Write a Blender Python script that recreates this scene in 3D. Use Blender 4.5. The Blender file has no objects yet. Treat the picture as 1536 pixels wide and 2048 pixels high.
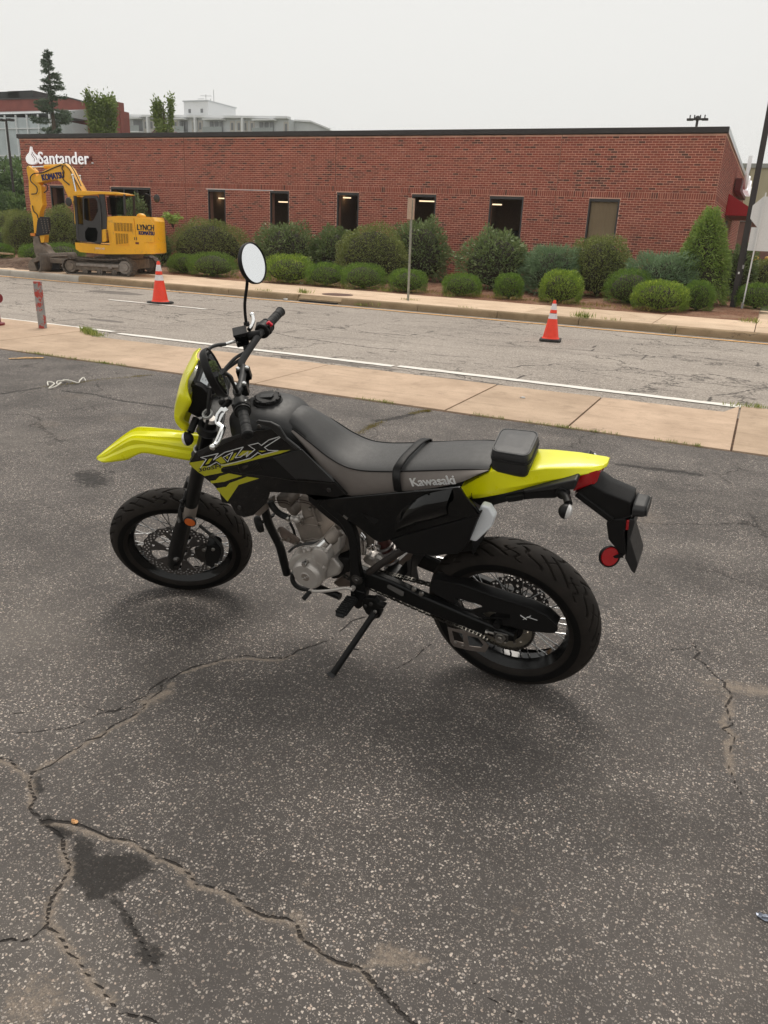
import bpy, math, random
import numpy as np
from mathutils import Vector, Matrix, Euler
random.seed(7); rng = np.random.default_rng(7)
sc = bpy.context.scene; COL = sc.collection
R = math.radians
# ---------------------------------------------------------------- camera, sky, sun, exposure
cam = bpy.data.cameras.new('camera'); cam_o = bpy.data.objects.new('camera', cam); COL.objects.link(cam_o)
cam.sensor_fit = 'VERTICAL'; cam.sensor_height = 24.0; cam.lens = 24.0*1560/2048
cam.clip_start = .05; cam.clip_end = 3000
CM = [[0.903154,0.427167,0.042912],[-0.180884,0.287971,0.940401],[-0.389351,0.857089,-0.33735]]
cam_o.matrix_world = Matrix(((CM[0][0], CM[1][0], -CM[2][0], 0), (CM[0][1], CM[1][1], -CM[2][1], 0),
                             (CM[0][2], CM[1][2], -CM[2][2], 1.527), (0, 0, 0, 1)))
sc.camera = cam_o
SUN_EL, SUN_ROT = R(62), R(-25)
world = bpy.data.worlds.new('World'); sc.world = world; world.use_nodes = True
wt = world.node_tree; wn = wt.nodes; wn.clear()
sky = wn.new('ShaderNodeTexSky'); sky.sky_type = 'NISHITA'; sky.sun_disc = False
sky.sun_elevation = SUN_EL; sky.sun_rotation = SUN_ROT; sky.dust_density = 6; sky.air_density = 1.0; sky.ozone_density = 1
hs = wn.new('ShaderNodeHueSaturation'); hs.inputs['Saturation'].default_value = .12
mixw = wn.new('ShaderNodeMix'); mixw.data_type = 'RGBA'; mixw.inputs[0].default_value = .88
mixw.inputs[7].default_value = (7.3, 7.25, 7.0, 1)
bg = wn.new('ShaderNodeBackground'); bg.inputs[1].default_value = .1
wo = wn.new('ShaderNodeOutputWorld')
wt.links.new(sky.outputs[0], hs.inputs['Color']); wt.links.new(hs.outputs[0], mixw.inputs[6])
wt.links.new(mixw.outputs[2], bg.inputs[0]); wt.links.new(bg.outputs[0], wo.inputs[0])
sun = bpy.data.lights.new('sun', 'SUN'); sun.energy = 1.5; sun.angle = R(25); sun.color = (1, .93, .84)
sun_o = bpy.data.objects.new('sun', sun); COL.objects.link(sun_o)
sun_o.rotation_euler = Vector((math.sin(SUN_ROT)*math.cos(SUN_EL), math.cos(SUN_ROT)*math.cos(SUN_EL), math.sin(SUN_EL))).to_track_quat('Z', 'Y').to_euler()
vs = sc.view_settings; vs.view_transform = 'Standard'; vs.look = 'None'; vs.exposure = .30; vs.gamma = 1; vs.use_curve_mapping = False

# ---------------------------------------------------------------- node helpers
class NT:
    def __init__(s, name):
        s.m = bpy.data.materials.new(name); s.m.use_nodes = True; s.t = s.m.node_tree; s.t.nodes.clear()
        s.out = s.t.nodes.new('ShaderNodeOutputMaterial')
    def n(s, typ, ins=None, **pr):
        k = s.t.nodes.new('ShaderNode'+typ)
        for a, v in pr.items(): setattr(k, a, v)
        for a, v in (ins or {}).items():
            i = k.inputs[a]
            if isinstance(v, bpy.types.NodeSocket): s.t.links.new(v, i)
            elif isinstance(v, bpy.types.Node): s.t.links.new(v.outputs[0], i)
            else: i.default_value = (tuple(v)+(1,))[:4] if (hasattr(v, '__len__') and i.type == 'RGBA') else v
        return k
    def math(s, op, a, b=0.0, c=0.0, clamp=False):
        return s.n('Math', {0: a, 1: b, 2: c}, operation=op, use_clamp=clamp).outputs[0]
    def step(s, x, lo, hi, o0=0.0, o1=1.0):
        return s.n('MapRange', {'Value': x, 'From Min': lo, 'From Max': hi, 'To Min': o0, 'To Max': o1}, interpolation_type='SMOOTHSTEP').outputs[0]
    def mix(s, f, a, b, mode='MIX'):
        return s.n('Mix', {0: f, 6: a, 7: b}, data_type='RGBA', blend_type=mode).outputs[2]
    def coord(s): return s.n('TexCoord').outputs['Object']
    def noise(s, vec, scale, detail=4, rough=.55, dist=0.0):
        return s.n('TexNoise', {'Vector': vec, 'Scale': scale, 'Detail': detail, 'Roughness': rough, 'Distortion': dist}).outputs[0]
    def attr(s, name): return s.n('Attribute', attribute_name=name).outputs['Fac']
    def bump(s, h, strength=.5, dist=.01, normal=None):
        d = {'Height': h, 'Strength': strength, 'Distance': dist}
        if normal is not None: d['Normal'] = normal
        return s.n('Bump', d).outputs[0]
    def bsdf(s, color, rough=.6, normal=None, **kw):
        d = {'Base Color': color, 'Roughness': rough}
        if normal is not None: d['Normal'] = normal
        d.update(kw)
        b = s.n('BsdfPrincipled', d); s.t.links.new(b.outputs[0], s.out.inputs[0]); return b
def simple(name, col, rough=.5, metal=0, coat=0, var=.12, vs_=30, bump=0.0, bscale=200, spec=.5, trans=0, sheen=0, dirt=None):
    t = NT(name); c = t.coord(); n = t.noise(c, vs_, 5)
    f = t.step(n, .3, .7)
    a = tuple(x*(1-var) for x in col); b_ = tuple(min(1, x*(1+var)) for x in col)
    colr = t.mix(f, a, b_)
    if dirt: colr = t.mix(t.math('MULTIPLY', t.step(t.noise(c, dirt[1], 8, .7), dirt[2], dirt[2]+.12), dirt[3]), colr, dirt[0])
    r = t.step(t.noise(c, vs_*2.3, 3), .3, .7, max(0, rough-.03), min(1, rough+.03))
    nm = t.bump(t.noise(c, bscale, 3), bump, .002) if bump else None
    kw = {'Metallic': metal, 'Specular IOR Level': spec}
    if coat: kw['Coat Weight'] = coat; kw['Coat Roughness'] = .04
    if trans: kw['Transmission Weight'] = trans
    if sheen: kw['Sheen Weight'] = sheen
    t.bsdf(colr, r, nm, **kw); return t.m

# ---------------------------------------------------------------- mesh helpers
def V(*a): return np.array(a, float)
def unit(v): v = np.asarray(v, float); return v/max(1e-12, np.linalg.norm(v))
def frame(d):
    d = unit(d); a = V(0, 0, 1) if abs(d[2]) < .9 else V(1, 0, 0)
    x = unit(np.cross(a, d)); return x, np.cross(d, x), d
def rotm(axis, a):
    axis = unit(axis); K = np.array([[0, -axis[2], axis[1]], [axis[2], 0, -axis[0]], [-axis[1], axis[0], 0]])
    return np.eye(3)+math.sin(a)*K+(1-math.cos(a))*K@K
def spline(pts, n=8):
    p = np.array(pts, float)
    if len(p) < 3: return p
    q = np.vstack([2*p[0]-p[1], p, 2*p[-1]-p[-2]]); o = []
    for i in range(1, len(q)-2):
        for k in range(n):
            t = k/n
            o.append(.5*((2*q[i])+(-q[i-1]+q[i+1])*t+(2*q[i-1]-5*q[i]+4*q[i+1]-q[i+2])*t*t+(-q[i-1]+3*q[i]-3*q[i+1]+q[i+2])*t**3))
    o.append(q[-2]); return np.array(o)
class G:
    def __init__(s): s.v = []; s.f = []; s.n = 0
    def add(s, v, f):
        v = np.asarray(v, float).reshape(-1, 3); o = s.n; s.v.append(v); s.n += len(v)
        s.f += [tuple(i+o for i in q) for q in f]; return s
    def box(s, c, size, rot=None):
        x, y, z = np.array(size)/2
        v = np.array([(-x, -y, -z), (x, -y, -z), (x, y, -z), (-x, y, -z), (-x, -y, z), (x, -y, z), (x, y, z), (-x, y, z)])
        if rot is not None: v = v@np.asarray(rot).T
        return s.add(v+np.array(c), [(0, 3, 2, 1), (4, 5, 6, 7), (0, 1, 5, 4), (1, 2, 6, 5), (2, 3, 7, 6), (3, 0, 4, 7)])
    def bar(s, a, b, w, h, up=(0, 0, 1)):
        a = np.array(a, float); b = np.array(b, float); d = unit(b-a); u = np.array(up, float); u = unit(u-d*(u@d)); sd = np.cross(d, u)
        return s.box((a+b)/2, (np.linalg.norm(b-a), w, h), np.stack([d, sd, u], 1))
    def grid(s, P, cu=False, cv=False, flip=False):
        P = np.asarray(P, float); m, k = P.shape[:2]; f = []
        for i in range(m-(0 if cu else 1)):
            for j in range(k-(0 if cv else 1)):
                q = (i*k+j, ((i+1) % m)*k+j, ((i+1) % m)*k+(j+1) % k, i*k+(j+1) % k)
                f.append(q[::-1] if flip else q)
        return s.add(P.reshape(-1, 3), f)
    def tube(s, pts, r, n=10, cap=True):
        p = np.array(pts, float); m = len(p); r = np.ones(m)*r if np.isscalar(r) else np.array(r, float)
        t = np.gradient(p, axis=0) if m > 2 else np.array([p[1]-p[0]]*2)
        x, y, _ = frame(t[0]); rings = []
        a = np.linspace(0, 2*math.pi, n, endpoint=False)
        for i in range(m):
            d = unit(t[i]); x = unit(x-d*(x@d)); y = np.cross(d, x)
            rings.append(p[i]+r[i]*(np.outer(np.cos(a), x)+np.outer(np.sin(a), y)))
        o = s.n; s.grid(np.array(rings), cv=True, flip=True)
        if cap:
            s.f.append(tuple(o+i for i in range(n))); s.f.append(tuple(o+(m-1)*n+i for i in range(n))[::-1])
        return s
    def rod(s, a, b, r, n=10, r2=None): return s.tube([a, b], [r, r if r2 is None else r2], n)
    def lathe(s, prof, c, axis, n=32, closed=False, ref=None):
        x, y, d = frame(axis); c = np.array(c, float); a = np.linspace(0, 2*math.pi, n, endpoint=False)
        P = np.array([[c+d*h+r*(math.cos(t)*x+math.sin(t)*y) for (r, h) in prof] for t in a])
        return s.grid(P, cu=True, cv=closed)
    def ball(s, c, r, n=12, rot=None):
        r = np.ones(3)*r if np.isscalar(r) else np.array(r, float)
        th = np.linspace(0, math.pi, n//2+1); ph = np.linspace(0, 2*math.pi, n, endpoint=False)
        P = np.array([[(math.sin(t)*math.cos(p), math.sin(t)*math.sin(p), math.cos(t)) for p in ph] for t in th])*r
        if rot is not None: P = P@np.asarray(rot).T
        return s.grid(P+np.array(c), cv=True)
    def prism(s, poly, off):
        """poly: list of 3D points, off: extrusion vector"""
        p = np.array(poly, float); k = len(p); off = np.array(off, float)
        nrm = sum(np.cross(p[i]-p[0], p[(i+1) % k]-p[0]) for i in range(1, k-1))
        if nrm@off > 0: p = p[::-1]
        return s.add(np.vstack([p, p+off]), [tuple(range(k)), tuple(range(2*k-1, k-1, -1))]+[(i, i+k, (i+1) % k+k, (i+1) % k) for i in range(k)])
    def loft(s, secs, cap=True, flip=False):
        P = np.array(secs, float); o = s.n; m, k = P.shape[:2]; s.grid(P, cv=True, flip=flip)
        if cap:
            a = tuple(o+i for i in range(k)); b_ = tuple(o+(m-1)*k+i for i in range(k))[::-1]
            s.f += [a[::-1], b_[::-1]] if not flip else [a, b_]
        return s
    def merge(s, g):
        if g.n: s.add(np.vstack(g.v), g.f)
        return s
    def mirror(s, axis=1):
        v = np.vstack(s.v).copy(); v[:, axis] *= -1; f = [q[::-1] for q in s.f]; return s.add(v, f)
    def xf(s, M=None, T=None):
        for i in range(len(s.v)):
            if M is not None: s.v[i] = s.v[i]@np.asarray(M).T
            if T is not None: s.v[i] = s.v[i]+np.asarray(T)
        return s
    def mesh(s, name, mat=None, smooth=35):
        me = bpy.data.meshes.new(name); me.from_pydata(np.vstack(s.v).tolist(), [], s.f); me.validate()
        if smooth:
            me.polygons.foreach_set('use_smooth', [True]*len(me.polygons)); me.set_sharp_from_angle(angle=R(smooth))
        if mat: me.materials.append(mat)
        me.update(); return me
    def build(s, name, mat=None, parent=None, smooth=35, bevel=0, seg=2, **tags):
        o = bpy.data.objects.new(name, s.mesh(name, mat, smooth)); COL.objects.link(o); o.parent = parent
        if bevel: bev(o, bevel, seg)
        return tag(o, **tags)
def bev(o, w, seg=2, ang=30):
    m = o.modifiers.new('bevel', 'BEVEL'); m.width = w; m.segments = seg; m.limit_method = 'ANGLE'; m.angle_limit = R(ang); m.harden_normals = True; return o
def solid(o, th, off=-1):
    m = o.modifiers.new('solid', 'SOLIDIFY'); m.thickness = th; m.offset = off; return o
def subd(o, n=1):
    m = o.modifiers.new('sub', 'SUBSURF'); m.levels = n; m.render_levels = n; return o
def tag(o, label=None, cat=None, group=None, kind=None):
    for k, v in (('label', label), ('category', cat), ('group', group), ('kind', kind)):
        if v: o[k] = v
    return o
def empty(name, loc=(0, 0, 0), rz=0, **tags):
    o = bpy.data.objects.new(name, None); COL.objects.link(o); o.location = loc; o.rotation_euler = (0, 0, rz); o.empty_display_size = .1
    return tag(o, **tags)
def inst(name, me, parent=None, loc=(0, 0, 0), rot=None, scale=None, **tags):
    o = bpy.data.objects.new(name, me); COL.objects.link(o); o.parent = parent; o.location = loc
    if rot is not None: o.rotation_euler = rot
    if scale is not None: o.scale = scale
    return tag(o, **tags)
def copy_thing(src, **tags):
    """a copy of a thing with copies of its parts and sub-parts"""
    r = src.copy(); COL.objects.link(r)
    for ch in list(src.children):
        c = ch.copy(); COL.objects.link(c); c.parent = r
        for gch in list(ch.children):
            d = gch.copy(); COL.objects.link(d); d.parent = c
    return tag(r, **tags)
def text_mesh(txt, size, depth, bold=0.0, shear=0.0, mat=None, spacing=1.0, align='LEFT', sx=1.0):
    """flat text as mesh in the XZ plane (x right, z up, front towards -y)"""
    c = bpy.data.curves.new('lettering', 'FONT'); c.body = txt; c.size = size; c.extrude = depth/2; c.shear = shear
    c.space_character = spacing; c.align_x = align; c.resolution_u = 3
    o = bpy.data.objects.new('tmp', c); COL.objects.link(o); dg = bpy.context.evaluated_depsgraph_get(); dg.update()
    me = bpy.data.meshes.new_from_object(o.evaluated_get(dg)); bpy.data.objects.remove(o); bpy.data.curves.remove(c)
    me.transform(Matrix.Rotation(R(90), 4, 'X') @ Matrix.Diagonal((sx, 1, 1, 1)))
    if bold:   # heavier strokes: the same outline laid four times, each a hair in front of the last
        v = np.array([q.co for q in me.vertices]); f = [tuple(p.vertices) for p in me.polygons]; g_ = G()
        for i, (dx, dz) in enumerate(((-bold, 0), (bold, 0), (0, bold*.7), (0, -bold*.7))): g_.add(v+np.array([dx, -i*depth*.12, dz]), f)
        me = g_.mesh('lettering', None, 0)
    me.materials.clear()
    if mat: me.materials.append(mat)
    return me
def flat_curve(loops, depth, mat=None, name='plate'):
    """2D loops (outer + holes) filled and extruded; in the XY plane"""
    c = bpy.data.curves.new(name, 'CURVE'); c.dimensions = '2D'; c.fill_mode = 'BOTH'; c.extrude = depth/2
    for lp in loops:
        sp = c.splines.new('POLY'); sp.points.add(len(lp)-1)
        for i, p in enumerate(lp): sp.points[i].co = (p[0], p[1], 0, 1)
        sp.use_cyclic_u = True
    o = bpy.data.objects.new('tmp', c); COL.objects.link(o); dg = bpy.context.evaluated_depsgraph_get(); dg.update()
    me = bpy.data.meshes.new_from_object(o.evaluated_get(dg)); bpy.data.objects.remove(o); bpy.data.curves.remove(c)
    me.materials.clear()
    if mat: me.materials.append(mat)
    return me
def circ(cx, cy, r, n=16, a0=0): return [(cx+r*math.cos(a0+2*math.pi*i/n), cy+r*math.sin(a0+2*math.pi*i/n)) for i in range(n)]
def seg_dist(P, pts):
    """distance of points P (n,2) to a polyline"""
    d = np.full(len(P), 9.0)
    for a, b_ in zip(pts[:-1], pts[1:]):
        a = np.array(a); b_ = np.array(b_); ab = b_-a; t = np.clip(((P-a)@ab)/max(1e-9, ab@ab), 0, 1)
        d = np.minimum(d, np.hypot(*(P-(a+t[:, None]*ab)).T))
    return d
def jitter_line(pts, amp, step):
    """makes a polyline jagged"""
    r = np.random.default_rng(int(abs(pts[0][0]*971+pts[-1][1]*131)*10) % 99991); o = [np.array(pts[0], float)]
    for a, b_ in zip(pts[:-1], pts[1:]):
        a = np.array(a, float); b_ = np.array(b_, float); L = np.linalg.norm(b_-a); k = max(1, int(L/step))
        nrm = np.array([-(b_-a)[1], (b_-a)[0]])/max(L, 1e-9)
        for i in range(1, k+1):
            o.append(a+(b_-a)*i/k+(nrm*r.normal()*amp if i < k else 0))
    return o

# ================================================================ materials of the setting
def fast_quads(name, Q, mat, tone=None):
    """Q: (n,4,3) loose quads; tone: (n,) per-face value"""
    n = len(Q); me = bpy.data.meshes.new(name); me.vertices.add(n*4); me.vertices.foreach_set('co', np.asarray(Q, np.float32).ravel())
    me.loops.add(n*4); me.loops.foreach_set('vertex_index', np.arange(n*4, dtype=np.int32)); me.polygons.add(n)
    me.polygons.foreach_set('loop_start', np.arange(0, n*4, 4, dtype=np.int32)); me.polygons.foreach_set('loop_total', np.full(n, 4, np.int32))
    if tone is not None:
        a = me.attributes.new('tone', 'FLOAT', 'FACE'); a.data.foreach_set('value', np.asarray(tone, np.float32))
    me.materials.append(mat); me.update(calc_edges=True); return me
def fast_grid(name, P, mat, attrs=None):
    m, k = P.shape[:2]; me = bpy.data.meshes.new(name); me.vertices.add(m*k); me.vertices.foreach_set('co', P.astype(np.float32).ravel())
    i, j = np.meshgrid(np.arange(m-1), np.arange(k-1), indexing='ij'); b0 = (i*k+j).ravel()
    f = np.stack([b0, b0+k, b0+k+1, b0+1], 1).astype(np.int32); n = len(f)
    me.loops.add(n*4); me.loops.foreach_set('vertex_index', f.ravel()); me.polygons.add(n)
    me.polygons.foreach_set('loop_start', np.arange(0, n*4, 4, dtype=np.int32)); me.polygons.foreach_set('loop_total', np.full(n, 4, np.int32))
    me.polygons.foreach_set('use_smooth', np.ones(n, bool))
    for nm, v in (attrs or {}).items():
        a = me.attributes.new(nm, 'FLOAT', 'POINT'); a.data.foreach_set('value', v.astype(np.float32).ravel())
    me.materials.append(mat); me.update(calc_edges=True); return me

def aggregate(t, c, scale, dens, warm):
    """stones set in the binder: returns mask, colour, height"""
    w = t.n('TexVoronoi', {'Vector': c, 'Scale': scale, 'Randomness': 1.0}, feature='F1')
    dist = w.outputs['Distance']; rnd = t.n('SeparateColor', {0: w.outputs['Color']})
    size = t.math('SUBTRACT', t.n('MapRange', {'Value': rnd.outputs[0], 'From Min': 1-dens, 'From Max': 1.0, 'To Min': .20, 'To Max': .50}).outputs[0], t.math('MULTIPLY', t.math('LESS_THAN', rnd.outputs[0], 1-dens), 9.0))
    size = t.math('ADD', size, t.math('MULTIPLY', t.math('SUBTRACT', t.noise(c, scale*2.6, 1), .5), .42))
    soft = t.math('SUBTRACT', size, dist)
    mask = t.step(soft, 0.0, .06)
    ramp = t.n('ValToRGB', {0: rnd.outputs[1]}); e = ramp.color_ramp.elements
    e[0].position = 0; e[0].color = warm[0]+(1,); e[1].position = 1; e[1].color = warm[-1]+(1,)
    for i, q in enumerate(warm[1:-1]): x = e.new((i+1)/(len(warm)-1)); x.color = q+(1,)
    return mask, ramp.outputs[0], t.math('MULTIPLY', mask, .5)

def mat_lot():
    t = NT('weathered_asphalt'); c = t.coord()
    cw = t.n('VectorMath', {0: c, 1: t.n('VectorMath', {0: t.n('TexNoise', {'Vector': c, 'Scale': 130.0, 'Detail': 2.0}).outputs['Color'], 3: .008}, operation='SCALE').outputs[0]}, operation='ADD').outputs[0]
    base = t.mix(t.step(t.noise(c, 1.1, 5, .6), .3, .7), (.060, .053, .049), (.112, .099, .091))
    base = t.mix(t.math('MULTIPLY', t.step(t.noise(c, 380, 3, .7), .42, .7), .55), base, (.11, .10, .093))
    warm = [(.15, .13, .115), (.50, .425, .36), (.70, .61, .53), (.25, .22, .20), (.80, .71, .63), (.58, .45, .365), (.34, .32, .31)]
    m1, c1, h1 = aggregate(t, cw, 124.0, .64, warm)
    m2, c2, h2 = aggregate(t, cw, 245.0, .64, [(.13, .115, .10), (.50, .43, .37), (.24, .215, .20), (.70, .61, .53)])
    wear = t.step(t.noise(c, 2.2, 6, .65), .32, .66, .35, 1.0)
    col = t.mix(t.math('MULTIPLY', m2, t.math('MULTIPLY', wear, .8)), base, c2); col = t.mix(t.math('MULTIPLY', m1, wear), col, c1)
    # film of light dust in broad patches
    col = t.mix(t.math('MULTIPLY', t.step(t.noise(c, .9, 7, .62), .50, .78), .34), col, (.30, .265, .23))
    n1 = t.noise(c, 38, 6, .7); n2 = t.noise(c, 11, 6, .7)
    # hairline net of cracks, only in places
    warp = t.n('VectorMath', {0: c, 1: t.n('VectorMath', {0: t.n('TexNoise', {'Vector': c, 'Scale': 3.2, 'Detail': 6.0, 'Roughness': .7}).outputs['Color'], 3: .35}, operation='SCALE').outputs[0]}, operation='ADD').outputs[0]
    ve = t.n('TexVoronoi', {'Vector': warp, 'Scale': 1.0}, feature='DISTANCE_TO_EDGE').outputs['Distance']
    hair = t.math('MULTIPLY', t.step(ve, .002, .007, 1, 0), t.math('MULTIPLY', t.step(t.noise(c, .8, 3), .47, .57), t.step(t.n('SeparateXYZ', {0: c}).outputs[1], 2.9, 3.5)))
    stain = t.attr('stain'); st = t.step(t.math('ADD', stain, t.math('MULTIPLY', t.math('SUBTRACT', n1, .5), 1.5)), .38, .66)
    col = t.mix(t.math('MULTIPLY', st, .86), col, (.024, .021, .019))
    sand = t.attr('sand'); sd = t.step(t.math('ADD', sand, t.math('MULTIPLY', t.math('SUBTRACT', t.math('ADD', t.math('MULTIPLY', n1, .5), t.math('MULTIPLY', t.noise(c, 120, 5, .75), .5)), .5), 2.4)), .48, .95)
    sandc = t.mix(t.step(t.noise(c, 260, 3, .8), .35, .65), (.17, .135, .105), (.36, .295, .235))
    col = t.mix(t.math('MULTIPLY', sd, .78), col, sandc)
    cr = t.attr('crack'); ck = t.step(t.math('ADD', cr, t.math('MULTIPLY', t.math('SUBTRACT', n1, .5), .42)), .68, .82)
    allc = t.math('MAXIMUM', ck, t.math('MULTIPLY', hair, .75))
    col = t.mix(t.math('MULTIPLY', allc, .9), col, (.022, .018, .016))
    h = t.math('ADD', t.math('ADD', h1, t.math('MULTIPLY', h2, .4)), t.math('MULTIPLY', t.noise(c, 300, 4, .7), .5))
    h = t.math('ADD', h, t.math('MULTIPLY', t.noise(c, 14, 4), 1.6))
    h = t.math('SUBTRACT', h, t.math('MULTIPLY', allc, 3.0))
    t.bsdf(col, t.step(t.noise(c, 60, 3), .3, .7, .68, .88), t.bump(h, .8, .006), **{'Specular IOR Level': .3}); return t.m

def mat_road():
    t = NT('road_asphalt'); c = t.coord()
    base = t.mix(t.step(t.noise(c, .35, 6, .6), .3, .7), (.25, .215, .185), (.38, .33, .285))
    w = t.n('TexVoronoi', {'Vector': c, 'Scale': 75.0}, feature='F1'); rnd = t.n('SeparateColor', {0: w.outputs['Color']})
    base = t.mix(t.step(rnd.outputs[0], .2, .8, .0, .8), base, t.mix(rnd.outputs[1], (.10, .088, .078), (.60, .53, .46)))
    # long streaks along the traffic
    sc_ = t.n('Mapping', {'Vector': c, 'Scale': (.12, 1.6, 1)}).outputs[0]
    base = t.mix(t.math('MULTIPLY', t.step(t.noise(sc_, 2.5, 5, .6), .5, .72), .35), base, (.15, .13, .115))
    base = t.mix(t.math('MULTIPLY', t.step(t.noise(c, 3.0, 7, .7), .55, .75), .3), base, (.34, .30, .25))
    def net(scale, lo, w0, ms, seed):
        off = t.n('VectorMath', {0: c, 1: (seed, seed*1.7, 0)}, operation='ADD').outputs[0]
        st = t.n('Mapping', {'Vector': off, 'Scale': (.62, 1, 1)}).outputs[0]
        warp = t.n('VectorMath', {0: st, 1: t.n('VectorMath', {0: t.n('TexNoise', {'Vector': off, 'Scale': 1.7, 'Detail': 7.0, 'Roughness': .68}).outputs['Color'], 3: .8}, operation='SCALE').outputs[0]}, operation='ADD').outputs[0]
        ve = t.n('TexVoronoi', {'Vector': warp, 'Scale': scale}, feature='DISTANCE_TO_EDGE').outputs['Distance']
        return t.math('MULTIPLY', t.step(ve, w0*.3, w0, 1, 0), t.step(t.noise(off, ms, 3), lo, lo+.08))
    ck = t.math('MAXIMUM', net(.75, .43, .012, .35, 3.1), t.math('MULTIPLY', net(1.8, .50, .011, .5, 9.4), .7))
    ca = t.attr('crack'); ck = t.math('MAXIMUM', ck, t.step(t.math('ADD', ca, t.math('MULTIPLY', t.math('SUBTRACT', t.noise(c, 20, 5, .7), .5), .6)), .6, .8))
    pt = t.attr('stain'); base = t.mix(t.math('MULTIPLY', t.step(t.math('ADD', pt, t.math('MULTIPLY', t.math('SUBTRACT', t.noise(c, 9, 5, .7), .5), .8)), .45, .6), .75), base, (.115, .10, .09))
    col = t.mix(t.math('MULTIPLY', ck, .85), base, (.05, .043, .038))
    h = t.math('SUBTRACT', t.math('ADD', t.noise(c, 160, 4, .7), t.math('MULTIPLY', t.noise(c, 3, 4), 3.0)), t.math('MULTIPLY', ck, 3.0))
    t.bsdf(col, .85, t.bump(h, .5, .006), **{'Specular IOR Level': .3}); return t.m

def mat_concrete(name, a, b_, stainc=(.16, .12, .09), rough=.86):
    t = NT(name); c = t.coord(); oi = t.n('ObjectInfo').outputs['Random']
    col = t.mix(t.step(t.noise(c, 1.6, 7, .62), .3, .7), a, b_)
    col = t.mix(t.math('MULTIPLY', t.step(t.noise(c, 150, 4, .75), .45, .72), .45), col, tuple(x*.62 for x in a))
    col = t.mix(t.math('MULTIPLY', t.step(t.noise(c, 5.5, 8, .72), .50, .76), .5), col, stainc)
    st = t.n('Mapping', {'Vector': c, 'Scale': (.35, 2.4, 1)}).outputs[0]
    col = t.mix(t.math('MULTIPLY', t.step(t.noise(st, 3.0, 6, .7), .50, .72), .34), col, stainc)
    col = t.mix(1.0, col, t.n('CombineColor', {0: t.step(oi, 0, 1, .90, 1.06), 1: t.step(oi, 0, 1, .90, 1.05), 2: t.step(oi, 0, 1, .89, 1.05)}).outputs[0], 'MULTIPLY')
    warp = t.n('VectorMath', {0: c, 1: t.n('VectorMath', {0: t.n('TexNoise', {'Vector': c, 'Scale': 1.2, 'Detail': 7.0, 'Roughness': .7}).outputs['Color'], 3: .9}, operation='SCALE').outputs[0]}, operation='ADD').outputs[0]
    ve = t.n('TexVoronoi', {'Vector': warp, 'Scale': .55}, feature='DISTANCE_TO_EDGE').outputs['Distance']
    ck = t.math('MULTIPLY', t.step(ve, .001, .006, 1, 0), t.step(t.noise(c, .6, 2), .52, .6))
    col = t.mix(t.math('MULTIPLY', ck, .6), col, (.09, .07, .055))
    h = t.math('SUBTRACT', t.noise(c, 220, 4, .7), t.math('MULTIPLY', ck, 2.0))
    t.bsdf(col, rough, t.bump(h, .35, .003), **{'Specular IOR Level': .3}); return t.m

def brick_colour(t, tone, c):
    ramp = t.n('ValToRGB', {0: tone}); e = ramp.color_ramp.elements
    cols = [(0, (.11, .052, .040)), (.04, (.15, .062, .048)), (.08, (.25, .080, .060)), (.35, (.34, .092, .064)), (.65, (.385, .104, .071)), (.88, (.33, .098, .067)), (1, (.43, .15, .105))]
    e[0].position, e[0].color = cols[0][0], cols[0][1]+(1,); e[1].position, e[1].color = 1, cols[-1][1]+(1,)
    for p, q in cols[1:-1]: x = e.new(p); x.color = q+(1,)
    col = t.mix(t.math('MULTIPLY', t.step(t.noise(c, 45, 5, .7), .4, .7), .35), ramp.outputs[0], (.15, .055, .045))
    return t.mix(t.math('MULTIPLY', t.step(t.noise(c, .5, 6, .65), .55, .75), .25), col, (.36, .17, .13))
def mat_brick(name, single):
    t = NT(name); c = t.n('NewGeometry').outputs['Position'] if single else t.coord()
    tone = t.n('ObjectInfo').outputs['Random'] if single else t.attr('tone')
    t.bsdf(brick_colour(t, tone, c), .85, t.bump(t.noise(c, 150, 4, .7), .3, .003), **{'Specular IOR Level': .3}); return t.m

def mat_leaf(name, dark, mid, tip, rough=.55, trans=.22):
    t = NT(name); tone = t.attr('tone'); c = t.coord()
    ramp = t.n('ValToRGB', {0: tone}); e = ramp.color_ramp.elements
    e[0].position = 0; e[0].color = dark+(1,); e[1].position = 1; e[1].color = tip+(1,); x = e.new(.55); x.color = mid+(1,)
    col = t.mix(t.math('MULTIPLY', t.step(t.noise(c, 2.5, 4), .35, .65), .5), ramp.outputs[0], mid)
    b = t.n('BsdfPrincipled', {'Base Color': col, 'Roughness': rough, 'Specular IOR Level': .35})
    tr = t.n('BsdfTranslucent', {'Color': col}); mx = t.n('MixShader', {0: trans, 1: b.outputs[0], 2: tr.outputs[0]})
    t.t.links.new(mx.outputs[0], t.out.inputs[0]); return t.m
def mat_glass(name, tint=(.35, .36, .36), rough=.02, keep=.55):
    t = NT(name); tr = t.n('BsdfTransparent', {'Color': tint}); gl = t.n('BsdfGlossy', {'Color': (.9, .9, .9), 'Roughness': rough})
    fr = t.n('Fresnel', {'IOR': 1.5}); f = t.math('MULTIPLY', t.math('SUBTRACT', fr.outputs[0], .065, 0, True), keep*2, 0, True)
    mx = t.n('MixShader', {0: f, 1: tr.outputs[0], 2: gl.outputs[0]}); t.t.links.new(mx.outputs[0], t.out.inputs[0]); return t.m
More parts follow.
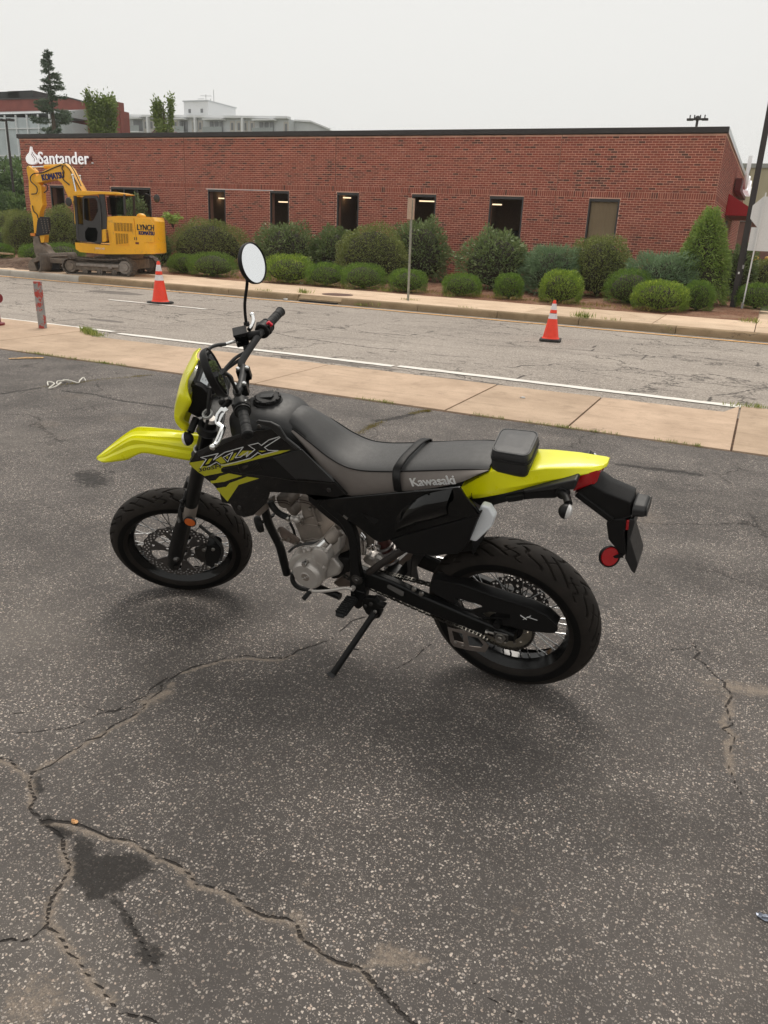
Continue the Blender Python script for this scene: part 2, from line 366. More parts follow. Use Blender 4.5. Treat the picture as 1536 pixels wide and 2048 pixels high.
def mat_paint(name, col, base, lo=.5, amt=.8):
    t = NT(name); c = t.coord(); f = t.math('MULTIPLY', t.step(t.noise(c, 30, 8, .75), lo, lo+.14), amt)
    f2 = t.math('MULTIPLY', t.step(t.noise(c, 2.0, 4, .6), .5, .7), .25)
    cc = t.mix(f2, col, tuple(x*.75 for x in col)); cc = t.mix(f, cc, base)
    t.bsdf(cc, .75, t.bump(t.noise(c, 160, 4, .7), .4, .003)); return t.m
def mat_soil(name, a, b_, c_, sc1=60.0):
    t = NT(name); c = t.coord()
    w = t.n('TexVoronoi', {'Vector': t.n('Mapping', {'Vector': c, 'Scale': (1, 1.8, 1)}).outputs[0], 'Scale': sc1}, feature='F1')
    rnd = t.n('SeparateColor', {0: w.outputs['Color']}).outputs[0]
    col = t.mix(t.step(rnd, .2, .9), a, b_); col = t.mix(t.step(t.noise(c, 2.0, 6, .65), .45, .7), col, c_)
    t.bsdf(col, .95, t.bump(t.math('ADD', rnd, t.noise(c, 30, 5, .7)), .8, .02), **{'Specular IOR Level': .2}); return t.m

M_LOT = mat_lot(); M_ROAD = mat_road()
M_APRON = mat_concrete('tan_concrete', (.44, .32, .225), (.58, .43, .31), (.24, .175, .12))
M_WALK = mat_concrete('pale_concrete', (.60, .44, .305), (.74, .565, .405), (.40, .28, .185))
M_GRAN = mat_concrete('granite', (.27, .19, .11), (.37, .27, .165), (.11, .085, .04))
M_BRICKS = mat_brick('brick_courses', False); M_BRICK1 = mat_brick('brick', True)
M_MORTAR = simple('mortar', (.80, .47, .36), .9, var=.15, vs_=3, bump=.3, bscale=200)
M_JOINT = simple('joint_sealant', (.13, .055, .04), .8)
M_BRONZE = simple('dark_bronze_metal', (.040, .034, .033), .45, .3, var=.1)
M_FRAME = simple('bronze_frame', (.045, .042, .042), .5, var=.1)
M_GLASS = mat_glass('window_glass', (.86, .83, .80), .02, .3)
M_ROOM = simple('dim_room', (.40, .28, .20), .9)
M_BLIND = simple('tan_blind', (.46, .375, .26), .85, var=.06, vs_=1.5)
M_WHITE = simple('white_panel', (.90, .90, .90), .4, var=.02)
t_ = NT('white_sign_added_glow'); t_.bsdf((.9, .9, .9), .4, None, **{'Emission Color': (1, 1, 1, 1), 'Emission Strength': .28}); M_SIGNW = t_.m  # plain white sign face with a faint glow added to brighten it
M_RED = simple('red_canvas', (.40, .004, .012), .6, var=.08)
M_REDBOX = simple('dark_red_metal', (.13, .018, .016), .6)
M_MULCH = mat_soil('bark_mulch', (.15, .07, .042), (.33, .17, .105), (.34, .215, .14), 45.0)
M_DIRT = mat_soil('dug_soil', (.08, .048, .032), (.16, .10, .07), (.20, .14, .10), 14.0)
M_GRASSG = mat_soil('rough_grass_ground', (.06, .075, .03), (.12, .13, .06), (.15, .14, .09), 20.0)
M_LINEW = mat_paint('worn_white_paint', (.78, .74, .68), (.26, .225, .19), .60, .8)
M_LINEY = mat_paint('worn_yellow_paint', (.80, .42, .12), (.30, .25, .20), .58, .7)
M_ORANGEP = mat_paint('worn_orange_paint', (.62, .36, .13), (.07, .06, .055), .45, .9)
M_STEEL = simple('galvanised_steel', (.32, .32, .32), .45, .6, var=.15)
M_YEW = mat_leaf('yew_needles', (0.073, 0.128, 0.025), (0.154, 0.263, 0.040), (0.471, 0.653, 0.090))
M_YEWB = mat_leaf('bright_yew_needles', (0.070, 0.117, 0.024), (0.219, 0.329, 0.044), (0.656, 0.781, 0.110))
M_AZA = mat_leaf('azalea_leaves', (.095, .115, .035), (.24, .28, .08), (.48, .50, .18))
M_RHO = mat_leaf('rhododendron_leaves', (.08, .115, .045), (.20, .265, .10), (.50, .56, .30), .4)
M_JUN = mat_leaf('juniper_sprays', (.08, .13, .065), (.20, .30, .155), (.42, .55, .33))
M_HEM = mat_leaf('hemlock_sprays', (0.089, 0.138, 0.032), (0.259, 0.373, 0.081), (0.551, 0.697, 0.178))
M_SPR = mat_leaf('spruce_needles', (.05, .08, .045), (.10, .15, .085), (.19, .26, .15))
M_POP = mat_leaf('poplar_leaves', (.09, .13, .03), (.19, .26, .055), (.32, .39, .12))
M_TREE = mat_leaf('tree_leaves', (0.056, 0.091, 0.035), (0.119, 0.189, 0.063), (0.238, 0.336, 0.112))
M_GRASS = mat_leaf('grass_blades', (.12, .16, .03), (.28, .34, .08), (.52, .50, .18))
M_MOSS = mat_leaf('moss_tufts', (.12, .10, .02), (.24, .19, .04), (.38, .29, .09))
M_TWIG = simple('twigs', (.035, .028, .018), .9)
M_BARK = simple('bark', (.10, .075, .055), .95, bump=.6, bscale=30)

# ================================================================ the ground
gr = G(); gr.add([(-400, -250, -.06), (400, -250, -.06), (400, 450, -.06), (-400, 450, -.06)], [(0, 1, 2, 3)])
gr.build('ground', M_GRASSG, smooth=0, kind='structure')

CR = {}   # crack polylines on the lot, in metres on the ground
cr_main = [[(-1.816,1.3),(-1.742,1.292),(-1.676,1.294),(-1.616,1.237),(-1.562,1.182),(-1.514,1.171),(-1.447,1.154),(-1.405,1.149),(-1.364,1.114),(-1.31,1.083),(-1.289,1.038),(-1.274,0.992),(-1.248,0.955),(-1.225,0.932)],
  [(-1.225,0.932),(-1.163,0.919),(-1.092,0.895),(-1.035,0.875),(-0.966,0.856),(-0.927,0.844),(-0.872,0.86),(-0.825,0.867)],
  [(-1.225,0.932),(-1.224,0.901),(-1.237,0.877),(-1.262,0.871),(-1.31,0.835)],
  [(-1.482,1.173),(-1.418,1.197),(-1.358,1.201),(-1.295,1.202),(-1.241,1.22),(-1.184,1.215),(-1.143,1.206),(-1.082,1.214),(-1.043,1.205),(-0.999,1.186),(-0.95,1.198),(-0.907,1.203),(-0.849,1.185),(-0.803,1.183),(-0.751,1.202),(-0.719,1.198),(-0.693,1.171),(-0.65,1.162),(-0.59,1.152),(-0.538,1.164),(-0.497,1.146),(-0.456,1.126),(-0.414,1.108),(-0.372,1.097)]]
cr_mid = [[(-1.676,1.294),(-1.656,1.339),(-1.658,1.4),(-1.651,1.477),(-1.637,1.562),(-1.619,1.636),(-1.631,1.724),(-1.633,1.804),(-1.658,1.875),(-1.652,1.939),(-1.621,2.018),(-1.574,2.098),(-1.507,2.154),(-1.428,2.176)],
  [(-1.434,2.178),(-1.384,2.195),(-1.371,2.272),(-1.333,2.342),(-1.298,2.412),(-1.3,2.542),(-1.302,2.596),(-1.269,2.657)],
  [(-1.672,1.878),(-1.657,1.754),(-1.68,1.679),(-1.684,1.634)],
  [(-6.1,4.821),(-6.069,5.004),(-6.027,5.263),(-5.888,5.528),(-5.9,5.88),(-5.761,6.191),(-5.678,6.569)],
  [(-5.781,5.305),(-5.467,5.355),(-5.015,5.288),(-4.467,5.333)],
  [(-2.751,5.092),(-2.751,5.312),(-2.747,5.481),(-2.804,5.91),(-2.738,6.114),(-2.678,6.346),(-2.573,6.613)],
  [(-0.002,3.131),(0.07,2.939),(0.13,2.867),(0.157,2.763),(0.153,2.649),(0.178,2.51),(0.165,2.393),(0.178,2.298),(0.191,2.25),(0.213,2.196)]]
cr_thin = [[(-2.007,1.43),(-1.939,1.493),(-1.893,1.569),(-1.814,1.605),(-1.718,1.623),(-1.674,1.648),(-1.639,1.707)],
  [(-1.934,1.37),(-1.826,1.434),(-1.753,1.49),(-1.729,1.543),(-1.722,1.604),(-1.68,1.643)],
  [(-0.512,3.342),(-0.376,3.275),(-0.283,3.166),(-0.176,3.141),(-0.073,3.018),(-0.002,3.104),(0.104,3.029)],
  [(-0.646,3.733),(-0.498,3.748),(-0.265,3.645),(-0.052,3.551),(0.104,3.416),(0.275,3.41)],
  [(-0.397,1.248),(-0.346,1.245),(-0.274,1.227),(-0.225,1.218),(-0.18,1.202)],
  [(-1.106,1.046),(-1.034,1.009),(-0.98,0.983),(-0.932,0.96),(-0.893,0.948)],
  [(-3.645,2.833),(-3.577,2.978),(-3.206,2.916),(-2.994,2.956)],
  [(-5.654,4.516),(-5.631,4.695),(-5.441,4.715),(-5.511,4.956),(-5.613,5.242)],
  [(-5.613,5.242),(-5.184,5.031),(-4.914,4.906),(-4.539,4.662)],
  [(-0.773,5.398),(-0.508,5.433),(-0.153,5.464),(0.266,5.366)],
  [(-1.474,5.713),(-1.165,5.718),(-0.733,5.568)],
  [(-0.94,2.579),(-0.953,2.498),(-0.961,2.411),(-0.987,2.318)]]
sand_lines = [([(-1.806,1.292),(-1.732,1.284),(-1.652,1.268),(-1.596,1.223),(-1.567,1.191)], .022), ([(-1.475,1.166),(-1.437,1.179),(-1.363,1.188),(-1.29,1.197),(-1.234,1.212),(-1.178,1.208),(-1.137,1.199),(-1.076,1.207),(-1.037,1.199),(-0.997,1.178),(-0.942,1.188),(-0.897,1.19),(-0.852,1.179),(-0.799,1.177),(-0.747,1.196),(-0.714,1.188),(-0.689,1.165),(-0.646,1.157),(-0.587,1.146),(-0.536,1.16),(-0.495,1.14)], .020),
  ([(-1.385,1.134),(-1.34,1.097),(-1.298,1.07),(-1.283,1.032),(-1.271,0.994),(-1.231,0.939),(-1.155,0.911),(-1.087,0.89),(-1.028,0.868),(-0.964,0.854)], .026), ([(-1.668,1.288),(-1.644,1.386),(-1.64,1.465),(-1.625,1.549),(-1.607,1.623),(-1.615,1.706),(-1.622,1.764),(-1.617,1.813),(-1.634,1.86)], .02), ([(-1.631,1.724),(-1.622,1.764),(-1.607,1.8)], .05),
  ([(-0.538,1.164),(-0.502,1.194),(-0.449,1.218),(-0.411,1.248)], .018), ([(0.148,2.777),(0.157,2.652),(0.176,2.508),(0.167,2.394),(0.178,2.298)], .03), ([(-1.646,1.932),(-1.598,2.02),(-1.493,2.133),(-1.398,2.165),(-1.364,2.239)], .016),
  ([(0.154,2.839),(0.211,2.851),(0.299,2.871)], .08), ([(-0.506,1.222),(-0.445,1.227)], .05), ([(-0.736,1.214),(-0.705,1.197)], .03)]
sand_blobs = [((-1.099,0.782), .13, .75), ((-4.537,4.77), .30, .6), ((-4.878,4.317), .30, .6), ((-5.532,5.164), .35, .6), ((-0.458,4.637), .40, .66), ((-0.954,4.823), .35, .5),
  ((-1.01,1.088), .10, .5), ((-0.265,1.477), .04, .6), ((0.214,2.42), .22, .5), ((-0.765,1.323), .06, .55), ((0.115,2.829), .2, .6), ((-1.457,2.515), .3, .45)]
stain_poly = [(-1.379,1.163),(-1.329,1.168),(-1.276,1.141),(-1.218,1.176),(-1.166,1.194),(-1.117,1.171),(-1.136,1.123),(-1.152,1.069),(-1.176,1.026),(-1.224,1.041),(-1.286,1.058),(-1.327,1.104)]
stain_lines = [([(-1.149,1.058),(-1.101,1.04),(-1.054,1.015),(-1.009,0.999),(-0.968,0.982),(-0.932,0.96)], .012), ([(-1.639,1.275),(-1.597,1.247)], .02), ([(-1.495,1.172),(-1.441,1.157),(-1.393,1.155)], .02), ([(-0.976,0.978),(-0.954,0.974)], .03), ([(-2.818,5.938),(-2.725,6.084),(-2.666,6.356)], .05),
  ([(-5.781,5.305),(-5.467,5.355),(-5.015,5.288),(-4.467,5.333)], .03), ([(-6.1,4.821),(-6.069,5.004),(-6.027,5.263)], .035), ([(-3.675,3.492),(-3.513,3.411)], .12), ([(-0.724,5.725),(-0.178,5.788)], .05)]
moss_lines = [[(-2.748,5.38),(-2.72,5.487),(-2.748,5.762),(-2.734,5.999)], [(-2.666,6.356),(-2.635,6.48),(-2.585,6.56)], [(-6.028,5.283),(-5.948,5.586),(-5.917,5.81),(-5.883,5.951),(-5.761,6.191),(-5.659,6.521)]]

def in_poly(P, poly):
    x, y = P[:, 0], P[:, 1]; ins = np.zeros(len(P), bool); n = len(poly)
    for i in range(n):
        (x1, y1), (x2, y2) = poly[i], poly[(i+1) % n]
        c_ = ((y1 > y) != (y2 > y)); xx = (x2-x1)*(y-y1)/((y2-y1) if y2 != y1 else 1e-9)+x1
        ins ^= (c_ & (x < xx))
    return ins
def lattice(P, s, seed):
    r = np.random.default_rng(seed); g_ = r.random((64, 64)); q = P*s; i = np.floor(q).astype(int); f = q-i; f = f*f*(3-2*f)
    a = g_[i[:, 0] % 64, i[:, 1] % 64]; b_ = g_[(i[:, 0]+1) % 64, i[:, 1] % 64]; c_ = g_[i[:, 0] % 64, (i[:, 1]+1) % 64]; d = g_[(i[:, 0]+1) % 64, (i[:, 1]+1) % 64]
    return (a*(1-f[:, 0])+b_*f[:, 0])*(1-f[:, 1])+(c_*(1-f[:, 0])+d*f[:, 0])*f[:, 1]-.5
xs = np.concatenate([np.linspace(-70, -11, 12), np.arange(-10, -4.4, .04), np.arange(-4.4, .75, .0095), np.linspace(.8, 30, 14)])
ys = np.concatenate([np.linspace(-40, .2, 10), np.arange(.5, 4.1, .0095), np.arange(4.12, 6.64, .03), [6.645]])
X, Y = np.meshgrid(xs, ys, indexing='ij'); P2 = np.stack([X.ravel(), Y.ravel()], 1)
crack = np.zeros(len(P2)); sand = np.zeros(len(P2)); stain = np.zeros(len(P2)); zz = np.zeros(len(P2))
def near(pts, m):
    a = np.array(pts); return np.where((P2[:, 0] > a[:, 0].min()-m) & (P2[:, 0] < a[:, 0].max()+m) & (P2[:, 1] > a[:, 1].min()-m) & (P2[:, 1] < a[:, 1].max()+m))[0]
for group_, wdt, amp, dep in ((cr_main, .0165, .014, .006), (cr_mid, .0135, .012, .004), (cr_thin, .010, .010, .002)):
    for ln in group_:
        jl = jitter_line(ln, amp, .035); ix = near(jl, .08)
        # crack width varies along the line
        d = seg_dist(P2[ix], jl); ww = wdt*(1+.8*lattice(P2[ix], 7, 3))
        crack[ix] = np.maximum(crack[ix], np.clip(1-d/ww, 0, 1)); zz[ix] = np.minimum(zz[ix], -dep*np.clip(1-d/(ww*.6), 0, 1))
for ln, w_ in sand_lines:
    jl = jitter_line(ln, .012, .05); ix = near(jl, .25); d = seg_dist(P2[ix], jl); sand[ix] = np.maximum(sand[ix], np.clip(1-d/(w_*1.6), 0, 1)*.92)
for c_, r_, a_ in sand_blobs:
    d = np.hypot(P2[:, 0]-c_[0], P2[:, 1]-c_[1])/r_; sand = np.maximum(sand, np.clip(1.25-d, 0, 1)*a_)
ix = near(stain_poly, .1); q = P2[ix]; d = seg_dist(q, stain_poly+[stain_poly[0]]); sdn = np.where(in_poly(q, stain_poly), d, -d)
stain[ix] = np.clip(.5+sdn/.05, 0, 1)
for ln, w_ in stain_lines:
    ix = near(ln, .4); d = seg_dist(P2[ix], jitter_line(ln, .008, .04)); stain[ix] = np.maximum(stain[ix], np.clip(1-d/(w_*2), 0, 1)*.8)
vis = (P2[:, 0] > -10) & (P2[:, 0] < 1)
zz += np.where(vis, .006*lattice(P2, 1.4, 11)+.004*lattice(P2, 4.1, 12)+.0022*lattice(P2, 40, 13), 0)
# plates of the surface sit a little proud of each other beside the big crack
lot = fast_grid('parking_lot', np.stack([X, Y, zz.reshape(X.shape)], -1), M_LOT, dict(crack=crack, sand=sand, stain=stain))
inst('parking_lot', lot, kind='structure')

# road with its own cracks
xr = np.concatenate([np.linspace(-150, -24, 24), np.arange(-23, 2.5, .06), np.linspace(3, 90, 20)]); yr = np.arange(6.66, 15.62, .06)
Xr, Yr = np.meshgrid(xr, yr, indexing='ij'); P2 = np.stack([Xr.ravel(), Yr.ravel()], 1); rc = np.zeros(len(P2)); rs = np.zeros(len(P2))
road_cracks = [[(-11.21,10.282),(-10.768,10.261),(-10.321,10.261),(-9.869,10.02),(-9.956,10.411),(-9.33,10.193),(-8.96,10.083)], [(-10.026,8.921),(-9.982,9.297),(-9.985,9.638),(-9.835,9.913)], [(-8.746,8.797),(-8.492,9.058),(-8.512,9.464),(-8.231,9.467)], [(-8.641,10.099),(-8.693,10.903),(-8.492,11.312),(-8.321,11.891)], [(-9.612,11.423),(-9.393,12.123),(-8.712,11.847),(-8.559,12.233)],
  [(-6.893,11.448),(-5.761,11.463),(-5.038,11.652),(-4.938,12.581)], [(-5.48,12.028),(-4.663,11.764),(-3.706,11.489),(-3.055,11.876),(-2.435,12.016),(-1.748,11.945),(-1.133,12.182),(-0.304,12.173),(0.233,12.288)], [(-6.184,10.271),(-5.035,10.032),(-3.997,10.009),(-3.431,10.152)], [(-3.45,9.726),(-2.689,9.655),(-2.318,10.376),(-1.588,9.856),(-0.85,9.678),(-0.183,9.622)], [(-1.676,12.932),(-1.387,12.149),(-1.372,11.426)], [(-0.328,8.885),(-0.294,9.319),(-0.027,9.743),(0.242,10.301)], [(0.043,12.761),(0.093,12.17),(0.235,11.96)], [(-2.402,8.681),(-2.419,9.121),(-2.37,9.35)], [(-4.148,8.284),(-3.727,8.581),(-2.871,7.959)], [(-2.168,12.05),(-2.259,12.755)],
  [(-15.45,12.984),(-15.276,13.463),(-14.864,13.696)], [(-12.457,11.528),(-12.351,11.965),(-11.958,11.915)]]
for ln in road_cracks:
    jl = jitter_line(ln, .05, .25); ix = near(jl, .3); d = seg_dist(P2[ix], jl); rc[ix] = np.maximum(rc[ix], np.clip(1-d/.07, 0, 1))
for c_, rx, ry in (((-2.859,8.314), .75, .16), ((-13.165,13.867), 1.0, .4), ((-4.703,8.543), 1.2, .12), ((-9.539,9.787), .5, .15)):
    rs = np.maximum(rs, np.clip(1.3-np.hypot((P2[:, 0]-c_[0])/rx, (P2[:, 1]-c_[1])/ry), 0, 1))
zr = -.012+0*P2[:, 0]
inst('road', fast_grid('road', np.stack([Xr, Yr, zr.reshape(Xr.shape)], -1), M_ROAD, dict(crack=rc, stain=rs)), kind='structure')
zline = -.004
def strip(name, x0, x1, y0, y1, mat, z=zline, n=None, wob=.006):
    n = n or max(2, int(abs(x1-x0)/.12)); a = np.linspace(x0, x1, n); r_ = np.random.default_rng(3)
    pts = np.array([[(x, y0+r_.normal()*wob, z), (x, y1+r_.normal()*wob, z)] for x in a]); g_ = G(); g_.grid(pts, flip=False); return g_.build(name, mat, smooth=0, kind='structure')
strip('edge_line', -80, -8.46, 8.76, 8.88, M_LINEW); strip('edge_line', -8.28, -3.93, 8.66, 8.79, M_LINEW); strip('edge_line', -3.88, .1, 8.70, 8.84, M_LINEW)
strip('lane_line', -12.05, -9.6, 12.43, 12.53, M_LINEW); strip('kerb_line', -60, 3, 15.15, 15.25, M_LINEY, z=-.002, wob=.004)
strip('kerb_line', 3, 60, 15.15, 15.25, M_LINEY, z=-.002, n=3)

# driveway apron and near pavement: separate slabs with open joints
bed = G(); bed.add([(-150, 6.60, -.004), (90, 6.60, -.004), (90, 8.1, -.004), (-150, 8.1, -.004)], [(0, 1, 2, 3)])
apron = bed.build('apron', M_DIRT, smooth=0, kind='structure')
def far_edge(x):
    if x < -9.05: return 8.74
    if x < -8.2: return 8.74-(x+9.05)/.85*.58
    if x < -.12: return 8.18+.12*(x+8.2)/8
    return 8.74
sx_ = [-16, -14.3, -12.5, -10.6, -8.74, -6.62, -4.55, -2.46, -1.33, -.01, 1.8, 3.6]
for i in range(len(sx_)-1):
    a, b_ = sx_[i], sx_[i+1]; gp = .006 if a < -2.6 or i < 3 else .008
    top = [(a+gp, 6.672)]; top += [(b_-gp, 6.672)]
    for x in np.linspace(b_-gp, a+gp, max(2, int((b_-a)/.12))): top.append((x, far_edge(x)+random.uniform(-.012, .012)))
    dz = random.uniform(0, .004)
    g_ = G(); g_.prism([(x, y, -.05) for x, y in top], (0, 0, .058+dz)); g_.build('slab', M_APRON, apron, smooth=0, bevel=.004, seg=1)

# far kerb of granite stones, pavement slabs
kb = G(); kb.add([(-150, 15.6, -.03), (90, 15.6, -.03), (90, 15.8, -.03), (-150, 15.8, -.03)], [(0, 1, 2, 3)])
kerb = kb.build('kerb', M_DIRT, smooth=0, kind='structure')
ks = [8.5, 6.5, 4.4, 2.4, .5, -1.35, -3.14, -4.78, -6.52, -8.35, -9.45, -11.34, -13.6, -16.02, -18.47, -20.6, -22.8, -25, -27.2, -29.4, -31.6, -34]
M_KERBW = mat_concrete('pale_kerb_stone', (.42, .38, .33), (.52, .48, .42), (.25, .2, .15))
for i in range(len(ks)-1):
    b_, a = ks[i], ks[i+1]
    n = 14; P = []
    for x in np.linspace(a+.006, b_-.006, n):
        j = lambda s_=.006: random.uniform(-s_, s_)
        low = .055 if i == 9 else 0
        P.append([(x, 15.585+j(), -.06), (x, 15.588+j(), .05), (x, 15.60+j(), .105-low+j()), (x, 15.625+j(), .125-low+j(.003)), (x, 15.745, .128), (x, 15.745, -.06)])
    g_ = G(); g_.loft(P, flip=True); g_.build('kerb_stone', M_KERBW if a < -18 else M_GRAN, kerb, smooth=50)
walkb = G(); walkb.add([(-150, 15.75, .06), (90, 15.75, .06), (90, 18.0, .06), (-150, 18.0, .06)], [(0, 1, 2, 3)])
walkb.add([(-.12, 18.0, .058), (9, 18.0, .058), (9, 21.6, .058), (-.12, 21.6, .058)], [(0, 1, 2, 3)]); walk = walkb.build('pavement', M_DIRT, smooth=0, kind='structure')
wx = [9, 7, 5.2, 3.6, 1.8, -.03, -1.8, -4.3, -6.4, -8.2, -10.1, -12, -13.9, -15.8, -17.6, -19.5, -21.4, -23.5, -26, -29, -33]
for i in range(len(wx)-1):
    b_, a = wx[i], wx[i+1]
    cuts = [(15.76, 16.85), (16.862, 18.05+(.0 if a > -.1 else 0))] if a > -2 else [(15.76, 18.05)]
    for y0, y1 in cuts:
        if a > -.1 and y1 > 17: y1 = 21.5
        if -17.7 < a < -14 : y1 = 18.3
        yy = [y1+random.uniform(-.03, .03) for _ in range(5)]
        poly = [(a+.006, y0), (b_-.006, y0)]+[(b_-.006-(b_-a-.012)*k/4, yy[k]) for k in range(5)]
        g_ = G(); g_.prism([(x, y, .03) for x, y in poly], (0, 0, .096+random.uniform(0, .005))); g_.build('slab', M_WALK, walk, smooth=0, bevel=.005, seg=1)
# mulch bed rising to the wall
xb = np.arange(-36, .05, .07); yb = np.arange(17.95, 23.75, .07); Xb, Yb = np.meshgrid(xb, yb, indexing='ij'); Pb = np.stack([Xb.ravel(), Yb.ravel()], 1)
tb = np.clip((Pb[:, 1]-18.0)/5, 0, 1)
zb = .118+.16*tb+.05*lattice(Pb, .9, 21)*np.clip((Pb[:, 1]-18.1)*2, 0, 1)+.03*lattice(Pb, 6, 22)*np.clip((Pb[:, 1]-18.1)*2, .2, 1)
inst('mulch_bed', fast_grid('mulch_bed', np.stack([Xb, Yb, zb.reshape(Xb.shape)], -1), M_MULCH), kind='structure')
def bed_z(x, y): return .12+.16*min(1, max(0, (y-18)/5))
# side lawn to the right of the bank
ln_ = G(); ln_.add([(-.1, 21.4, .1), (40, 21.4, .1), (40, 60, .3), (-.1, 60, .3)], [(0, 1, 2, 3)]); ln_.build('side_lawn', M_GRASSG, smooth=0, kind='structure')

# ================================================================ the brick bank
YB, XL, XR, ZT = 23.7, -26.78, -1.61, 4.297
bank = empty('bank_building', (0, 0, 0), label='long single-storey red brick bank with dark roof edge and narrow windows', cat='building')
wins = [(-25.42, -24.69), (-22.38, -20.52), (-18.015, -17.27), (-15.47, -14.72), (-12.93, -12.135), (-10.31, -9.505), (-7.81, -6.777), (-4.90, -4.05)]
ZW0, ZW1 = 1.02, 2.665
SD0, SD1, SDZ = 30.2, 33.5, 2.45   # door opening in the side wall (y range, height)
w = G(); e0 = XL
for a, b_ in wins+[(XR, XR)]:
    w.box(((e0+a)/2, YB+.15, ZT/2), (a-e0, .3, ZT))
    if b_ > a:
        w.box(((a+b_)/2, YB+.15, ZW0/2), (b_-a, .3, ZW0)); w.box(((a+b_)/2, YB+.15, (ZW1+ZT)/2), (b_-a, .3, ZT-ZW1))
    e0 = b_
YE = 41.3
w.box((XR-.15, (YB+.3+SD0)/2, ZT/2), (.3, SD0-YB-.3, ZT)); w.box((XR-.15, (SD1+YE)/2, ZT/2), (.3, YE-SD1, ZT)); w.box((XR-.15, (SD0+SD1)/2, (SDZ+ZT)/2), (.3, SD1-SD0, ZT-SDZ))
w.box((XL+.15, (YB+.3+YE)/2, ZT/2), (.3, YE-YB-.3, ZT)); w.box(((XL+XR)/2, YE+.15, ZT/2), (XR-XL, .3, ZT))
wall = w.build('wall', M_MORTAR, bank, smooth=0)
# every brick is its own block, set 4 mm proud of the joints
CH, BP = .0605, .175
zs0, zs1 = 2.690, 2.850           # soldier course
def boxes_front(C, S):
    """C centre, S size (x,depth,z): front and four side faces, facing -y"""
    n = len(C); sx, sy, sz = S[:, 0]/2, S[:, 1], S[:, 2]/2; x, y, z = C.T
    v = np.stack([np.stack([x-sx, y, z-sz], 1), np.stack([x+sx, y, z-sz], 1), np.stack([x+sx, y, z+sz], 1), np.stack([x-sx, y, z+sz], 1),
                  np.stack([x-sx, y-sy, z-sz], 1), np.stack([x+sx, y-sy, z-sz], 1), np.stack([x+sx, y-sy, z+sz], 1), np.stack([x-sx, y-sy, z+sz], 1)], 1)
    return v[:, [[4, 5, 6, 7], [0, 1, 5, 4], [1, 2, 6, 5], [2, 3, 7, 6], [3, 0, 4, 7]]].reshape(-1, 4, 3)
def lay(x0, x1, holes):
    C = []; S = []
    rows = [(zs1+CH*i, 'run') for i in range(int((ZT-zs1)/CH))]+[(zs0-CH*(i+1), 'run') for i in range(int((zs0-.1)/CH))]
    for r_, (z, _) in enumerate(rows):
        off = (round((z-.1)/CH) % 2)*BP/2; x = x0-off
        while x < x1:
            a, b_ = max(x, x0), min(x+BP, x1)-0.0; x += BP
            segs = [(a, b_)]
            for (h0, h1, hz0, hz1) in holes:
                if z+CH > hz0+.01 and z < hz1-.01:
                    segs = [q for (p0, p1) in segs for q in ((p0, min(p1, h0)), (max(p0, h1), p1)) if q[1]-q[0] > .02]
            for p0, p1 in segs:
                if p1-p0 > .025: C.append(((p0+p1)/2, 0, z+CH/2)); S.append((p1-p0-.012, 0, CH-.012))
    x = x0
    while x < x1-.03:
        C.append((x+CH/2, 0, (zs0+zs1)/2)); S.append((CH-.012, 0, zs1-zs0-.010)); x += CH
    C = np.array(C); S = np.array(S); S[:, 1] = rng.uniform(.003, .007, len(S)); C[:, 2] += rng.normal(0, .0006, len(C)); return C, S
holes = [(a, b_, ZW0, ZW1) for a, b_ in wins]+[(j-.0045, j+.0045, 0, 9) for j in (-5.855, -13.0, -18.96, -22.43)]
C, S = lay(XL, XR, holes); C[:, 1] = YB
big = (C[:, 2] > 1.7)&(S[:, 0] > .15); order = np.argsort(np.where(big, C[:, 0], -999))[::-1][:300]; pick = np.zeros(len(C), bool); pick[order] = True
tone = rng.random(len(C))
dk = (lattice(C[:, [0, 2]], .9, 31) > .22)&(rng.random(len(C)) < .3)&(C[:, 2] > zs1); tone = np.where(dk, rng.uniform(0, .10, len(C)), tone)
inst('brick_courses', fast_quads('brick_courses', boxes_front(C[~pick], S[~pick]), M_BRICKS, np.repeat(tone[~pick], 5)), wall, kind='stuff')
ub = fast_quads('brick', boxes_front(np.zeros((1, 3)), np.array([[1, 1, 1.]])), M_BRICK1)
for c_, s_ in zip(C[pick], S[pick]): inst('brick', ub, wall, tuple(c_), scale=tuple(s_))
C, S = lay(0, YE-YB, [(SD0-YB, SD1-YB, 0, SDZ)]); Q = boxes_front(C, S)
Q = np.stack([XR-Q[..., 1]*1.0, YB+Q[..., 0], Q[..., 2]], -1)
inst('brick_courses', fast_quads('side_bricks', Q, M_BRICKS, np.repeat(rng.random(len(C)), 5)), wall, kind='stuff')
for j in (-5.855, -13.0, -18.96, -22.43):
    g_ = G(); g_.box((j, YB-.001, 2.2), (.013, .004, 4.18)); g_.build('movement_joint', M_JOINT, bank, smooth=0)
# roof edge
rf = G(); rf.box(((XL+XR)/2, YB-.015, 4.370), (XR-XL+.1, .13, .142)); rf.box(((XL+XR)/2, YB-.005, 4.292), (XR-XL+.05, .07, .014))
rf.build('roof_edge', M_BRONZE, bank, smooth=0, bevel=.006, seg=1)
M_PALEMETAL = simple('pale_metal_edge', (.55, .57, .58), .35, .5)
g_ = G(); g_.box((XR+.02, (YB+.055+YE)/2, 4.370), (.06, YE-YB-.055, .142)); g_.build('roof_edge', M_PALEMETAL, bank, smooth=0, label='pale metal roof edge along the side wall')
g_ = G(); g_.box(((XL+XR)/2, (YB+YE)/2+.2, ZT-.03), (XR-XL-.7, YE-YB-.5, .05)); g_.build('roof', simple('roof_membrane', (.2, .2, .2), .9), bank, smooth=0)
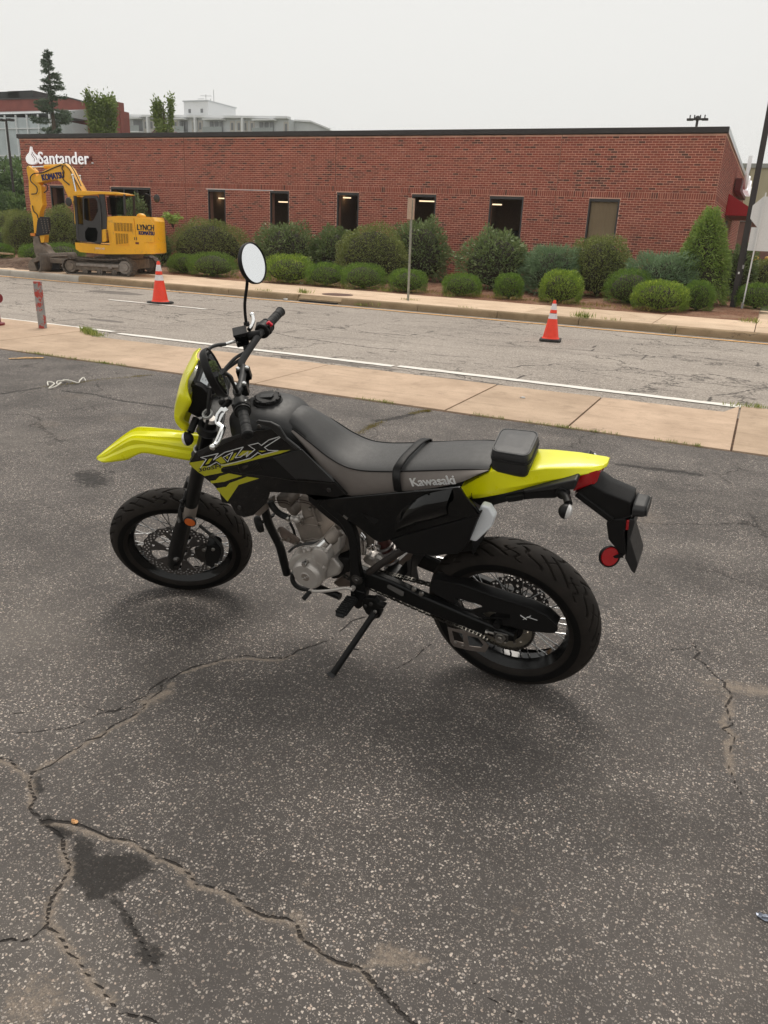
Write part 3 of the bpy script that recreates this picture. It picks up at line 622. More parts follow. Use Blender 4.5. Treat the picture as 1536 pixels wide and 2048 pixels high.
# rooms behind the glass
rm = G(); rm.box(((XL+XR)/2, 27.6, 2.0), (XR-XL-.8, .1, 3.6)); rm.box(((XL+XR)/2, 25.8, .2), (XR-XL-.8, 3.4, .1)); rm.box(((XL+XR)/2, 25.8, 2.86), (XR-XL-.8, 3.4, .06))
for x in (-23.9, -19.2, -13.9, -8.6, -5.6): rm.box((x, 25.6, 1.5), (.1, 2.4, 2.6))
rm.build('room', M_ROOM, bank, smooth=0)
t_ = NT('ceiling_light'); t_.t.links.new(t_.n('Emission', {'Color': (1, .78, .5), 'Strength': 1.5}).outputs[0], t_.out.inputs[0]); M_TUBE = t_.m
for x, z in ((-19.15, 2.46), (-16.25, 2.40), (-13.85, 2.60), (-10.72, 2.56), (-8.38, 2.52)):
    g_ = G(); g_.box((x, 25.9, z), (.50, .12, .035)); g_.build('ceiling_light', M_TUBE, bank, smooth=0)
M_DESK = simple('dark_furniture', (.035, .028, .025), .6)
for i, (a, b_) in enumerate(wins):
    f = G(); t = .05; y0 = YB+.035
    f.box(((a+b_)/2, y0, ZW1-.04), (b_-a, .07, .08)); f.box(((a+b_)/2, y0, ZW0+.03), (b_-a, .07, .06))
    f.box((a+t/2, y0, (ZW0+ZW1)/2-.01), (t, .07, ZW1-ZW0-.14)); f.box((b_-t/2, y0, (ZW0+ZW1)/2-.01), (t, .07, ZW1-ZW0-.14))
    mull = [a+(b_-a)*k/3 for k in (1, 2)] if i == 1 else []
    for m_ in mull: f.box((m_, y0, (ZW0+ZW1)/2-.01), (.05, .07, ZW1-ZW0-.14))
    wf = f.build('window_frame', M_FRAME, bank, smooth=0, bevel=.004, seg=1)
    edges = [a]+mull+[b_]
    for p, q_ in zip(edges[:-1], edges[1:]):
        g_ = G(); g_.add([(p+.03, YB+.045, ZW0+.06), (q_-.03, YB+.045, ZW0+.06), (q_-.03, YB+.045, ZW1-.07), (p+.03, YB+.045, ZW1-.07)], [(0, 1, 2, 3)]); g_.build('pane', M_GLASS, wf, smooth=0)
    if i == 7:
        g_ = G(); g_.grid([[(x, YB+.10+.004*math.sin(x*60), z) for z in (ZW0+.05, ZW1-.05)] for x in np.linspace(a+.06, b_-.06, 40)]); g_.build('blind', M_BLIND, bank, label='drawn tan blind filling the rightmost window')
    if i in (2, 5, 6): g_ = G(); g_.box(((a+b_)/2+.15, YB+1.0, 1.15), (.5, .5, .7)); g_.box(((a+b_)/2-.1, YB+1.3, 1.5), (.25, .3, .5)); g_.build('desk', M_DESK, bank, bevel=.02)
# letter sign on the front
sg = G(); sg.box((-24.48, YB-.05, 3.60), (2.62, .06, .15)); sign = sg.build('sign', M_REDBOX, bank, smooth=0, bevel=.01)
fl1 = [(-26.353,3.597),(-26.276,3.7),(-26.137,3.802),(-26.046,4.004),(-26.006,3.862),(-25.878,3.741),(-25.754,3.673),(-25.707,3.58),(-25.786,3.457),(-25.968,3.383),(-26.152,3.382),(-26.313,3.454)]
g_ = G(); g_.prism([(x, YB-.18, z) for x, z in spline([(x, 0, z) for x, z in fl1+[fl1[0]]], 4)[:-1][:, [0, 2]]], (0, .1, 0)); g_.build('flame_emblem', M_SIGNW, sign, smooth=0, bevel=.006, seg=1)
g_ = G()
for pts in ([(-26.027,3.756),(-25.963,3.655),(-25.884,3.574),(-25.911,3.473)], [(-25.981,3.817),(-25.896,3.696),(-25.786,3.615),(-25.758,3.522)]): g_.tube(spline([(x, YB-.185, z) for x, z in pts], 5), .012, 6)
g_.build('flame_groove', M_REDBOX, sign)
me = text_mesh('Santander', .60, .03, .004, 0, M_SIGNW, 1.05); v_ = np.array([q.co for q in me.vertices]); w0_ = v_[:, 0].max()-v_[:, 0].min(); me.transform(Matrix.Diagonal((2.52/w0_, 1, 1, 1)))
inst('lettering', me, sign, (-25.74, YB-.13, 3.405))
g_ = G(); g_.box((-23.03, YB-.13, 3.45), (.05, .07, .05)); g_.build('red_dot', M_WHITE, sign)
# side: sign, awning, door
g_ = G(); g_.box((XR+.14, 34.0, 3.57), (.2, 5.6, .42)); s2 = g_.build('sign', M_REDBOX, bank, smooth=0, bevel=.01, label='red sign box on the side wall seen edge-on')
me = text_mesh('Santander', .75, .12, .012, 0, M_SIGNW, .97); inst('lettering', me, s2, (XR+.34, 32.3, 3.42), (0, 0, R(90)))
g_ = G(); g_.lathe([(0, 0), (.32, 0), (.36, .06), (.30, .12), (0, .12)], (XR+.30, 31.5, 3.78), (1, 0, 0), 20); g_.prism([(XR+.3, 31.2, 3.9), (XR+.3, 31.8, 3.9), (XR+.3, 31.45, 4.5)], (.12, 0, 0)); g_.build('flame_emblem', M_WHITE, s2)
aw = G(); y0, y1, x0, x1 = 29.2, 34.6, XR+.01, XR+1.15
aw.prism([(x0, y0, 3.17), (x0, y0, 2.52), (x1, y0, 2.52)], (0, y1-y0, 0)); aw.build('awning', M_RED, bank, smooth=0)
g_ = G(); g_.box((XR-.12, (SD0+SD1)/2, 1.25), (.06, SD1-SD0, 2.4)); dr = g_.build('door', M_FRAME, bank, smooth=0)
g_ = G(); g_.box((XR-.07, (SD0+SD1)/2, 1.3), (.02, SD1-SD0-.3, 2.0)); g_.build('pane', M_GLASS, dr)
# vent caps on the roof
g_ = G(); g_.rod((XR-4.6, YB+3, 4.28), (XR-4.6, YB+3, 4.52), .04, 10); g_.build('vent_pipe', M_BRONZE, bank)
g_ = G(); g_.box((-16.7, YB-.008, 2.668), (2.75, .012, .018)); g_.build('lintel_strip', M_WHITE, bank, label='thin white strip beneath the upright bricks, between two windows')

# ================================================================ plants
def leaf_quads(C, N, size, aspect, spread=.6, droop=0.0, r=None):
    r = r or rng; n = len(C); d = N+r.normal(0, spread, (n, 3)); d[:, 2] -= droop; d /= np.linalg.norm(d, axis=1)[:, None]
    a = np.cross(d, r.normal(0, 1, (n, 3))); a /= np.linalg.norm(a, axis=1)[:, None]+1e-9
    L = (size*r.uniform(.7, 1.3, n))[:, None]; W = L*aspect
    return np.stack([C-d*L*.1-a*W*.25, C-d*L*.1+a*W*.25, C+d*L*.9+a*W*.5*.6, C+d*L*.9-a*W*.5*.6], 1) if False else np.stack([C, C+d*L*.45+a*W*.5, C+d*L, C+d*L*.45-a*W*.5], 1)
def bush(name, x, y, w, h, d, mat, n, size, aspect, label, cat='shrub', style='round', zb=None, spread=.6, lump=.12, group=None, droop=0., tipbias=.0):
    z0 = bed_z(x, y) if zb is None else zb
    o = empty(name, (x, y, z0), label=label, cat=cat, group=group)
    r = np.random.default_rng(int((x*13+y*7+w*91)*100) % 99991)
    u = r.normal(0, 1, (n, 3)); u /= np.linalg.norm(u, axis=1)[:, None]; u[:, 2] = np.where(u[:, 2] < -.55, np.abs(u[:, 2])-.5, u[:, 2]); u /= np.linalg.norm(u, axis=1)[:, None]
    ph = r.uniform(0, 6.28, 12)
    lm = 1+lump*(np.sin(u[:, 0]*5+ph[0])*np.sin(u[:, 1]*4+ph[1])+.6*np.sin(u[:, 2]*9+ph[2])*np.sin(u[:, 0]*11+ph[3]))
    e = 2.6 if style == 'hedge' else 2.0
    k = (np.abs(u)**e).sum(1)**(-1/e)*lm; rr = r.uniform(.80, 1.04, n)*k
    cz = h*.55/1.55
    zc = u[:, 2]*rr
    if style == 'cone': taper = np.clip(1-.38*np.clip(zc, -.4, 1), .35, 1.3)
    else: taper = 1
    C = np.stack([u[:, 0]*rr*w/2*taper, u[:, 1]*rr*d/2*taper, cz+zc*(h-cz)], 1)
    C[:, 2] = np.abs(C[:, 2])+.01
    N = u.copy()
    if style == 'hedge': N = u*.5+np.array([0, 0, .8])
    if style == 'spray': N = u*np.array([1, 1, .35])+np.array([0, 0, .35])
    Q = leaf_quads(C, N, size, aspect, spread, droop, r)
    clump = .5+.5*np.sin(C[:, 0]*9/w*2+ph[4])*np.sin(C[:, 2]*12/h+ph[5])*np.sin(C[:, 1]*7/w+ph[6])
    shoot = r.random(n) < .07; C[shoot] += N[shoot]*np.array([1, 1, 1])*(r.uniform(.02, .10, (shoot.sum(), 1))*min(w, h)); clumps = r.normal(size=(9, 3)); clumps /= np.linalg.norm(clumps, axis=1)[:, None]; gap = (u@clumps.T).max(1); C += (u*np.where((gap > .93)&(r.random(n) < .75), -.10, 0)[:, None]*min(w, h)) if style != 'hedge' else 0
    tone_ = np.clip(r.beta(2, 3, n)*.75+.25*clump+tipbias*np.clip(u[:, 2], 0, 1)+.1*r.normal(size=n), 0, 1)
    inst('foliage', fast_quads('foliage', Q, mat, tone_), o, kind='stuff')
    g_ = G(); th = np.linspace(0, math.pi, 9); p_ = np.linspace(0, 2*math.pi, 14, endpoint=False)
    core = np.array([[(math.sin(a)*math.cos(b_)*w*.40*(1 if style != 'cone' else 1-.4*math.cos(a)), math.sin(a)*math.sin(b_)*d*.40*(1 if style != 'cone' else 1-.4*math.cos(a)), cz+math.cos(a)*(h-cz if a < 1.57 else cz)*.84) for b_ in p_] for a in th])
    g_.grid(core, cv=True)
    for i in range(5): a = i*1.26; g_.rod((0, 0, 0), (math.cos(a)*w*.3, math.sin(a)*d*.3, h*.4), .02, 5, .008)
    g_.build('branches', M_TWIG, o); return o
def bpx(box, Y):
    """full-size of a plant seen between two world points"""
    return box
plants = [
 # kind, (x0,x1), y, height, label
 ('yew', -15.37, 19.0, 0.85, 0.49, 'low clipped dark yew beside the digger, leftmost of the front row'),
 ('yew', -14.27, 18.9, 1.34, 0.6, 'wide clipped dark yew beneath the olive mound left of the mirror'),
 ('yewb', -11.67, 18.8, 1.33, 0.65, 'wide low yew with bright yellow-green tips, left of the round mirror'),
 ('yew', -10.47, 18.7, 0.99, 0.52, 'clipped yew between the bright-tipped yew and the big olive dome'),
 ('yew', -9.37, 18.7, 1.1, 0.57, 'clipped round yew at the foot of the big olive dome'),
 ('yew', -8.13, 18.7, 0.92, 0.5, 'clipped yew standing behind the thin metal sign post'),
 ('yew', -6.72, 18.8, 0.92, 0.47, 'dark boxy yew alone on the mulch below the bare stretch of wall'),
 ('yew', -5.56, 18.9, 0.63, 0.54, 'small round dark yew in front of the tall rhododendron'),
 ('yewb', -4.31, 18.9, 0.94, 0.67, 'bright-tipped yew just right of the near orange cone'),
 ('yew', -2.89, 19.9, 1.09, 0.73, 'dark low yew hedge between the clipped dome and the blue-green juniper'),
 ('yewb', -2.1, 19.0, 1.17, 0.57, 'long bright-tipped yew in front of the blue-green juniper'),
 ('yew', -1.32, 19.4, 0.64, 0.6, 'mid-green yew left of the dark lamp pole'),
 ('yew', -0.14, 20.9, 0.87, 0.52, 'low spreading yew behind the white sign post at the right edge'),
 ('yew', -21.09, 18.9, 1.07, 0.51, 'low clipped yew beneath the digger arm'),
 ('yew', -20.74, 19.6, 1.33, 0.54, 'low yew hedge behind the dozer blade of the digger'),
 ('yew', -23.3, 19.4, 0.75, 0.42, 'low yew at the left edge above the dug soil'),
 ('aza', -16.32, 21.4, 2.96, 1.39, 'broad olive azalea mound beneath the third window from the left'),
 ('rho', -13.51, 21.6, 1.97, 1.35, 'rhododendron with silvery green leaves left of the fifth window'),
 ('rho', -12.06, 22.2, 1.62, 1.26, 'rhododendron under the middle narrow window, half behind the olive dome'),
 ('aza', -10.2, 20.9, 2.17, 1.44, 'largest olive green dome of azalea left of the metal sign post'),
 ('rho', -9.18, 21.8, 1.72, 1.59, 'ragged rhododendron right behind the metal sign post'),
 ('rho', -6.63, 21.0, 1.85, 1.38, 'tall broad rhododendron beneath the widest plain dark window'),
 ('jun', -5.03, 20.8, 1.39, 1.1, 'spreading blue-green juniper left of the dome under the blind window'),
 ('aza', -3.91, 21.2, 1.6, 1.42, 'rounded green dome beneath the window with the tan blind'),
 ('jun', -2.27, 20.6, 1.61, 1.07, 'feathery blue-green juniper left of the tall hemlock'),
 ('hem', -1.45, 20.9, 1.16, 2.07, 'tall cone-shaped bright hemlock at the corner of the bank'),
 ('rho', -0.63, 22.6, 0.7, 1.29, 'dark broad-leaved shrub behind the lamp pole'),
 ('aza', -0.06, 23.6, 0.84, 0.99, 'flat-topped green shrub behind the white sign at the right edge'),
 ('aza', -24.66, 21.6, 1.54, 1.42, 'olive shrub behind the digger arm, leftmost of the mounds by the wall'),
 ('aza', -22.37, 21.2, 1.48, 1.6, 'pointed olive shrub between the digger arm and its cab'),
 ('aza', -27.66, 23.5, 2.04, 1.36, 'yellow-green shrub beyond the left end of the bank'),
 ('yew', -26.11, 21.8, 1.24, 0.76, 'dark shrub low at the left edge under the yellow-green one'),
 ('rho', -20.18, 22.3, 1.25, 1.89, 'light green shrub showing above the engine hood of the digger'),
 ('rho', -17.68, 20.8, 0.47, 0.95, 'dark shrub peeping out behind the digger counterweight'),
]
KD = dict(yew=(M_YEW, 5200, .045, .22, 'hedge', .5, .05, 0, .0), yewb=(M_YEWB, 5600, .060, .20, 'hedge', .55, .06, 0, .12), aza=(M_AZA, 9000, .045, .5, 'round', .8, .10, 0, 0),
          rho=(M_RHO, 3000, .11, .30, 'round', .6, .16, -.1, 0), jun=(M_JUN, 6500, .13, .11, 'spray', .5, .22, -.1, .1), hem=(M_HEM, 9500, .085, .22, 'cone', .55, .07, .35, .05))
for k, x, y, w_, h_, lab in plants:
    m_, n_, s_, asp, st_, sp_, lp_, dr_, tb_ = KD[k]
    nn = int(n_*min(1.3, max(.5, w_*h_/1.5))) if k in ('aza', 'rho', 'jun') else n_
    bush({'yew': 'yew_bush', 'yewb': 'yew_bush', 'aza': 'azalea_bush', 'rho': 'rhododendron_bush', 'jun': 'juniper_bush', 'hem': 'hemlock_bush'}[k], x, y, w_*1.04, h_*1.03, min(w_, 1.5)*.9, m_, int(nn*1.35), s_, asp, lab, 'shrub', st_, None, sp_, lp_, {'yew': 'clipped yews along the pavement', 'yewb': 'clipped yews along the pavement'}.get(k), dr_, tb_)
# fern-like young shoots standing out of the left mound
def frond_plant(x, y, z, w_, h_, mat, n, label, name='sumac_sapling'):
    o = empty(name, (x, y, z), label=label, cat='plant'); r = np.random.default_rng(5); Q = []; st = G()
    for i in range(n):
        a = r.uniform(0, 6.28); L = r.uniform(.5, 1)*w_; p = [np.array([0, 0, 0]), np.array([math.cos(a)*L*.25, math.sin(a)*L*.25, h_*.6]), np.array([math.cos(a)*L*.6, math.sin(a)*L*.4, h_*r.uniform(.6, 1)])]
        p = spline(p, 8); st.tube(p, .006, 4)
        for q in p[5:]:
            for s_ in (-1, 1): Q.append((q, unit([-math.sin(a)*s_, math.cos(a)*s_, -.2])))
    C = np.array([q[0] for q in Q]); N = np.array([q[1] for q in Q]); C = np.repeat(C, 2, 0); N = np.repeat(N, 2, 0); C = C+r.normal(0, .02, C.shape)
    inst('foliage', fast_quads('foliage', leaf_quads(C, N, .11, .28, .25, 0, r), mat, r.uniform(.4, 1, len(C))), o, kind='stuff'); st.build('stem', M_TWIG, o)
frond_plant(-17.35, 21.0, 1.35, .75, .50, M_HEM, 16, 'young feathery bright green sapling growing out of the olive mound')

def tree(name, x, y, z, h, w_, mat, kind, label, group=None, n=9000, trunk=None, sz=.25):
    o = empty(name, (x, y, z), label=label, cat='tree', group=group); r = np.random.default_rng(int(abs(x*7+y*3+h))+5); C = []; N = []
    tr = G(); tr.tube([(0, 0, 0), (r.normal()*.05, r.normal()*.05, h*.5), (0, 0, h*.97)], [h*.018+.05, h*.012+.02, .015], 8); 
    if kind == 'spruce':
        nb = int(h*10)
        for i in range(nb):
            t = (i+r.uniform())/nb; zz_ = h*(.06+.93*t); L = w_*.5*(1-t)**.85*r.uniform(.65, 1.12)+.12; a = r.uniform(0, 6.28)
            m_ = max(4, int(n/nb*(.25+1.5*(1-t)))); s_ = r.uniform(.08, 1, m_)**.8
            px_ = np.stack([np.cos(a)*L*s_, np.sin(a)*L*s_, zz_-.22*L*s_+.12*L*s_**2*2], 1); px_ += r.normal(0, .075, px_.shape)*np.array([1, 1, .6])
            C.append(px_); N.append(np.tile([math.cos(a), math.sin(a), -.1], (m_, 1)))
            tr.rod((0, 0, zz_), (math.cos(a)*L*.8, math.sin(a)*L*.8, zz_-.1*L), .02, 4, .006)
    elif kind == 'poplar':
        for i in range(26):
            a = r.uniform(0, 6.28); z0 = h*r.uniform(.05, .7); L = h*r.uniform(.2, .42); rad = w_*.42*r.uniform(.25, 1)
            p = np.array([(0, 0, z0), (math.cos(a)*rad*.7, math.sin(a)*rad*.7, z0+L*.45), (math.cos(a)*rad*.95, math.sin(a)*rad*.95, min(h*r.uniform(.9, 1), z0+L))]); tr.tube(p, [.03, .02, .008], 4)
            q = spline(p, 6); m_ = n//26; k_ = r.integers(3, len(q), m_); C.append(q[k_]+r.normal(0, w_*.06, (m_, 3))*np.array([1, 1, 1.8])); N.append(np.tile([math.cos(a)*.4, math.sin(a)*.4, .5], (m_, 1)))
    else:
        nb = 34
        for i in range(nb):
            u = unit(r.normal(size=3)); u[2] = abs(u[2])*1.1-.25; c_ = np.array([u[0]*w_*.36, u[1]*w_*.36, h*.55+u[2]*h*.36])*r.uniform(.75, 1.02)
            tr.tube([(0, 0, h*.25), c_*np.array([.5, .5, .8]), c_], [.06, .04, .01], 5)
            m_ = n//nb; d = r.normal(size=(m_, 3)); d /= np.linalg.norm(d, axis=1)[:, None]; rad = w_*r.uniform(.12, .2)
            C.append(c_+d*rad*r.uniform(.5, 1, (m_, 1))**.5*np.array([1, 1, .75])); N.append(d+np.array([0, 0, .3]))
    C = np.vstack(C); N = np.vstack(N)
    tone_ = np.clip(r.beta(2, 2.5, len(C))+.2*np.sin(C[:, 2]*3+C[:, 0]*2), 0, 1)
    inst('foliage', fast_quads('foliage', leaf_quads(C, N, sz, .45 if kind != 'spruce' else .35, .6, 0, r), mat, tone_), o, kind='stuff')
    tr.build('trunk', M_BARK, o); return o
tree('spruce_tree', -47.35, 45, -.05, 12.4, 5.7, M_SPR, 'spruce', 'tall thin spruce with sparse top rising behind the left end of the bank', n=52000, sz=.15)
tree('poplar_tree', -38.15, 40, -.05, 8.8, 2.0, M_POP, 'poplar', 'light green poplar behind the bank, just right of the tall spruce', n=26000, sz=.19)
tree('poplar_tree', -33.35, 40, -.05, 8.35, 1.95, M_POP, 'poplar', 'grey-green poplar behind the bank in front of the pale apartment block', n=24000, sz=.19)
for x, y, h_, w_, lab in ((-37.5, 32, 4.3, 4.4, 'large dark leafy tree beyond the left end of the bank'), (-41.5, 36, 5.2, 5.0, 'leafy green tree at the far left edge, behind the thin lamp pole'), (-50.5, 47, 4.6, 6, 'dark tree before the glass front of the far brick building'),
                         (-33.6, 29.5, 2.6, 3.0, 'bushy green tree low beside the left corner of the bank')):
    tree('leafy_tree', x, y, 0, h_, w_, M_TREE, 'round', lab, n=9000, sz=.24)
for x, w_ in ((.35, .9), (1.3, 1.1)):
    bush('hedge_shrub', x, 27+x, w_*1.6, .95, 1.2, M_YEW, 4000, .08, .3, 'dark hedge shrub beyond the white sign, %s' % ('nearer the bank wall' if x < 1 else 'at the right edge of the picture'), 'shrub', 'hedge', .15)

# ================================================================ buildings behind
def wallpoly(g_, pts, y0, y1):
    g_.prism([(x, y0, z) for x, z in pts], (0, y1-y0, 0))
M_FARBRICK = simple('far_red_brick', (.25, .065, .05), .9, var=.12, vs_=1.2)
M_FARBRICK2 = simple('far_brown_brick', (.20, .09, .07), .9, var=.15, vs_=2)
M_SILVER = simple('silver_glazing', (.48, .53, .54), .35, .2, var=.1, vs_=.6)
M_MULL = simple('pale_mullion', (.72, .74, .74), .5)
M_BLACKBOX = simple('black_plant_housing', (.02, .02, .022), .7)
b1 = empty('office_building', (-64, 62, 0), label='far red brick office building with sloping glazed front behind the tall spruce', cat='building')
def rel(o, g_): return g_.xf(T=-np.array(o.location))
g_ = G(); wallpoly(g_, [(-90, 0), (-58.45, 0), (-58.45, 11.35), (-60.99, 11.85), (-90, 12.1)], 60, 64); rel(b1, g_).build('wall', M_FARBRICK, b1, smooth=0)
g_ = G(); wallpoly(g_, [(-58.42, 0), (-55.35, 0), (-55.35, 10.8), (-58.42, 11.33)], 60.5, 61.6); rel(b1, g_).build('wall', M_FARBRICK, b1, smooth=0)
g_ = G(); g_.box((-55.85, 60.75, 5.75), (.8, .7, 11.5)); rel(b1, g_).build('chimney', M_FARBRICK, b1, smooth=0)
g_ = G(); wallpoly(g_, [(-90, 12.1), (-60.99, 11.85), (-58.45, 11.35), (-58.45, 11.45), (-60.99, 11.97), (-90, 12.22)], 59.9, 60.3); rel(b1, g_).build('coping', M_BRONZE, b1, smooth=0)
g_ = G(); g_.box((-70, 62, 12.2), (4.5, 3, 1.0)); rel(b1, g_).build('plant_housing', M_BLACKBOX, b1, smooth=0)
g_ = G(); g_.box((-66.6-1.0, 61.8, 12.15), (3.3, 2.6, 1.15)); rel(b1, g_).build('plant_housing', M_BLACKBOX, b1, smooth=0)
gl_ = G(); wallpoly(gl_, [(-80, 0), (-58.9, 0), (-58.9, 9.6), (-80, 10.2)], 55.5, 60); gl_.prism([(-80, 55.5, 10.0), (-80, 60, 10.9), (-80, 60, 10.0)], (21.1, 0, 0)); gz = rel(b1, gl_).build('glass_front', M_SILVER, b1, smooth=0)
for x in np.arange(-79, -58.5, 1.35): g_ = G(); g_.box((x, 55.44, 5), (.12, .12, 9.8)); rel(b1, g_).build('mullion', M_MULL, gz, smooth=0)
for z in (2.2, 4.4, 6.6, 8.8): g_ = G(); g_.box((-69.5, 55.42, z), (21, .1, .1)); rel(b1, g_).build('mullion', M_MULL, gz, smooth=0)

M_APT = simple('grey_panel_wall', (.55, .57, .58), .8, var=.06, vs_=.5); M_APTB = simple('beige_panel', (.50, .47, .43), .8, var=.05); M_APTW = simple('white_trim', (.78, .79, .80), .7, var=.04); M_DKGL = simple('dark_window', (.16, .17, .18), .3)
ap = empty('apartment_building', (-90, 125, 0), label='distant pale grey apartment block with balconies and a rooftop tower', cat='building')
SX = -118; EX = -74.6
g_ = G(); wallpoly(g_, [(SX, 0), (EX, 0), (EX, 18.1), (SX, 19.1)], 120, 138); wallpoly(g_, [(EX, 0), (-68.2, 0), (-68.2, 16.7), (-71.4, 17.8), (EX, 18.0)], 122, 136); rel(ap, g_).build('wall', M_APT, ap, smooth=0)
g_ = G(); wallpoly(g_, [(SX, 19.1), (EX, 18.1), (EX, 18.45), (SX, 19.45)], 119.4, 120.6); wallpoly(g_, [(EX, 18.0), (-71.4, 17.8), (-68.1, 16.7), (-68.1, 16.95), (-71.4, 18.05), (EX, 18.25)], 121.6, 122.2); rel(ap, g_).build('cornice', M_APTW, ap, smooth=0)
g_ = G(); g_.box((-94.65, 126, 19.9), (5.2, 8, 3.0)); tw = rel(ap, g_).build('roof_tower', M_APTW, ap, smooth=0)
g_ = G(); g_.box((-94.65, 126, 21.45), (5.5, 8.4, .15)); rel(ap, g_).build('tower_roof', M_APT, tw, smooth=0)
for x in (-96.0, -93.4): g_ = G(); g_.box((x, 121.95, 19.9), (.45, .1, .6)); rel(ap, g_).build('window', M_DKGL, tw, smooth=0)
def roofz(x): return 19.1+(x-SX)*(18.1-19.1)/(EX-SX)
bal = [(-112.5, -109.2), (-107.2, -104.6), (-96.8, -94.8), (-90.9, -86.9), (-80.9, -76.8)]
for x in np.arange(-116, -75, 1.32):
    if any(a-.4 < x < b_+.4 for a, b_ in bal): continue
    g_ = G(); g_.box((x, 119.95, roofz(x)-1.5), (.95, .08, 2.2)); pb = rel(ap, g_).build('panel', M_APTB, ap, smooth=0)
    g_ = G(); g_.box((x, 119.88, roofz(x)-1.25), (.42, .06, 1.1)); rel(ap, g_).build('window', M_DKGL, pb, smooth=0)
for a, b_ in bal:
    m_ = (a+b_)/2; z = roofz(m_)
    g_ = G(); g_.box((m_, 119.3, z-.28), (b_-a, 1.3, .25)); rel(ap, g_).build('canopy', M_APTW, ap, smooth=0)
    g_ = G(); g_.box((m_, 119.3, z-2.45), (b_-a, 1.3, .15)); bb = rel(ap, g_).build('balcony', M_APTW, ap, smooth=0)
    g_ = G(); g_.box((m_, 118.7, z-1.95), (b_-a, .06, .95)); rel(ap, g_).build('railing', simple('frosted_railing', (.30, .33, .33), .4), bb, smooth=0)
    for k in (.25, .5, .75): g_ = G(); g_.box((a+(b_-a)*k, 119.93, z-1.35), (.7, .06, 1.7)); rel(ap, g_).build('window', M_DKGL, ap, smooth=0)
g_ = G(); g_.box((-103.3, 119.6, 9.4), (.35, .6, 18.7)); g_.box((-93, 119.6, 9.3), (.35, .6, 18.5)); g_.box((-83.3, 119.6, 9.2), (.35, .6, 18.2)); g_.box((-108.5, 119.6, 9.4), (.35, .6, 18.7)); rel(ap, g_).build('pier', M_APTW, ap, smooth=0)
an = empty('roof_antenna', (-95.5, 126, 21.5), label='thin aerial mast and cross-bar aerials on the rooftop tower', cat='antenna')
g_ = G(); g_.rod((0, 0, 0), (0, 0, 1.6), .05, 5); g_.rod((-1.2, 0, 1.4), (1.2, 0, 1.3), .04, 5); g_.rod((1.0, 0, 0), (1.0, 0, .9), .05, 5); g_.rod((1.7, 0, 0), (1.7, 0, 2.3), .05, 5); g_.rod((-1.8, 0, .9), (-.4, 0, .9), .04, 5); g_.build('mast', M_STEEL, an)
# low dark red gable roof just behind the bank, between the poplars
lr = empty('low_building', (-62, 78, 0), label='low building with dark red pitched roof peeping between the two poplars', cat='building')
g_ = G(); g_.box((0, 0, 4.6), (9, 6, 9.2)); g_.build('wall', M_APTW, lr, smooth=0)
g_ = G(); g_.prism([(-4.7, -3.2, 9.2), (4.7, -3.2, 9.2), (-1.5, -3.2, 11.2)], (0, 6.4, 0)); g_.build('roof', simple('dark_red_roof', (.12, .035, .035), .7), lr, smooth=0)
# tan building at the right
tb_ = empty('tan_building', (4, 64, 0), label='tan panelled building behind the right end of the bank', cat='building')
M_TAN = simple('tan_panel', (.50, .44, .30), .8, var=.04); M_TAN2 = simple('grey_band', (.33, .33, .31), .7)
g_ = G(); g_.box((3.5, 64, 4.95), (12.6, 8, 3.2)); tw_ = rel(tb_, g_).build('wall', M_TAN, tb_, smooth=0)
for x in np.arange(-2.7, 6, .42): g_ = G(); g_.box((x, 59.97, 4.95), (.05, .06, 3.1)); rel(tb_, g_).build('panel_rib', M_TAN, tw_, smooth=0)
g_ = G(); g_.box((3.5, 64, 6.6), (12.8, 8.3, .26)); rel(tb_, g_).build('roof_edge', M_TAN2, tb_, smooth=0)
g_ = G(); g_.box((3.5, 64, 1.66), (12.5, 7.8, 3.3)); rel(tb_, g_).build('wall', M_FARBRICK2, tb_, smooth=0)
g_ = G(); g_.box((3.5, 59.93, 3.3), (12.6, .3, .14)); rel(tb_, g_).build('band', M_APTW, tb_, smooth=0)
for x in (-1.35, .8): g_ = G(); g_.box((x, 59.9, 4.0), (.9, .1, .45)); rel(tb_, g_).build('window', M_DKGL, tb_, smooth=0)
M_YEL = simple('yellow_paint', (.75, .42, .02), .5)
for i, (u_, lab) in enumerate(((-1.35, 'nearest the lamp pole'), (-.99, 'second from the lamp pole'), (-.62, 'third from the lamp pole'), (-.22, 'rightmost of the row'))):
    o = empty('yellow_bollard', (u_*1.25+1.1, 38, .25), label='yellow upright beyond the white sign, '+lab, cat='bollard', group='yellow bollards beyond the sign')
    g_ = G(); g_.rod((0, 0, 0), (0, 0, .95), .11, 12); g_.ball((0, 0, .95), (.11, .11, .06), 12); g_.build('post', M_YEL, o)
o = empty('yellow_hydrant', (-1.25, 37, .3), label='small yellow hydrant beyond the side wall of the bank', cat='hydrant')
g_ = G(); g_.lathe([(0, 0), (.14, 0), (.11, .1), (.11, .5), (.15, .53), (.10, .65), (0, .72)], (0, 0, 0), (0, 0, 1), 16); g_.build('barrel', M_YEL, o); g_ = G(); g_.rod((-.2, 0, .4), (.2, 0, .4), .06, 10); g_.build('outlet', M_YEL, o)

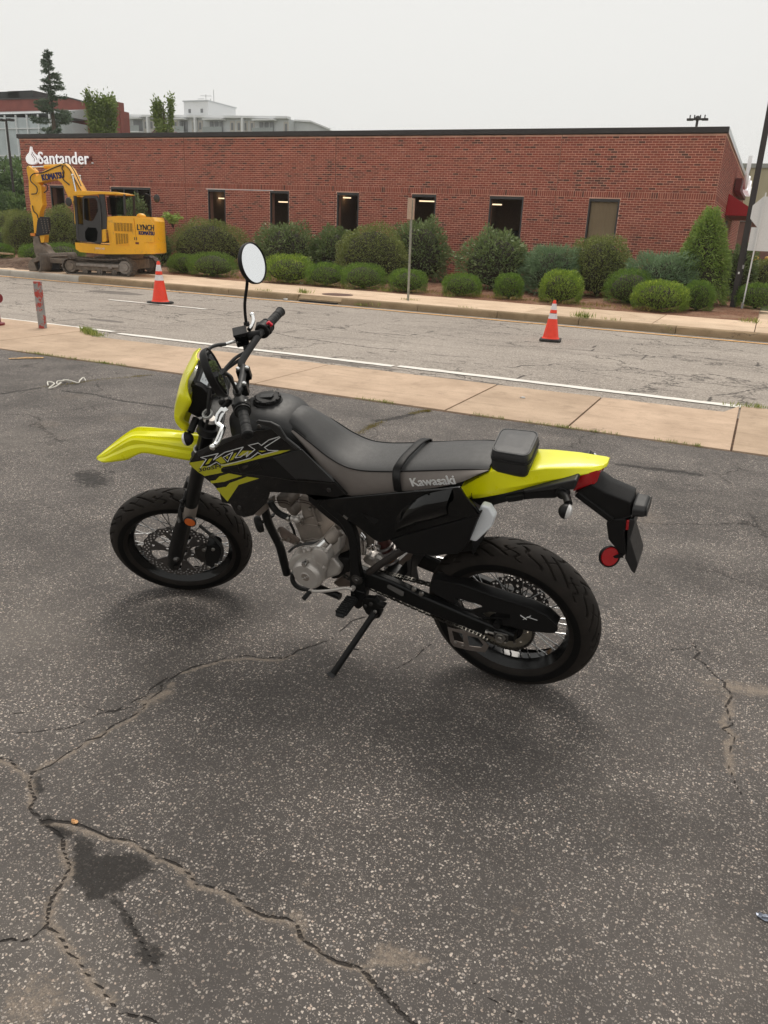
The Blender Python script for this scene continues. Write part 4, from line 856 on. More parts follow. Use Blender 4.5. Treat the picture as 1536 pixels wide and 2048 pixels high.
# ================================================================ street furniture
def lamp(x, y, z, h, r_, arms, label, w_=.6, top=.12):
    o = empty('lamp_post', (x, y, z), label=label, cat='lamp post'); g_ = G(); g_.tube([(0, 0, 0), (0, 0, h)], [r_, r_*.75], 12); g_.build('pole', M_BRONZE, o)
    for s_ in arms:
        g_ = G(); g_.rod((0, 0, h-.03), (s_*w_*.4, 0, h-.01), .03, 8); g_.box((s_*w_*.7, 0, h), (w_*.6, .3, .10)); g_.build('lamp_head', M_BRONZE, o, bevel=.01)
    return o
lamp(-34.65, 30, 0, 5.85, .07, (-1, 1), 'thin dark lamp post at the left edge beyond the bank', .42)
o = lamp(-5.0, 50, 0, 8.05, .09, (-1, 1), 'distant lamp post with cross arms above the bank roof', .55)
g_ = G()
for dx in (-.38, -.15, .15, .38): g_.rod((dx, -.2, 8.05), (dx, -.2, 8.25), .035, 6)
g_.ball((0, -.1, 8.1), (.14, .14, .14), 8); g_.bar((-.4, -.2, 8.06), (.4, -.2, 8.06), .05, .05); g_.build('floodlight', M_BRONZE, o, kind='stuff')
# big square pole at the right edge
o = empty('lamp_post', (-.62, 20.9, .125), label='thick square dark brown pole at the right edge of the picture', cat='lamp post')
g_ = G(); g_.loft([[(s*sx, s*sy, z) for sx, sy in ((-1, -1), (1, -1), (1, 1), (-1, 1))] for s, z in ((.066, 0), (.058, 7.5))], flip=True); g_.build('pole', M_BRONZE, o, smooth=0, bevel=.008)
g_ = G(); g_.lathe([(0, 0), (.30, 0), (.29, .02), (0, .022)], (-.08, -.06, 0), (0, 0, 1), 28); g_.build('base_plate', M_STEEL, o)
g_ = G(); g_.box((-.0, -.078, .86), (.035, .01, .05)); g_.build('sticker', M_WHITE, o)
g_ = G(); g_.tube([(.05, -.07, 1.55), (.085, -.09, 1.4), (.07, -.08, 1.2), (.075, -.08, 1.05), (.075, -.08, .4)], .012, 6); g_.build('cable', simple('black_cable', (.015, .015, .015), .5), o)
g_ = G(); g_.box((.07, -.085, 1.0), (.045, .03, .09)); g_.build('junction_box', M_STEEL, o, bevel=.005)
o = empty('road_sign', (-.40, 20.55, .12), label='backs of a white octagonal and a square sign on a leaning white post', cat='sign')
o.rotation_euler = (0, 0, 0)
M_SIGNB = simple('white_sign_back', (.70, .71, .72), .45, var=.04)
g_ = G(); g_.bar((0, 0, .0), (.035, 0, 2.6), .05, .03); g_.build('post', M_SIGNB, o, smooth=0); g_ = G(); g_.bar((-.01, -.01, .0), (-.008, -.01, .22), .06, .045); g_.build('post_sleeve', M_STEEL, o, smooth=0)
oc = [(.14+.36*math.cos(R(22.5+45*i)), .03, 2.19+.36*math.sin(R(22.5+45*i))) for i in range(8)]
g_ = G(); g_.prism([(x*.98, y, z) for x, y, z in oc], (0, .006, 0)); g_.build('octagonal_plate', M_SIGNB, o, smooth=0)
g_ = G(); g_.box((.15, .036, 1.62), (.56, .006, .50)); g_.build('square_plate', M_SIGNB, o, smooth=0, bevel=.002)
for z in (2.32, 2.0, 1.75, 1.5): g_ = G(); g_.rod((.03, .02, z), (.03, .045, z), .012, 8); g_.build('bolt', M_STEEL, o)
o = empty('sign_post', (-7.10, 16.40, .12), label='green-grey metal post with its narrow sign turned edge-on', cat='sign')
M_POST = simple('post_metal', (.30, .30, .25), .6, .3, var=.2, vs_=8)
g_ = G(); g_.bar((0, 0, 0), (-.03, 0, 2.08), .045, .028, (0, 1, 0)); g_.build('post', M_POST, o, smooth=0); g_ = G(); g_.box((-.03, -.03, 1.90), (.03, .32, .42)); g_.build('sign_plate', simple('sign_edge', (.50, .36, .27), .6), o, smooth=0)

def cone(x, y, h, wb, label):
    o = empty('traffic_cone', (x, y, .0), rz=random.uniform(-.3, .3), label=label, cat='traffic cone', group='orange traffic cones on the road')
    r1, r0 = wb*.385, h*.035
    rad = lambda t: r1*.97+(r0-r1*.97)*t
    MO = M_ORANGE; g_ = G(); g_.lathe([(r1*1.12, .03), (r1*1.05, .045), (r1*.97, .055), (rad(.52), h*.545)], (0, 0, 0), (0, 0, 1), 32); g_.build('cone_body', MO, o); g_ = G(); g_.lathe([(rad(.66), h*.685), (rad(.745), h*.765)], (0, 0, 0), (0, 0, 1), 32); g_.build('orange_band', MO, o)
    g_ = G(); g_.lathe([(rad(.91), h*.915), (r0, h*.985), (r0*.7, h), (r0*.62, h*.97)], (0, 0, 0), (0, 0, 1), 32); g_.build('cone_tip', MO, o)
    for a, b_ in ((.52, .66), (.745, .91)): g_ = G(); g_.lathe([(rad(a)+.0015, h*(a*.98+.035)), (rad(b_)+.0015, h*(b_*.965+.037))], (0, 0, 0), (0, 0, 1), 32); g_.build('reflective_band', M_BAND, o)
    g_ = G(); q = wb/2; g_.loft([[(sx*s, sy*s, z) for sx, sy in ((-1, -.8), (-.8, -1), (.8, -1), (1, -.8), (1, .8), (.8, 1), (-.8, 1), (-1, .8))] for s, z in ((q, 0), (q, .022), (q*.9, .034))], flip=True); g_.build('base', M_RUB, o, smooth=0)
M_ORANGE = simple('orange_plastic', (.95, .055, .018), .45, var=.06, vs_=8, dirt=((.25, .05, .03), 25, .62, .6)); M_BAND = simple('reflective_white', (.80, .74, .74), .35, var=.06, vs_=12, dirt=((.4, .3, .28), 30, .55, .5)); M_RUB = simple('black_rubber', (.022, .021, .020), .75, bump=.3, bscale=120)
cone(-10.9, 12.70, .80, .41, 'tall slim orange cone standing on the short white lane line near the digger')
cone(-2.98, 12.74, .63, .335, 'orange cone standing alone on the road, right half of the picture')
# leaning painted steel bollard
o = empty('steel_bollard', (-9.33, 8.33, .0), label='dented grey steel bollard with peeling red paint near the left edge', cat='bollard')
t = NT('peeling_red_paint'); c = t.coord(); f = t.step(t.noise(c, 7, 6, .7), .50, .54)
col = t.mix(f, t.mix(t.step(t.noise(c, 14, 5, .7), .3, .7), (.24, .24, .24), (.36, .36, .35)), (.42, .06, .045)); t.bsdf(col, .55, t.bump(f, .5, .004), **{'Metallic': .2}); M_PEEL = t.m
g_ = G(); g_.tube([(0, 0, -.02), (-.01, 0, .3), (-.018, 0, .66)], .058, 20); g_.build('post', M_PEEL, o); g_ = G(); g_.lathe([(.052, .655), (.045, .60), (0, .60)], (-.018, 0, 0), (0, 0, 1), 20); g_.build('rusty_top', simple('rust', (.13, .05, .03), .9), o)
# red hydrant just inside the left edge
hp = (-9.943,8.11,0.0)
o = empty('fire_hydrant', (hp[0]-.14, hp[1], 0), label='dark red fire hydrant cut off by the left edge of the picture', cat='hydrant'); M_HYD = simple('dark_red_paint', (.20, .012, .018), .45)
g_ = G(); g_.lathe([(0, 0), (.16, 0), (.16, .04), (.11, .05), (.105, .46), (.14, .47), (.14, .5), (.11, .52), (.09, .62), (.03, .66), (.03, .70), (0, .70)], (0, 0, 0), (0, 0, 1), 24); g_.build('barrel', M_HYD, o)
g_ = G(); g_.lathe([(0, 0), (.065, 0), (.065, .05), (.05, .06), (.05, .16), (0, .16)], (.19, 0, .40), (-1, 0, 0), 20); g_.build('outlet_cap', M_HYD, o)
# small things on the far side
o = G().lathe([(0, 0), (.36, 0), (.36, .006), (.33, .008), (0, .008)], (0, 0, 0), (0, 0, 1), 32).build('manhole_cover', simple('rusty_iron', (.10, .045, .03), .8, bump=.6, bscale=60), label='rusty round cover set in the pavement above the drain inlet', cat='manhole cover'); o.location = (-8.85, 16.35, .131)
o = G().box((0, 0, 0), (.95, .10, .02)).build('drain_inlet', simple('dark_iron', (.015, .012, .01), .9), label='dark slot of a street drain in the far kerb', cat='drain'); o.location = (-8.9, 15.55, .01)
def litter(x, y, z, s, mat, label, cat='litter', name='crumpled_paper'):
    g_ = G(); g_.ball((0, 0, s*.3), (s, s*.6, s*.35), 10); v = g_.v[0]; g_.v[0] = v*(1+.35*rng.normal(size=(len(v), 1)).clip(-1, 1)); o = g_.build(name, mat, smooth=20, label=label, cat=cat); o.location = (x, y, z)
M_PAPER = simple('paper', (.7, .7, .68), .8)
litter(*(-8.606,22.112,0.14), .07, M_PAPER, 'white scrap of paper on the mulch below the bare brick'); litter(*(-11.148,18.586,0.14), .07, M_PAPER, 'white scrap on the pavement edge right of the mirror')
litter(*(-6.054,15.739,0.0), .06, M_PAPER, 'crumpled white wrapper lying in the gutter beneath the sign post'); litter(*(-9.691,15.455,0.0), .05, M_PAPER, 'small white scrap in the gutter left of the drain')
litter(*(-2.015,7.691,0.008), .025, M_PAPER, 'tiny pale chip lying on the concrete apron')
litter(*(0.271,1.732,0.0), .015, simple('crumpled_foil', (.30, .33, .40), .35, .5), 'crumpled silvery foil scrap at the right edge of the asphalt', name='foil_scrap')
litter(*(-1.416,1.199,0.0), .011, simple('tan_foam', (.75, .42, .19), .8), 'small orange crumb lying on the big crack', name='foam_crumb')
# tangled white string
sp_ = [(-6.036,5.359),(-6.111,5.457),(-5.955,5.371),(-5.906,5.287),(-5.89,5.34),(-5.936,5.437),(-6.028,5.47),(-6.067,5.546),(-6.001,5.545),(-6.083,5.644),(-6.062,5.583),(-5.96,5.556),(-5.925,5.605),(-5.927,5.691),(-5.99,5.796),(-5.91,5.748)]
o = G().tube(spline([(x+random.uniform(-.02, .02), y+random.uniform(-.03, .03), .012+.012*(i % 3)) for i, (x, y) in enumerate(sp_)], 8), .006, 6).build('white_string', simple('white_cord', (.72, .69, .62), .8), label='tangled white string lying on the dark seam of the lot', cat='string')
strip_ = G(); op = [(-7.588,6.245),(-7.525,6.346),(-7.518,6.43),(-7.358,6.54),(-7.312,6.486),(-7.426,6.371),(-7.522,6.21)]; strip_.add([(x, y, .006) for x, y in op], [tuple(range(len(op)))[::-1]]); strip_.build('utility_mark', M_ORANGEP, smooth=0, kind='structure')
# blades, moss
def blades(name, pts, n, h_, wd, mat, label=None, cat=None, z=0.0, kind='stuff'):
    P_ = []; T_ = []
    L = np.array(pts, float); sg_ = np.linalg.norm(np.diff(L, axis=0), axis=1) if len(L) > 1 else np.array([0]); cum = np.concatenate([[0], np.cumsum(sg_)])
    s_ = rng.uniform(0, cum[-1] if cum[-1] > 0 else 0, n); 
    # uneven clumps
    s_ = s_+np.sin(s_*9)*.07
    x = np.interp(s_, cum, L[:, 0]) if len(L) > 1 else np.full(n, L[0, 0]); y = np.interp(s_, cum, L[:, 1]) if len(L) > 1 else np.full(n, L[0, 1])
    C_ = np.stack([x+rng.normal(0, wd, n), y+rng.normal(0, wd*.7, n), np.full(n, z)], 1); N_ = np.tile([0, 0, 1.0], (n, 1))
    return inst(name, fast_quads(name, leaf_quads(C_, N_, h_, .10, .55, -.5), mat, rng.random(n)), kind=kind)
seam = [(x, 6.655) for x in np.linspace(-9, .6, 20)]
for a, b_ in ((-7.9, -7.0), (-6.9, -6.2), (-5.4, -5.1), (-3.4, -2.9), (-2.2, -1.9), (-1.7, -.9), (-.6, -.2)): blades('grass', [(a, 6.655), (b_, 6.655)], int(260*(b_-a)), .035, .010, M_GRASS)
for ml in moss_lines: blades('moss', ml, 700, .018, .018, M_MOSS)
blades('grass', [(-8.75, 8.55), (-8.35, 8.27), (-8.1, 8.19)], 520, .085, .04, M_GRASS); blades('grass', [(-.16, 8.66), (.25, 8.75)], 120, .06, .03, M_GRASS)
for px_, n_, h_ in (((-7.6, 15.66), 160, .12), ((-7.9, 15.6), 120, .07), ((-7.15, 16.5), 60, .06), ((-3.14, 15.72), 120, .13), ((-1.55, 15.7), 120, .13), ((-2.6, 15.75), 40, .07), ((-5.5, 15.77), 40, .05), ((-.16, 17.7), 70, .12), ((-9.6, 16.0), 90, .11), ((-10.5, 15.77), 60, .07), ((-3.5, 17.9), 80, .06), ((-8.6, 18.3), 90, .10), ((-6.9, 18.3), 80, .08), ((-9.6, 18.2), 60, .07)):
    blades('grass', [(px_[0]-.12, px_[1]), (px_[0]+.12, px_[1])], n_, h_, .06, M_GRASS, z=.12 if px_[1] > 15.7 else .0)
blades('straw', [(-13.5, 18.6), (-12.3, 18.5), (-5, 18.5), (-2, 18.4)], 1500, .10, .25, M_MOSS, z=.15)
# dug soil and boards by the digger
g_ = G(); xs_ = np.arange(-24, -17.3, .12); ys_ = np.arange(15.95, 18.6, .1); Xg, Yg = np.meshgrid(xs_, ys_, indexing='ij'); Pg = np.stack([Xg.ravel(), Yg.ravel()], 1)
hh = (.13+.22*np.exp(-((Pg[:, 1]-17.3)/.55)**2)*np.clip((-17.4-Pg[:, 0])/1.0, 0, 1)*(1+.8*lattice(Pg, 1.6, 41))+.05*lattice(Pg, 7, 42)+.03*lattice(Pg, 17, 43))
edge = np.minimum.reduce([np.clip((Pg[:, 1]-15.95)*5, 0, 1), np.clip((18.55-Pg[:, 1])*4, 0, 1), np.clip((-17.35-Pg[:, 0])*3, 0, 1)]); hh = hh*edge+.10*(1-edge)
inst('dug_soil', fast_grid('dug_soil', np.stack([Xg, Yg, hh.reshape(Xg.shape)], -1), M_DIRT), kind='structure')
M_WOOD = simple('raw_timber', (.42, .28, .16), .8, var=.2, vs_=12)
for i, (x, y, z, a, lab) in enumerate(((-21.6, 17.3, .44, .05, 'raw timber board on the dug soil, the upper one'), (-21.7, 17.0, .40, -.04, 'raw timber board on the dug soil, the lower one'))):
    o = G().box((0, 0, 0), (2.4, .14, .045)).build('timber_board', M_WOOD, smooth=0, bevel=.004, label=lab, cat='board'); o.location = (x, y, z); o.rotation_euler = (0, 0, a)
# parked white car, its roof and windows above the shrubs
car = empty('parked_car', (-53.4, 45, .55), label='white car far off at the left edge above the green shrubs', cat='car')
M_CARW = simple('white_car_paint', (.75, .76, .77), .25, coat=.6, var=.02)
prof = [(-2.1, .25), (-2.15, .62), (-1.6, .78), (-1.15, .84), (-.55, 1.22), (.3, 1.30), (1.05, 1.22), (1.65, .86), (2.1, .80), (2.2, .3)]
g_ = G(); g_.loft([[(x, y, z*(1 if abs(y) < .8 else .97)) for x, z in prof] for y in (-.85, -.8, .8, .85)], flip=False); g_.build('body', M_CARW, car, bevel=.03)
g_ = G(); g_.prism([(-1.0, -.86, .86), (-.5, -.86, 1.15), (.3, -.86, 1.22), (1.0, -.86, 1.14), (1.45, -.86, .87)], (0, -.01, 0)); g_.build('side_window', M_DKGL, car, smooth=0)
for x in (-1.35, 1.4):
    g_ = G(); g_.lathe([(0, -.1), (.2, -.1), (.31, -.09), (.31, .09), (0, .1)], (x, -.8, .31), (0, 1, 0), 20); g_.build('wheel', M_RUB, car)
M_CONB = simple('parking_surface', (.12, .12, .12), .9)
g_ = G(); g_.add([(-80, 42, .5), (-30, 42, .5), (-30, 54, .55), (-80, 54, .55)], [(0, 1, 2, 3)]); g_.build('car_park', M_CONB, smooth=0, kind='structure')
g_ = G(); g_.add([(-120, 15.8, .1), (-36, 15.8, .1), (-27, 24, .3), (-27, 42, .5), (-120, 42, .5)], [(0, 1, 2, 3, 4)]); g_.build('far_lawn', M_GRASSG, smooth=0, kind='structure')

# ================================================================ the excavator on the far pavement
M_KY = simple('excavator_yellow', (.90, .45, .012), .38, coat=.35, var=.05, vs_=3, dirt=((.36, .20, .07), 7, .56, .55))
M_KB = simple('dark_cab_paint', (.035, .033, .033), .45, var=.1)
M_TRK = simple('muddy_track_steel', (.15, .125, .105), .75, .2, var=.25, vs_=9, bump=.4, bscale=60)
M_TRKL = simple('worn_track_edge', (.28, .25, .225), .55, .4, var=.2, vs_=12)
M_MUD = simple('dried_mud_frame', (.19, .155, .125), .85, var=.25, vs_=7)
M_CHR = simple('chrome_rod', (.75, .75, .75), .12, 1)
M_NAVY = simple('navy_lettering', (.02, .015, .09), .5); M_BLKL = simple('black_lettering', (.015, .015, .015), .5)
M_CABG = mat_glass('cab_glass', (.34, .37, .37), .02, .8); M_HOSE = simple('hydraulic_hose', (.018, .018, .018), .5)
ex = empty('excavator', (-15.85, 17.32, .125), 0.3490658503988659, label='yellow tracked excavator parked on the far pavement with its arm folded down to the left', cat='excavator')
def E(g_, name, mat, par=None, **k): return rel(ex, g_).build(name, mat, par or ex, **k)
def pr(pts, y0, y1): g_ = G(); g_.prism([(x, y0, z) for x, z in pts], (0, y1-y0, 0)); return g_
# tracks
def track(y0, y1):
    xa, xb_, r0, r1, zc = -17.322+.22, -15.404-.22, .19, .225, .36
    path = []
    for a in np.linspace(90, 270, 9): path.append((xa+r0*math.cos(R(a)), zc+r0*math.sin(R(a))+(-.03)))
    for x in np.linspace(xa+.2, xb_-.15, 12): path.append((x, zc-.222))
    for a in np.linspace(-90, 90, 9): path.append((xb_+r1*math.cos(R(a)), zc+r1*math.sin(R(a))))
    for x in np.linspace(xb_-.2, xa+.2, 9): path.append((x, zc+.20-.035*math.sin((xb_-x)/(xb_-xa)*math.pi)))
    p = np.array(path+[path[0]]); sgm = np.linalg.norm(np.diff(p, axis=0), axis=1); cum = np.concatenate([[0], np.cumsum(sgm)]); n = 38
    tr = G(); tr.box(((xa+xb_)/2, (y0+y1)/2, zc-.02), (xb_-xa-.1, (y1-y0)*.55, .20)); base = E(tr, 'track_frame', M_MUD, bevel=.02)
    sh = G(); sh.box((0, 0, 0), (cum[-1]/n-.012, y1-y0, .022)); sh.box((.015, 0, -.02), (.018, y1-y0, .03)); sm = sh.mesh('track_shoe', M_TRK, 0)
    for i in range(n):
        s_ = cum[-1]*(i+.5)/n; x = np.interp(s_, cum, p[:, 0]); z = np.interp(s_, cum, p[:, 1]); x2 = np.interp(s_+.02, cum, p[:, 0]); z2 = np.interp(s_+.02, cum, p[:, 1]); a = math.atan2(z2-z, x2-x)
        inst('track_shoe', sm, base, (x-ex.location[0], (y0+y1)/2-ex.location[1], z-ex.location[2]), (0, -a, 0))
    for x, r_ in ((xa, .17), (xb_, .185)):
        g_ = G(); g_.lathe([(0, 0), (r_*.55, 0), (r_*.6, .03), (r_*.9, .03), (r_, .07), (r_, .24)], (x, y0+.04, zc-(.03 if x == xa else 0)), (0, 1, 0), 24); E(g_, 'sprocket' if x == xb_ else 'idler', M_TRKL if x == xb_ else M_MUD, base)
    for i in range(4):
        x = xa+.38+i*.40; g_ = G(); g_.lathe([(0, 0), (.03, 0), (.035, .02), (.075, .03), (.075, .26)], (x, y0+.05, zc-.15), (0, 1, 0), 16); E(g_, 'roller', M_TRK, base)
    g_ = G(); g_.box((xa+.75, y0+.045, zc+.02), (1.15, .03, .07)); g_.box((xa+1.1, y0+.03, zc+.0), (.10, .03, .10)); g_.box((xa+.5, y0+.035, zc+.03), (.3, .02, .045)); E(g_, 'frame_step', M_TRKL, base, bevel=.008)
    g_ = G(); g_.tube([(p_[0], (y0+y1)/2, p_[1]*.0+zc+(p_[1]-zc)*.86) for p_ in path[::1]]+[(path[0][0], (y0+y1)/2, zc+(path[0][1]-zc)*.86)], .022, 6); E(g_, 'track_chain', M_TRK, base)
track(16.33, 16.70); track(18.06, 18.43)
g_ = G(); g_.box((-16.1, 17.32, .42), (1.1, 1.3, .25)); g_.lathe([(0, .0), (.50, 0), (.50, .16), (.42, .2), (0, .2)], (-16.0, 17.32, .56), (0, 0, 1), 32); E(g_, 'undercarriage', M_MUD, bevel=.02)
# dozer blade
g_ = G(); bl_ = spline([(-17.90, 0, .60), (-17.86, 0, .53), (-17.845, 0, .38), (-17.86, 0, .24), (-17.92, 0, .16)], 4)
g_.grid([[(x, y, z) for x, _, z in bl_] for y in np.linspace(16.25, 18.35, 6)]); o = E(g_, 'dozer_blade', M_TRK); solid(o, .035, 0)
g_ = G(); g_.bar((-17.85, 16.8, .42), (-16.6, 16.9, .42), .12, .12); g_.bar((-17.85, 17.8, .42), (-16.6, 17.75, .42), .12, .12); E(g_, 'blade_arm', M_MUD, bevel=.01)
# upper structure
NY, FY = 16.50, 18.05
deck = [(-16.948,0.918),(-16.029,0.892),(-14.745,1.021),(-14.733,0.848),(-14.76,0.759),(-14.872,0.725),(-16.141,0.674),(-16.841,0.695),(-16.946,0.764)]
def tail(pts, ya, yb, r_=.62):
    ym, hh_ = (ya+yb)/2, (yb-ya)/2; xm_ = max(p[0] for p in pts); secs = []
    for t_ in np.sin(np.linspace(-math.pi/2, math.pi/2, 17)):
        k_ = r_*(1-max(0, 1-abs(t_)**3.0)**.5); sh = .30*(t_+1)/2+.32*max(0, t_)
        secs.append([(min(x, xm_+.10-k_*.75-sh) if x > xm_-.9 else x, ym+hh_*t_, z) for x, z in pts])
    g_ = G(); g_.loft(secs, flip=False); return g_
deck_ = tail(deck, NY-.03, FY); E(deck_, 'deck', M_KY, bevel=.02, smooth=40)
hood = [(-16.068,1.594),(-15.752,1.627),(-15.346,1.638),(-14.88,1.637),(-14.768,1.535),(-14.751,1.193),(-14.745,1.015),(-16.029,0.892),(-16.047,1.137),(-16.088,1.337)]
hd = E(tail(hood, NY, FY), 'engine_hood', M_KY, bevel=.03, seg=2, smooth=40)
g_ = G(); cap_ = (-15.29,1.65); g_.ball((cap_[0], 16.9, cap_[1]), (.13, .1, .07), 12); E(g_, 'exhaust_cap', M_KY, hd)
# door seams and panels on the hood, standing proud of it
def panel(pts, y, name, mat, par=None, th=.018, **k): return E(pr(pts, y-th, y+.01), name, mat, par, **k)
pd = panel([(-15.955,1.514),(-15.912,1.586),(-15.334,1.59),(-15.28,0.997),(-15.324,0.798),(-15.927,0.78),(-15.976,0.967)], NY-.005, 'side_door', M_KY, None, .02, bevel=.008)
pc = panel([(-15.309,1.591),(-14.907,1.608),(-14.803,1.476),(-14.817,1.018),(-15.28,0.997)], NY-.005, 'counterweight_panel', M_KY, None, .024, bevel=.008)
M_LV = simple('louvre_black', (.05, .03, .015), .7)
for u0, v0, u1, v1, cols in ((968, 795, 1128, 865, 6), (975, 885, 1085, 988, 5)):
    g_ = G(); n_ = int((v1-v0)/6)
    a0 = [u0, v0]; 
    Xa, Xb = np.interp([u0, u1], [900, 1340], [-16.08, -14.7]); Za, Zb = np.interp([v1, v0], [740, 1060], [1.62, 0.698])
    q = panel([(Xa, Za), (Xb, Za), (Xb, Zb), (Xa, Zb)], NY-.02, 'louvre_grille', M_LV, None, .008)
    for j in range(n_+1):
        zz_ = Zb+(Za-Zb)*j/n_; g_.box(((Xa+Xb)/2, NY-.034, zz_), (Xb-Xa, .010, abs(Za-Zb)/n_*.42))
    for j in range(cols+1): g_.box((Xa+(Xb-Xa)*j/cols, NY-.034, (Za+Zb)/2), (.010, .011, abs(Za-Zb)))
    E(g_, 'louvre_bars', M_KY, q, smooth=0)
def exl(txt, size, u, v, y, mat, par, rot=0, sx=1.0, bold=.012, shear=0):
    p_ = cam_pick[(u, v)]; me = text_mesh(txt, size, .006, bold, shear, mat, sx=sx)
    o = inst('lettering', me, par, (p_[0]-ex.location[0], y-ex.location[1], p_[1]-ex.location[2]), (0, rot, 0)); return o
cam_pick = {(1163, 852): (-15.257,1.309), (1180, 892): (-15.212,1.196), (358, 433): (-18.0,2.418), (808, 1018): (-16.416,0.779), (785, 805): (-16.436,1.393)}
exl('LYNCH', .195, 1163, 852, NY-.036, M_BLKL, pc, 0, .72, .006, .12); exl('KOMATSU', .125, 1180, 892, NY-.036, M_NAVY, pc, 0, .72, .008)
g_ = G(); 
for dx in (0, .05): g_.box((-15.33+dx, NY-.032, 1.09), (.02, .006, .07))
E(g_, 'latch', M_LV, pd, kind='stuff')
g_ = G(); g_.box((-15.27, NY-.034, .98), (.09, .006, .05)); E(g_, 'reflector', M_REDBOX, pd)
# cab
cabp = [(-16.898,2.111),(-16.829,2.183),(-16.144,2.196),(-16.074,2.101),(-16.051,1.609),(-16.076,1.294),(-16.232,0.927),(-16.912,0.955),(-16.904,1.388)]
yc = 17.15
M_SEAT = simple('cab_seat', (.03, .03, .03), .8)
cf = G()
outl = [(-16.878,2.056),(-16.089,2.1),(-16.051,1.609),(-16.118,0.961),(-16.905,0.97),(-16.898,1.446)]
cab = E(pr([(-16.904,1.388),(-16.074,1.323),(-16.12,0.946),(-16.906,0.961)], NY-.02, yc), 'cab', M_KB, bevel=.012)
def P_(pts, name, mat, y0=NY-.03, y1=NY+.03, **k): return E(pr(pts, y0, y1), name, mat, cab, **k)
rp = P_([(-16.901,2.083),(-16.869,2.159),(-16.766,2.194),(-16.143,2.201),(-15.71,2.199),(-15.533,2.164),(-15.559,2.143),(-16.149,2.132),(-16.589,2.081)], 'cab_roof', M_KY, NY-.05, yc+.03, bevel=.015)
for pts in ([(-16.896,2.069),(-16.824,2.066),(-16.831,1.42),(-16.841,0.973),(-16.912,0.961),(-16.904,1.388)], [(-16.224,2.165),(-16.069,2.157),(-16.041,1.61),(-16.077,1.28),(-16.213,1.274),(-16.178,1.703)], [(-15.574,2.154),(-15.522,2.15),(-15.537,1.667),(-15.587,1.665)]):
    P_(pts, 'cab_post', M_KB, bevel=.008); E(pr(pts, yc-.06, yc), 'cab_post', M_KB, cab, bevel=.008)
fr_ = [(-16.641,2.036),(-16.591,2.074),(-16.248,2.087),(-16.198,2.011),(-16.169,1.646),(-16.216,0.957),(-16.267,0.919),(-16.628,0.953),(-16.687,1.008),(-16.671,1.426)]
hole1 = [(-16.607,1.995),(-16.574,2.019),(-16.293,2.03),(-16.25,1.953),(-16.247,1.728),(-16.374,1.518),(-16.425,1.471),(-16.581,1.481),(-16.641,1.513)]
hole2 = [(-16.648,1.198),(-16.564,1.316),(-16.329,1.312),(-16.299,1.213),(-16.34,0.995),(-16.422,0.953),(-16.611,0.968),(-16.656,1.039)]
mdoor = flat_curve([fr_, hole1, hole2], .035, M_KB, 'cab_door'); mdoor.transform(Matrix.Translation((0, NY-.05, 0)) @ Matrix.Rotation(R(90), 4, 'X')); mdoor.transform(Matrix.Translation(-Vector(ex.location)))
dob = inst('cab_door', mdoor, cab); 
for hp_ in (hole1, hole2): E(pr(hp_, NY-.046, NY-.042), 'window', M_CABG, dob, smooth=0)
E(pr([(-16.029,2.075),(-15.579,2.078),(-15.558,1.728),(-15.569,1.666),(-16.016,1.647)], NY-.0, NY+.006), 'window', M_CABG, cab, smooth=0)
E(pr([(-16.826,2.044),(-16.64,2.037),(-16.726,0.978),(-16.839,0.987)], NY-.0, NY+.006), 'window', M_CABG, cab, smooth=0)
g_ = G(); g_.box((-16.55, 16.85, 1.25), (.4, .42, .15)); g_.box((-16.36, 16.85, 1.50), (.12, .42, .55), rotm((0, 1, 0), .15)); E(g_, 'seat', M_SEAT, cab, bevel=.03)
exl('WPH 140', .07, 808, 1018, NY-.033, simple('pale_lettering', (.80, .62, .45), .6), ex, 0, .9, .004)
# battery box front of the deck, vents near door
P_([(-16.204,1.274),(-16.076,1.294),(-16.082,1.02),(-16.133,0.974),(-16.238,0.97)], 'rear_cowl', M_KY, NY-.04, NY+.1, bevel=.01)
g_ = G()
for k_ in range(7): g_.box((-16.06, NY-.045, 1.05+k_*.035), (.06, .01, .012))
E(g_, 'cowl_vents', M_LV, kind='stuff')
# boom, arm, bucket
BY0, BY1 = 17.08, 17.40
boom = [(-18.231,2.401),(-18.179,2.518),(-17.936,2.67),(-17.531,2.85),(-17.353,2.868),(-17.214,2.739),(-17.125,2.557),(-16.939,2.233),(-16.908,2.104),(-16.912,1.694),(-16.971,1.396),(-17.218,1.386),(-17.207,1.859),(-17.323,2.0),(-17.432,2.286),(-17.487,2.385),(-17.602,2.467),(-17.831,2.439),(-18.149,2.352)]
bm = E(pr(boom, BY0, BY1), 'boom', M_KY, bevel=.015)
arm = [(-18.429,2.738),(-18.376,2.783),(-18.226,2.674),(-18.179,2.518),(-18.146,2.375),(-18.067,2.291),(-18.086,1.941),(-18.075,1.824),(-18.177,1.643),(-18.302,1.04),(-18.406,1.066),(-18.402,1.396),(-18.415,1.81),(-18.439,2.088),(-18.41,2.423),(-18.439,2.652)]
am = E(pr(arm, 17.12, 17.36), 'arm', M_KY, bevel=.015)
exl('KOMATSU', .215, 358, 433, BY0-.006, M_NAVY, bm, R(-9), .62, .012)
def cyl(p0, p1, f, r_, y, name='cylinder', par=None, mat=None):
    a = np.array([p0[0], y, p0[1]]); b_ = np.array([p1[0], y, p1[1]]); m_ = a+(b_-a)*f
    g_ = G(); g_.rod(a, m_, r_, 14); c_ = E(g_, name, mat or M_KY, par); g_ = G(); g_.rod(m_, b_, r_*.5, 12); g_.ball(b_, r_*.8, 10); E(g_, 'piston_rod', M_CHR, c_)
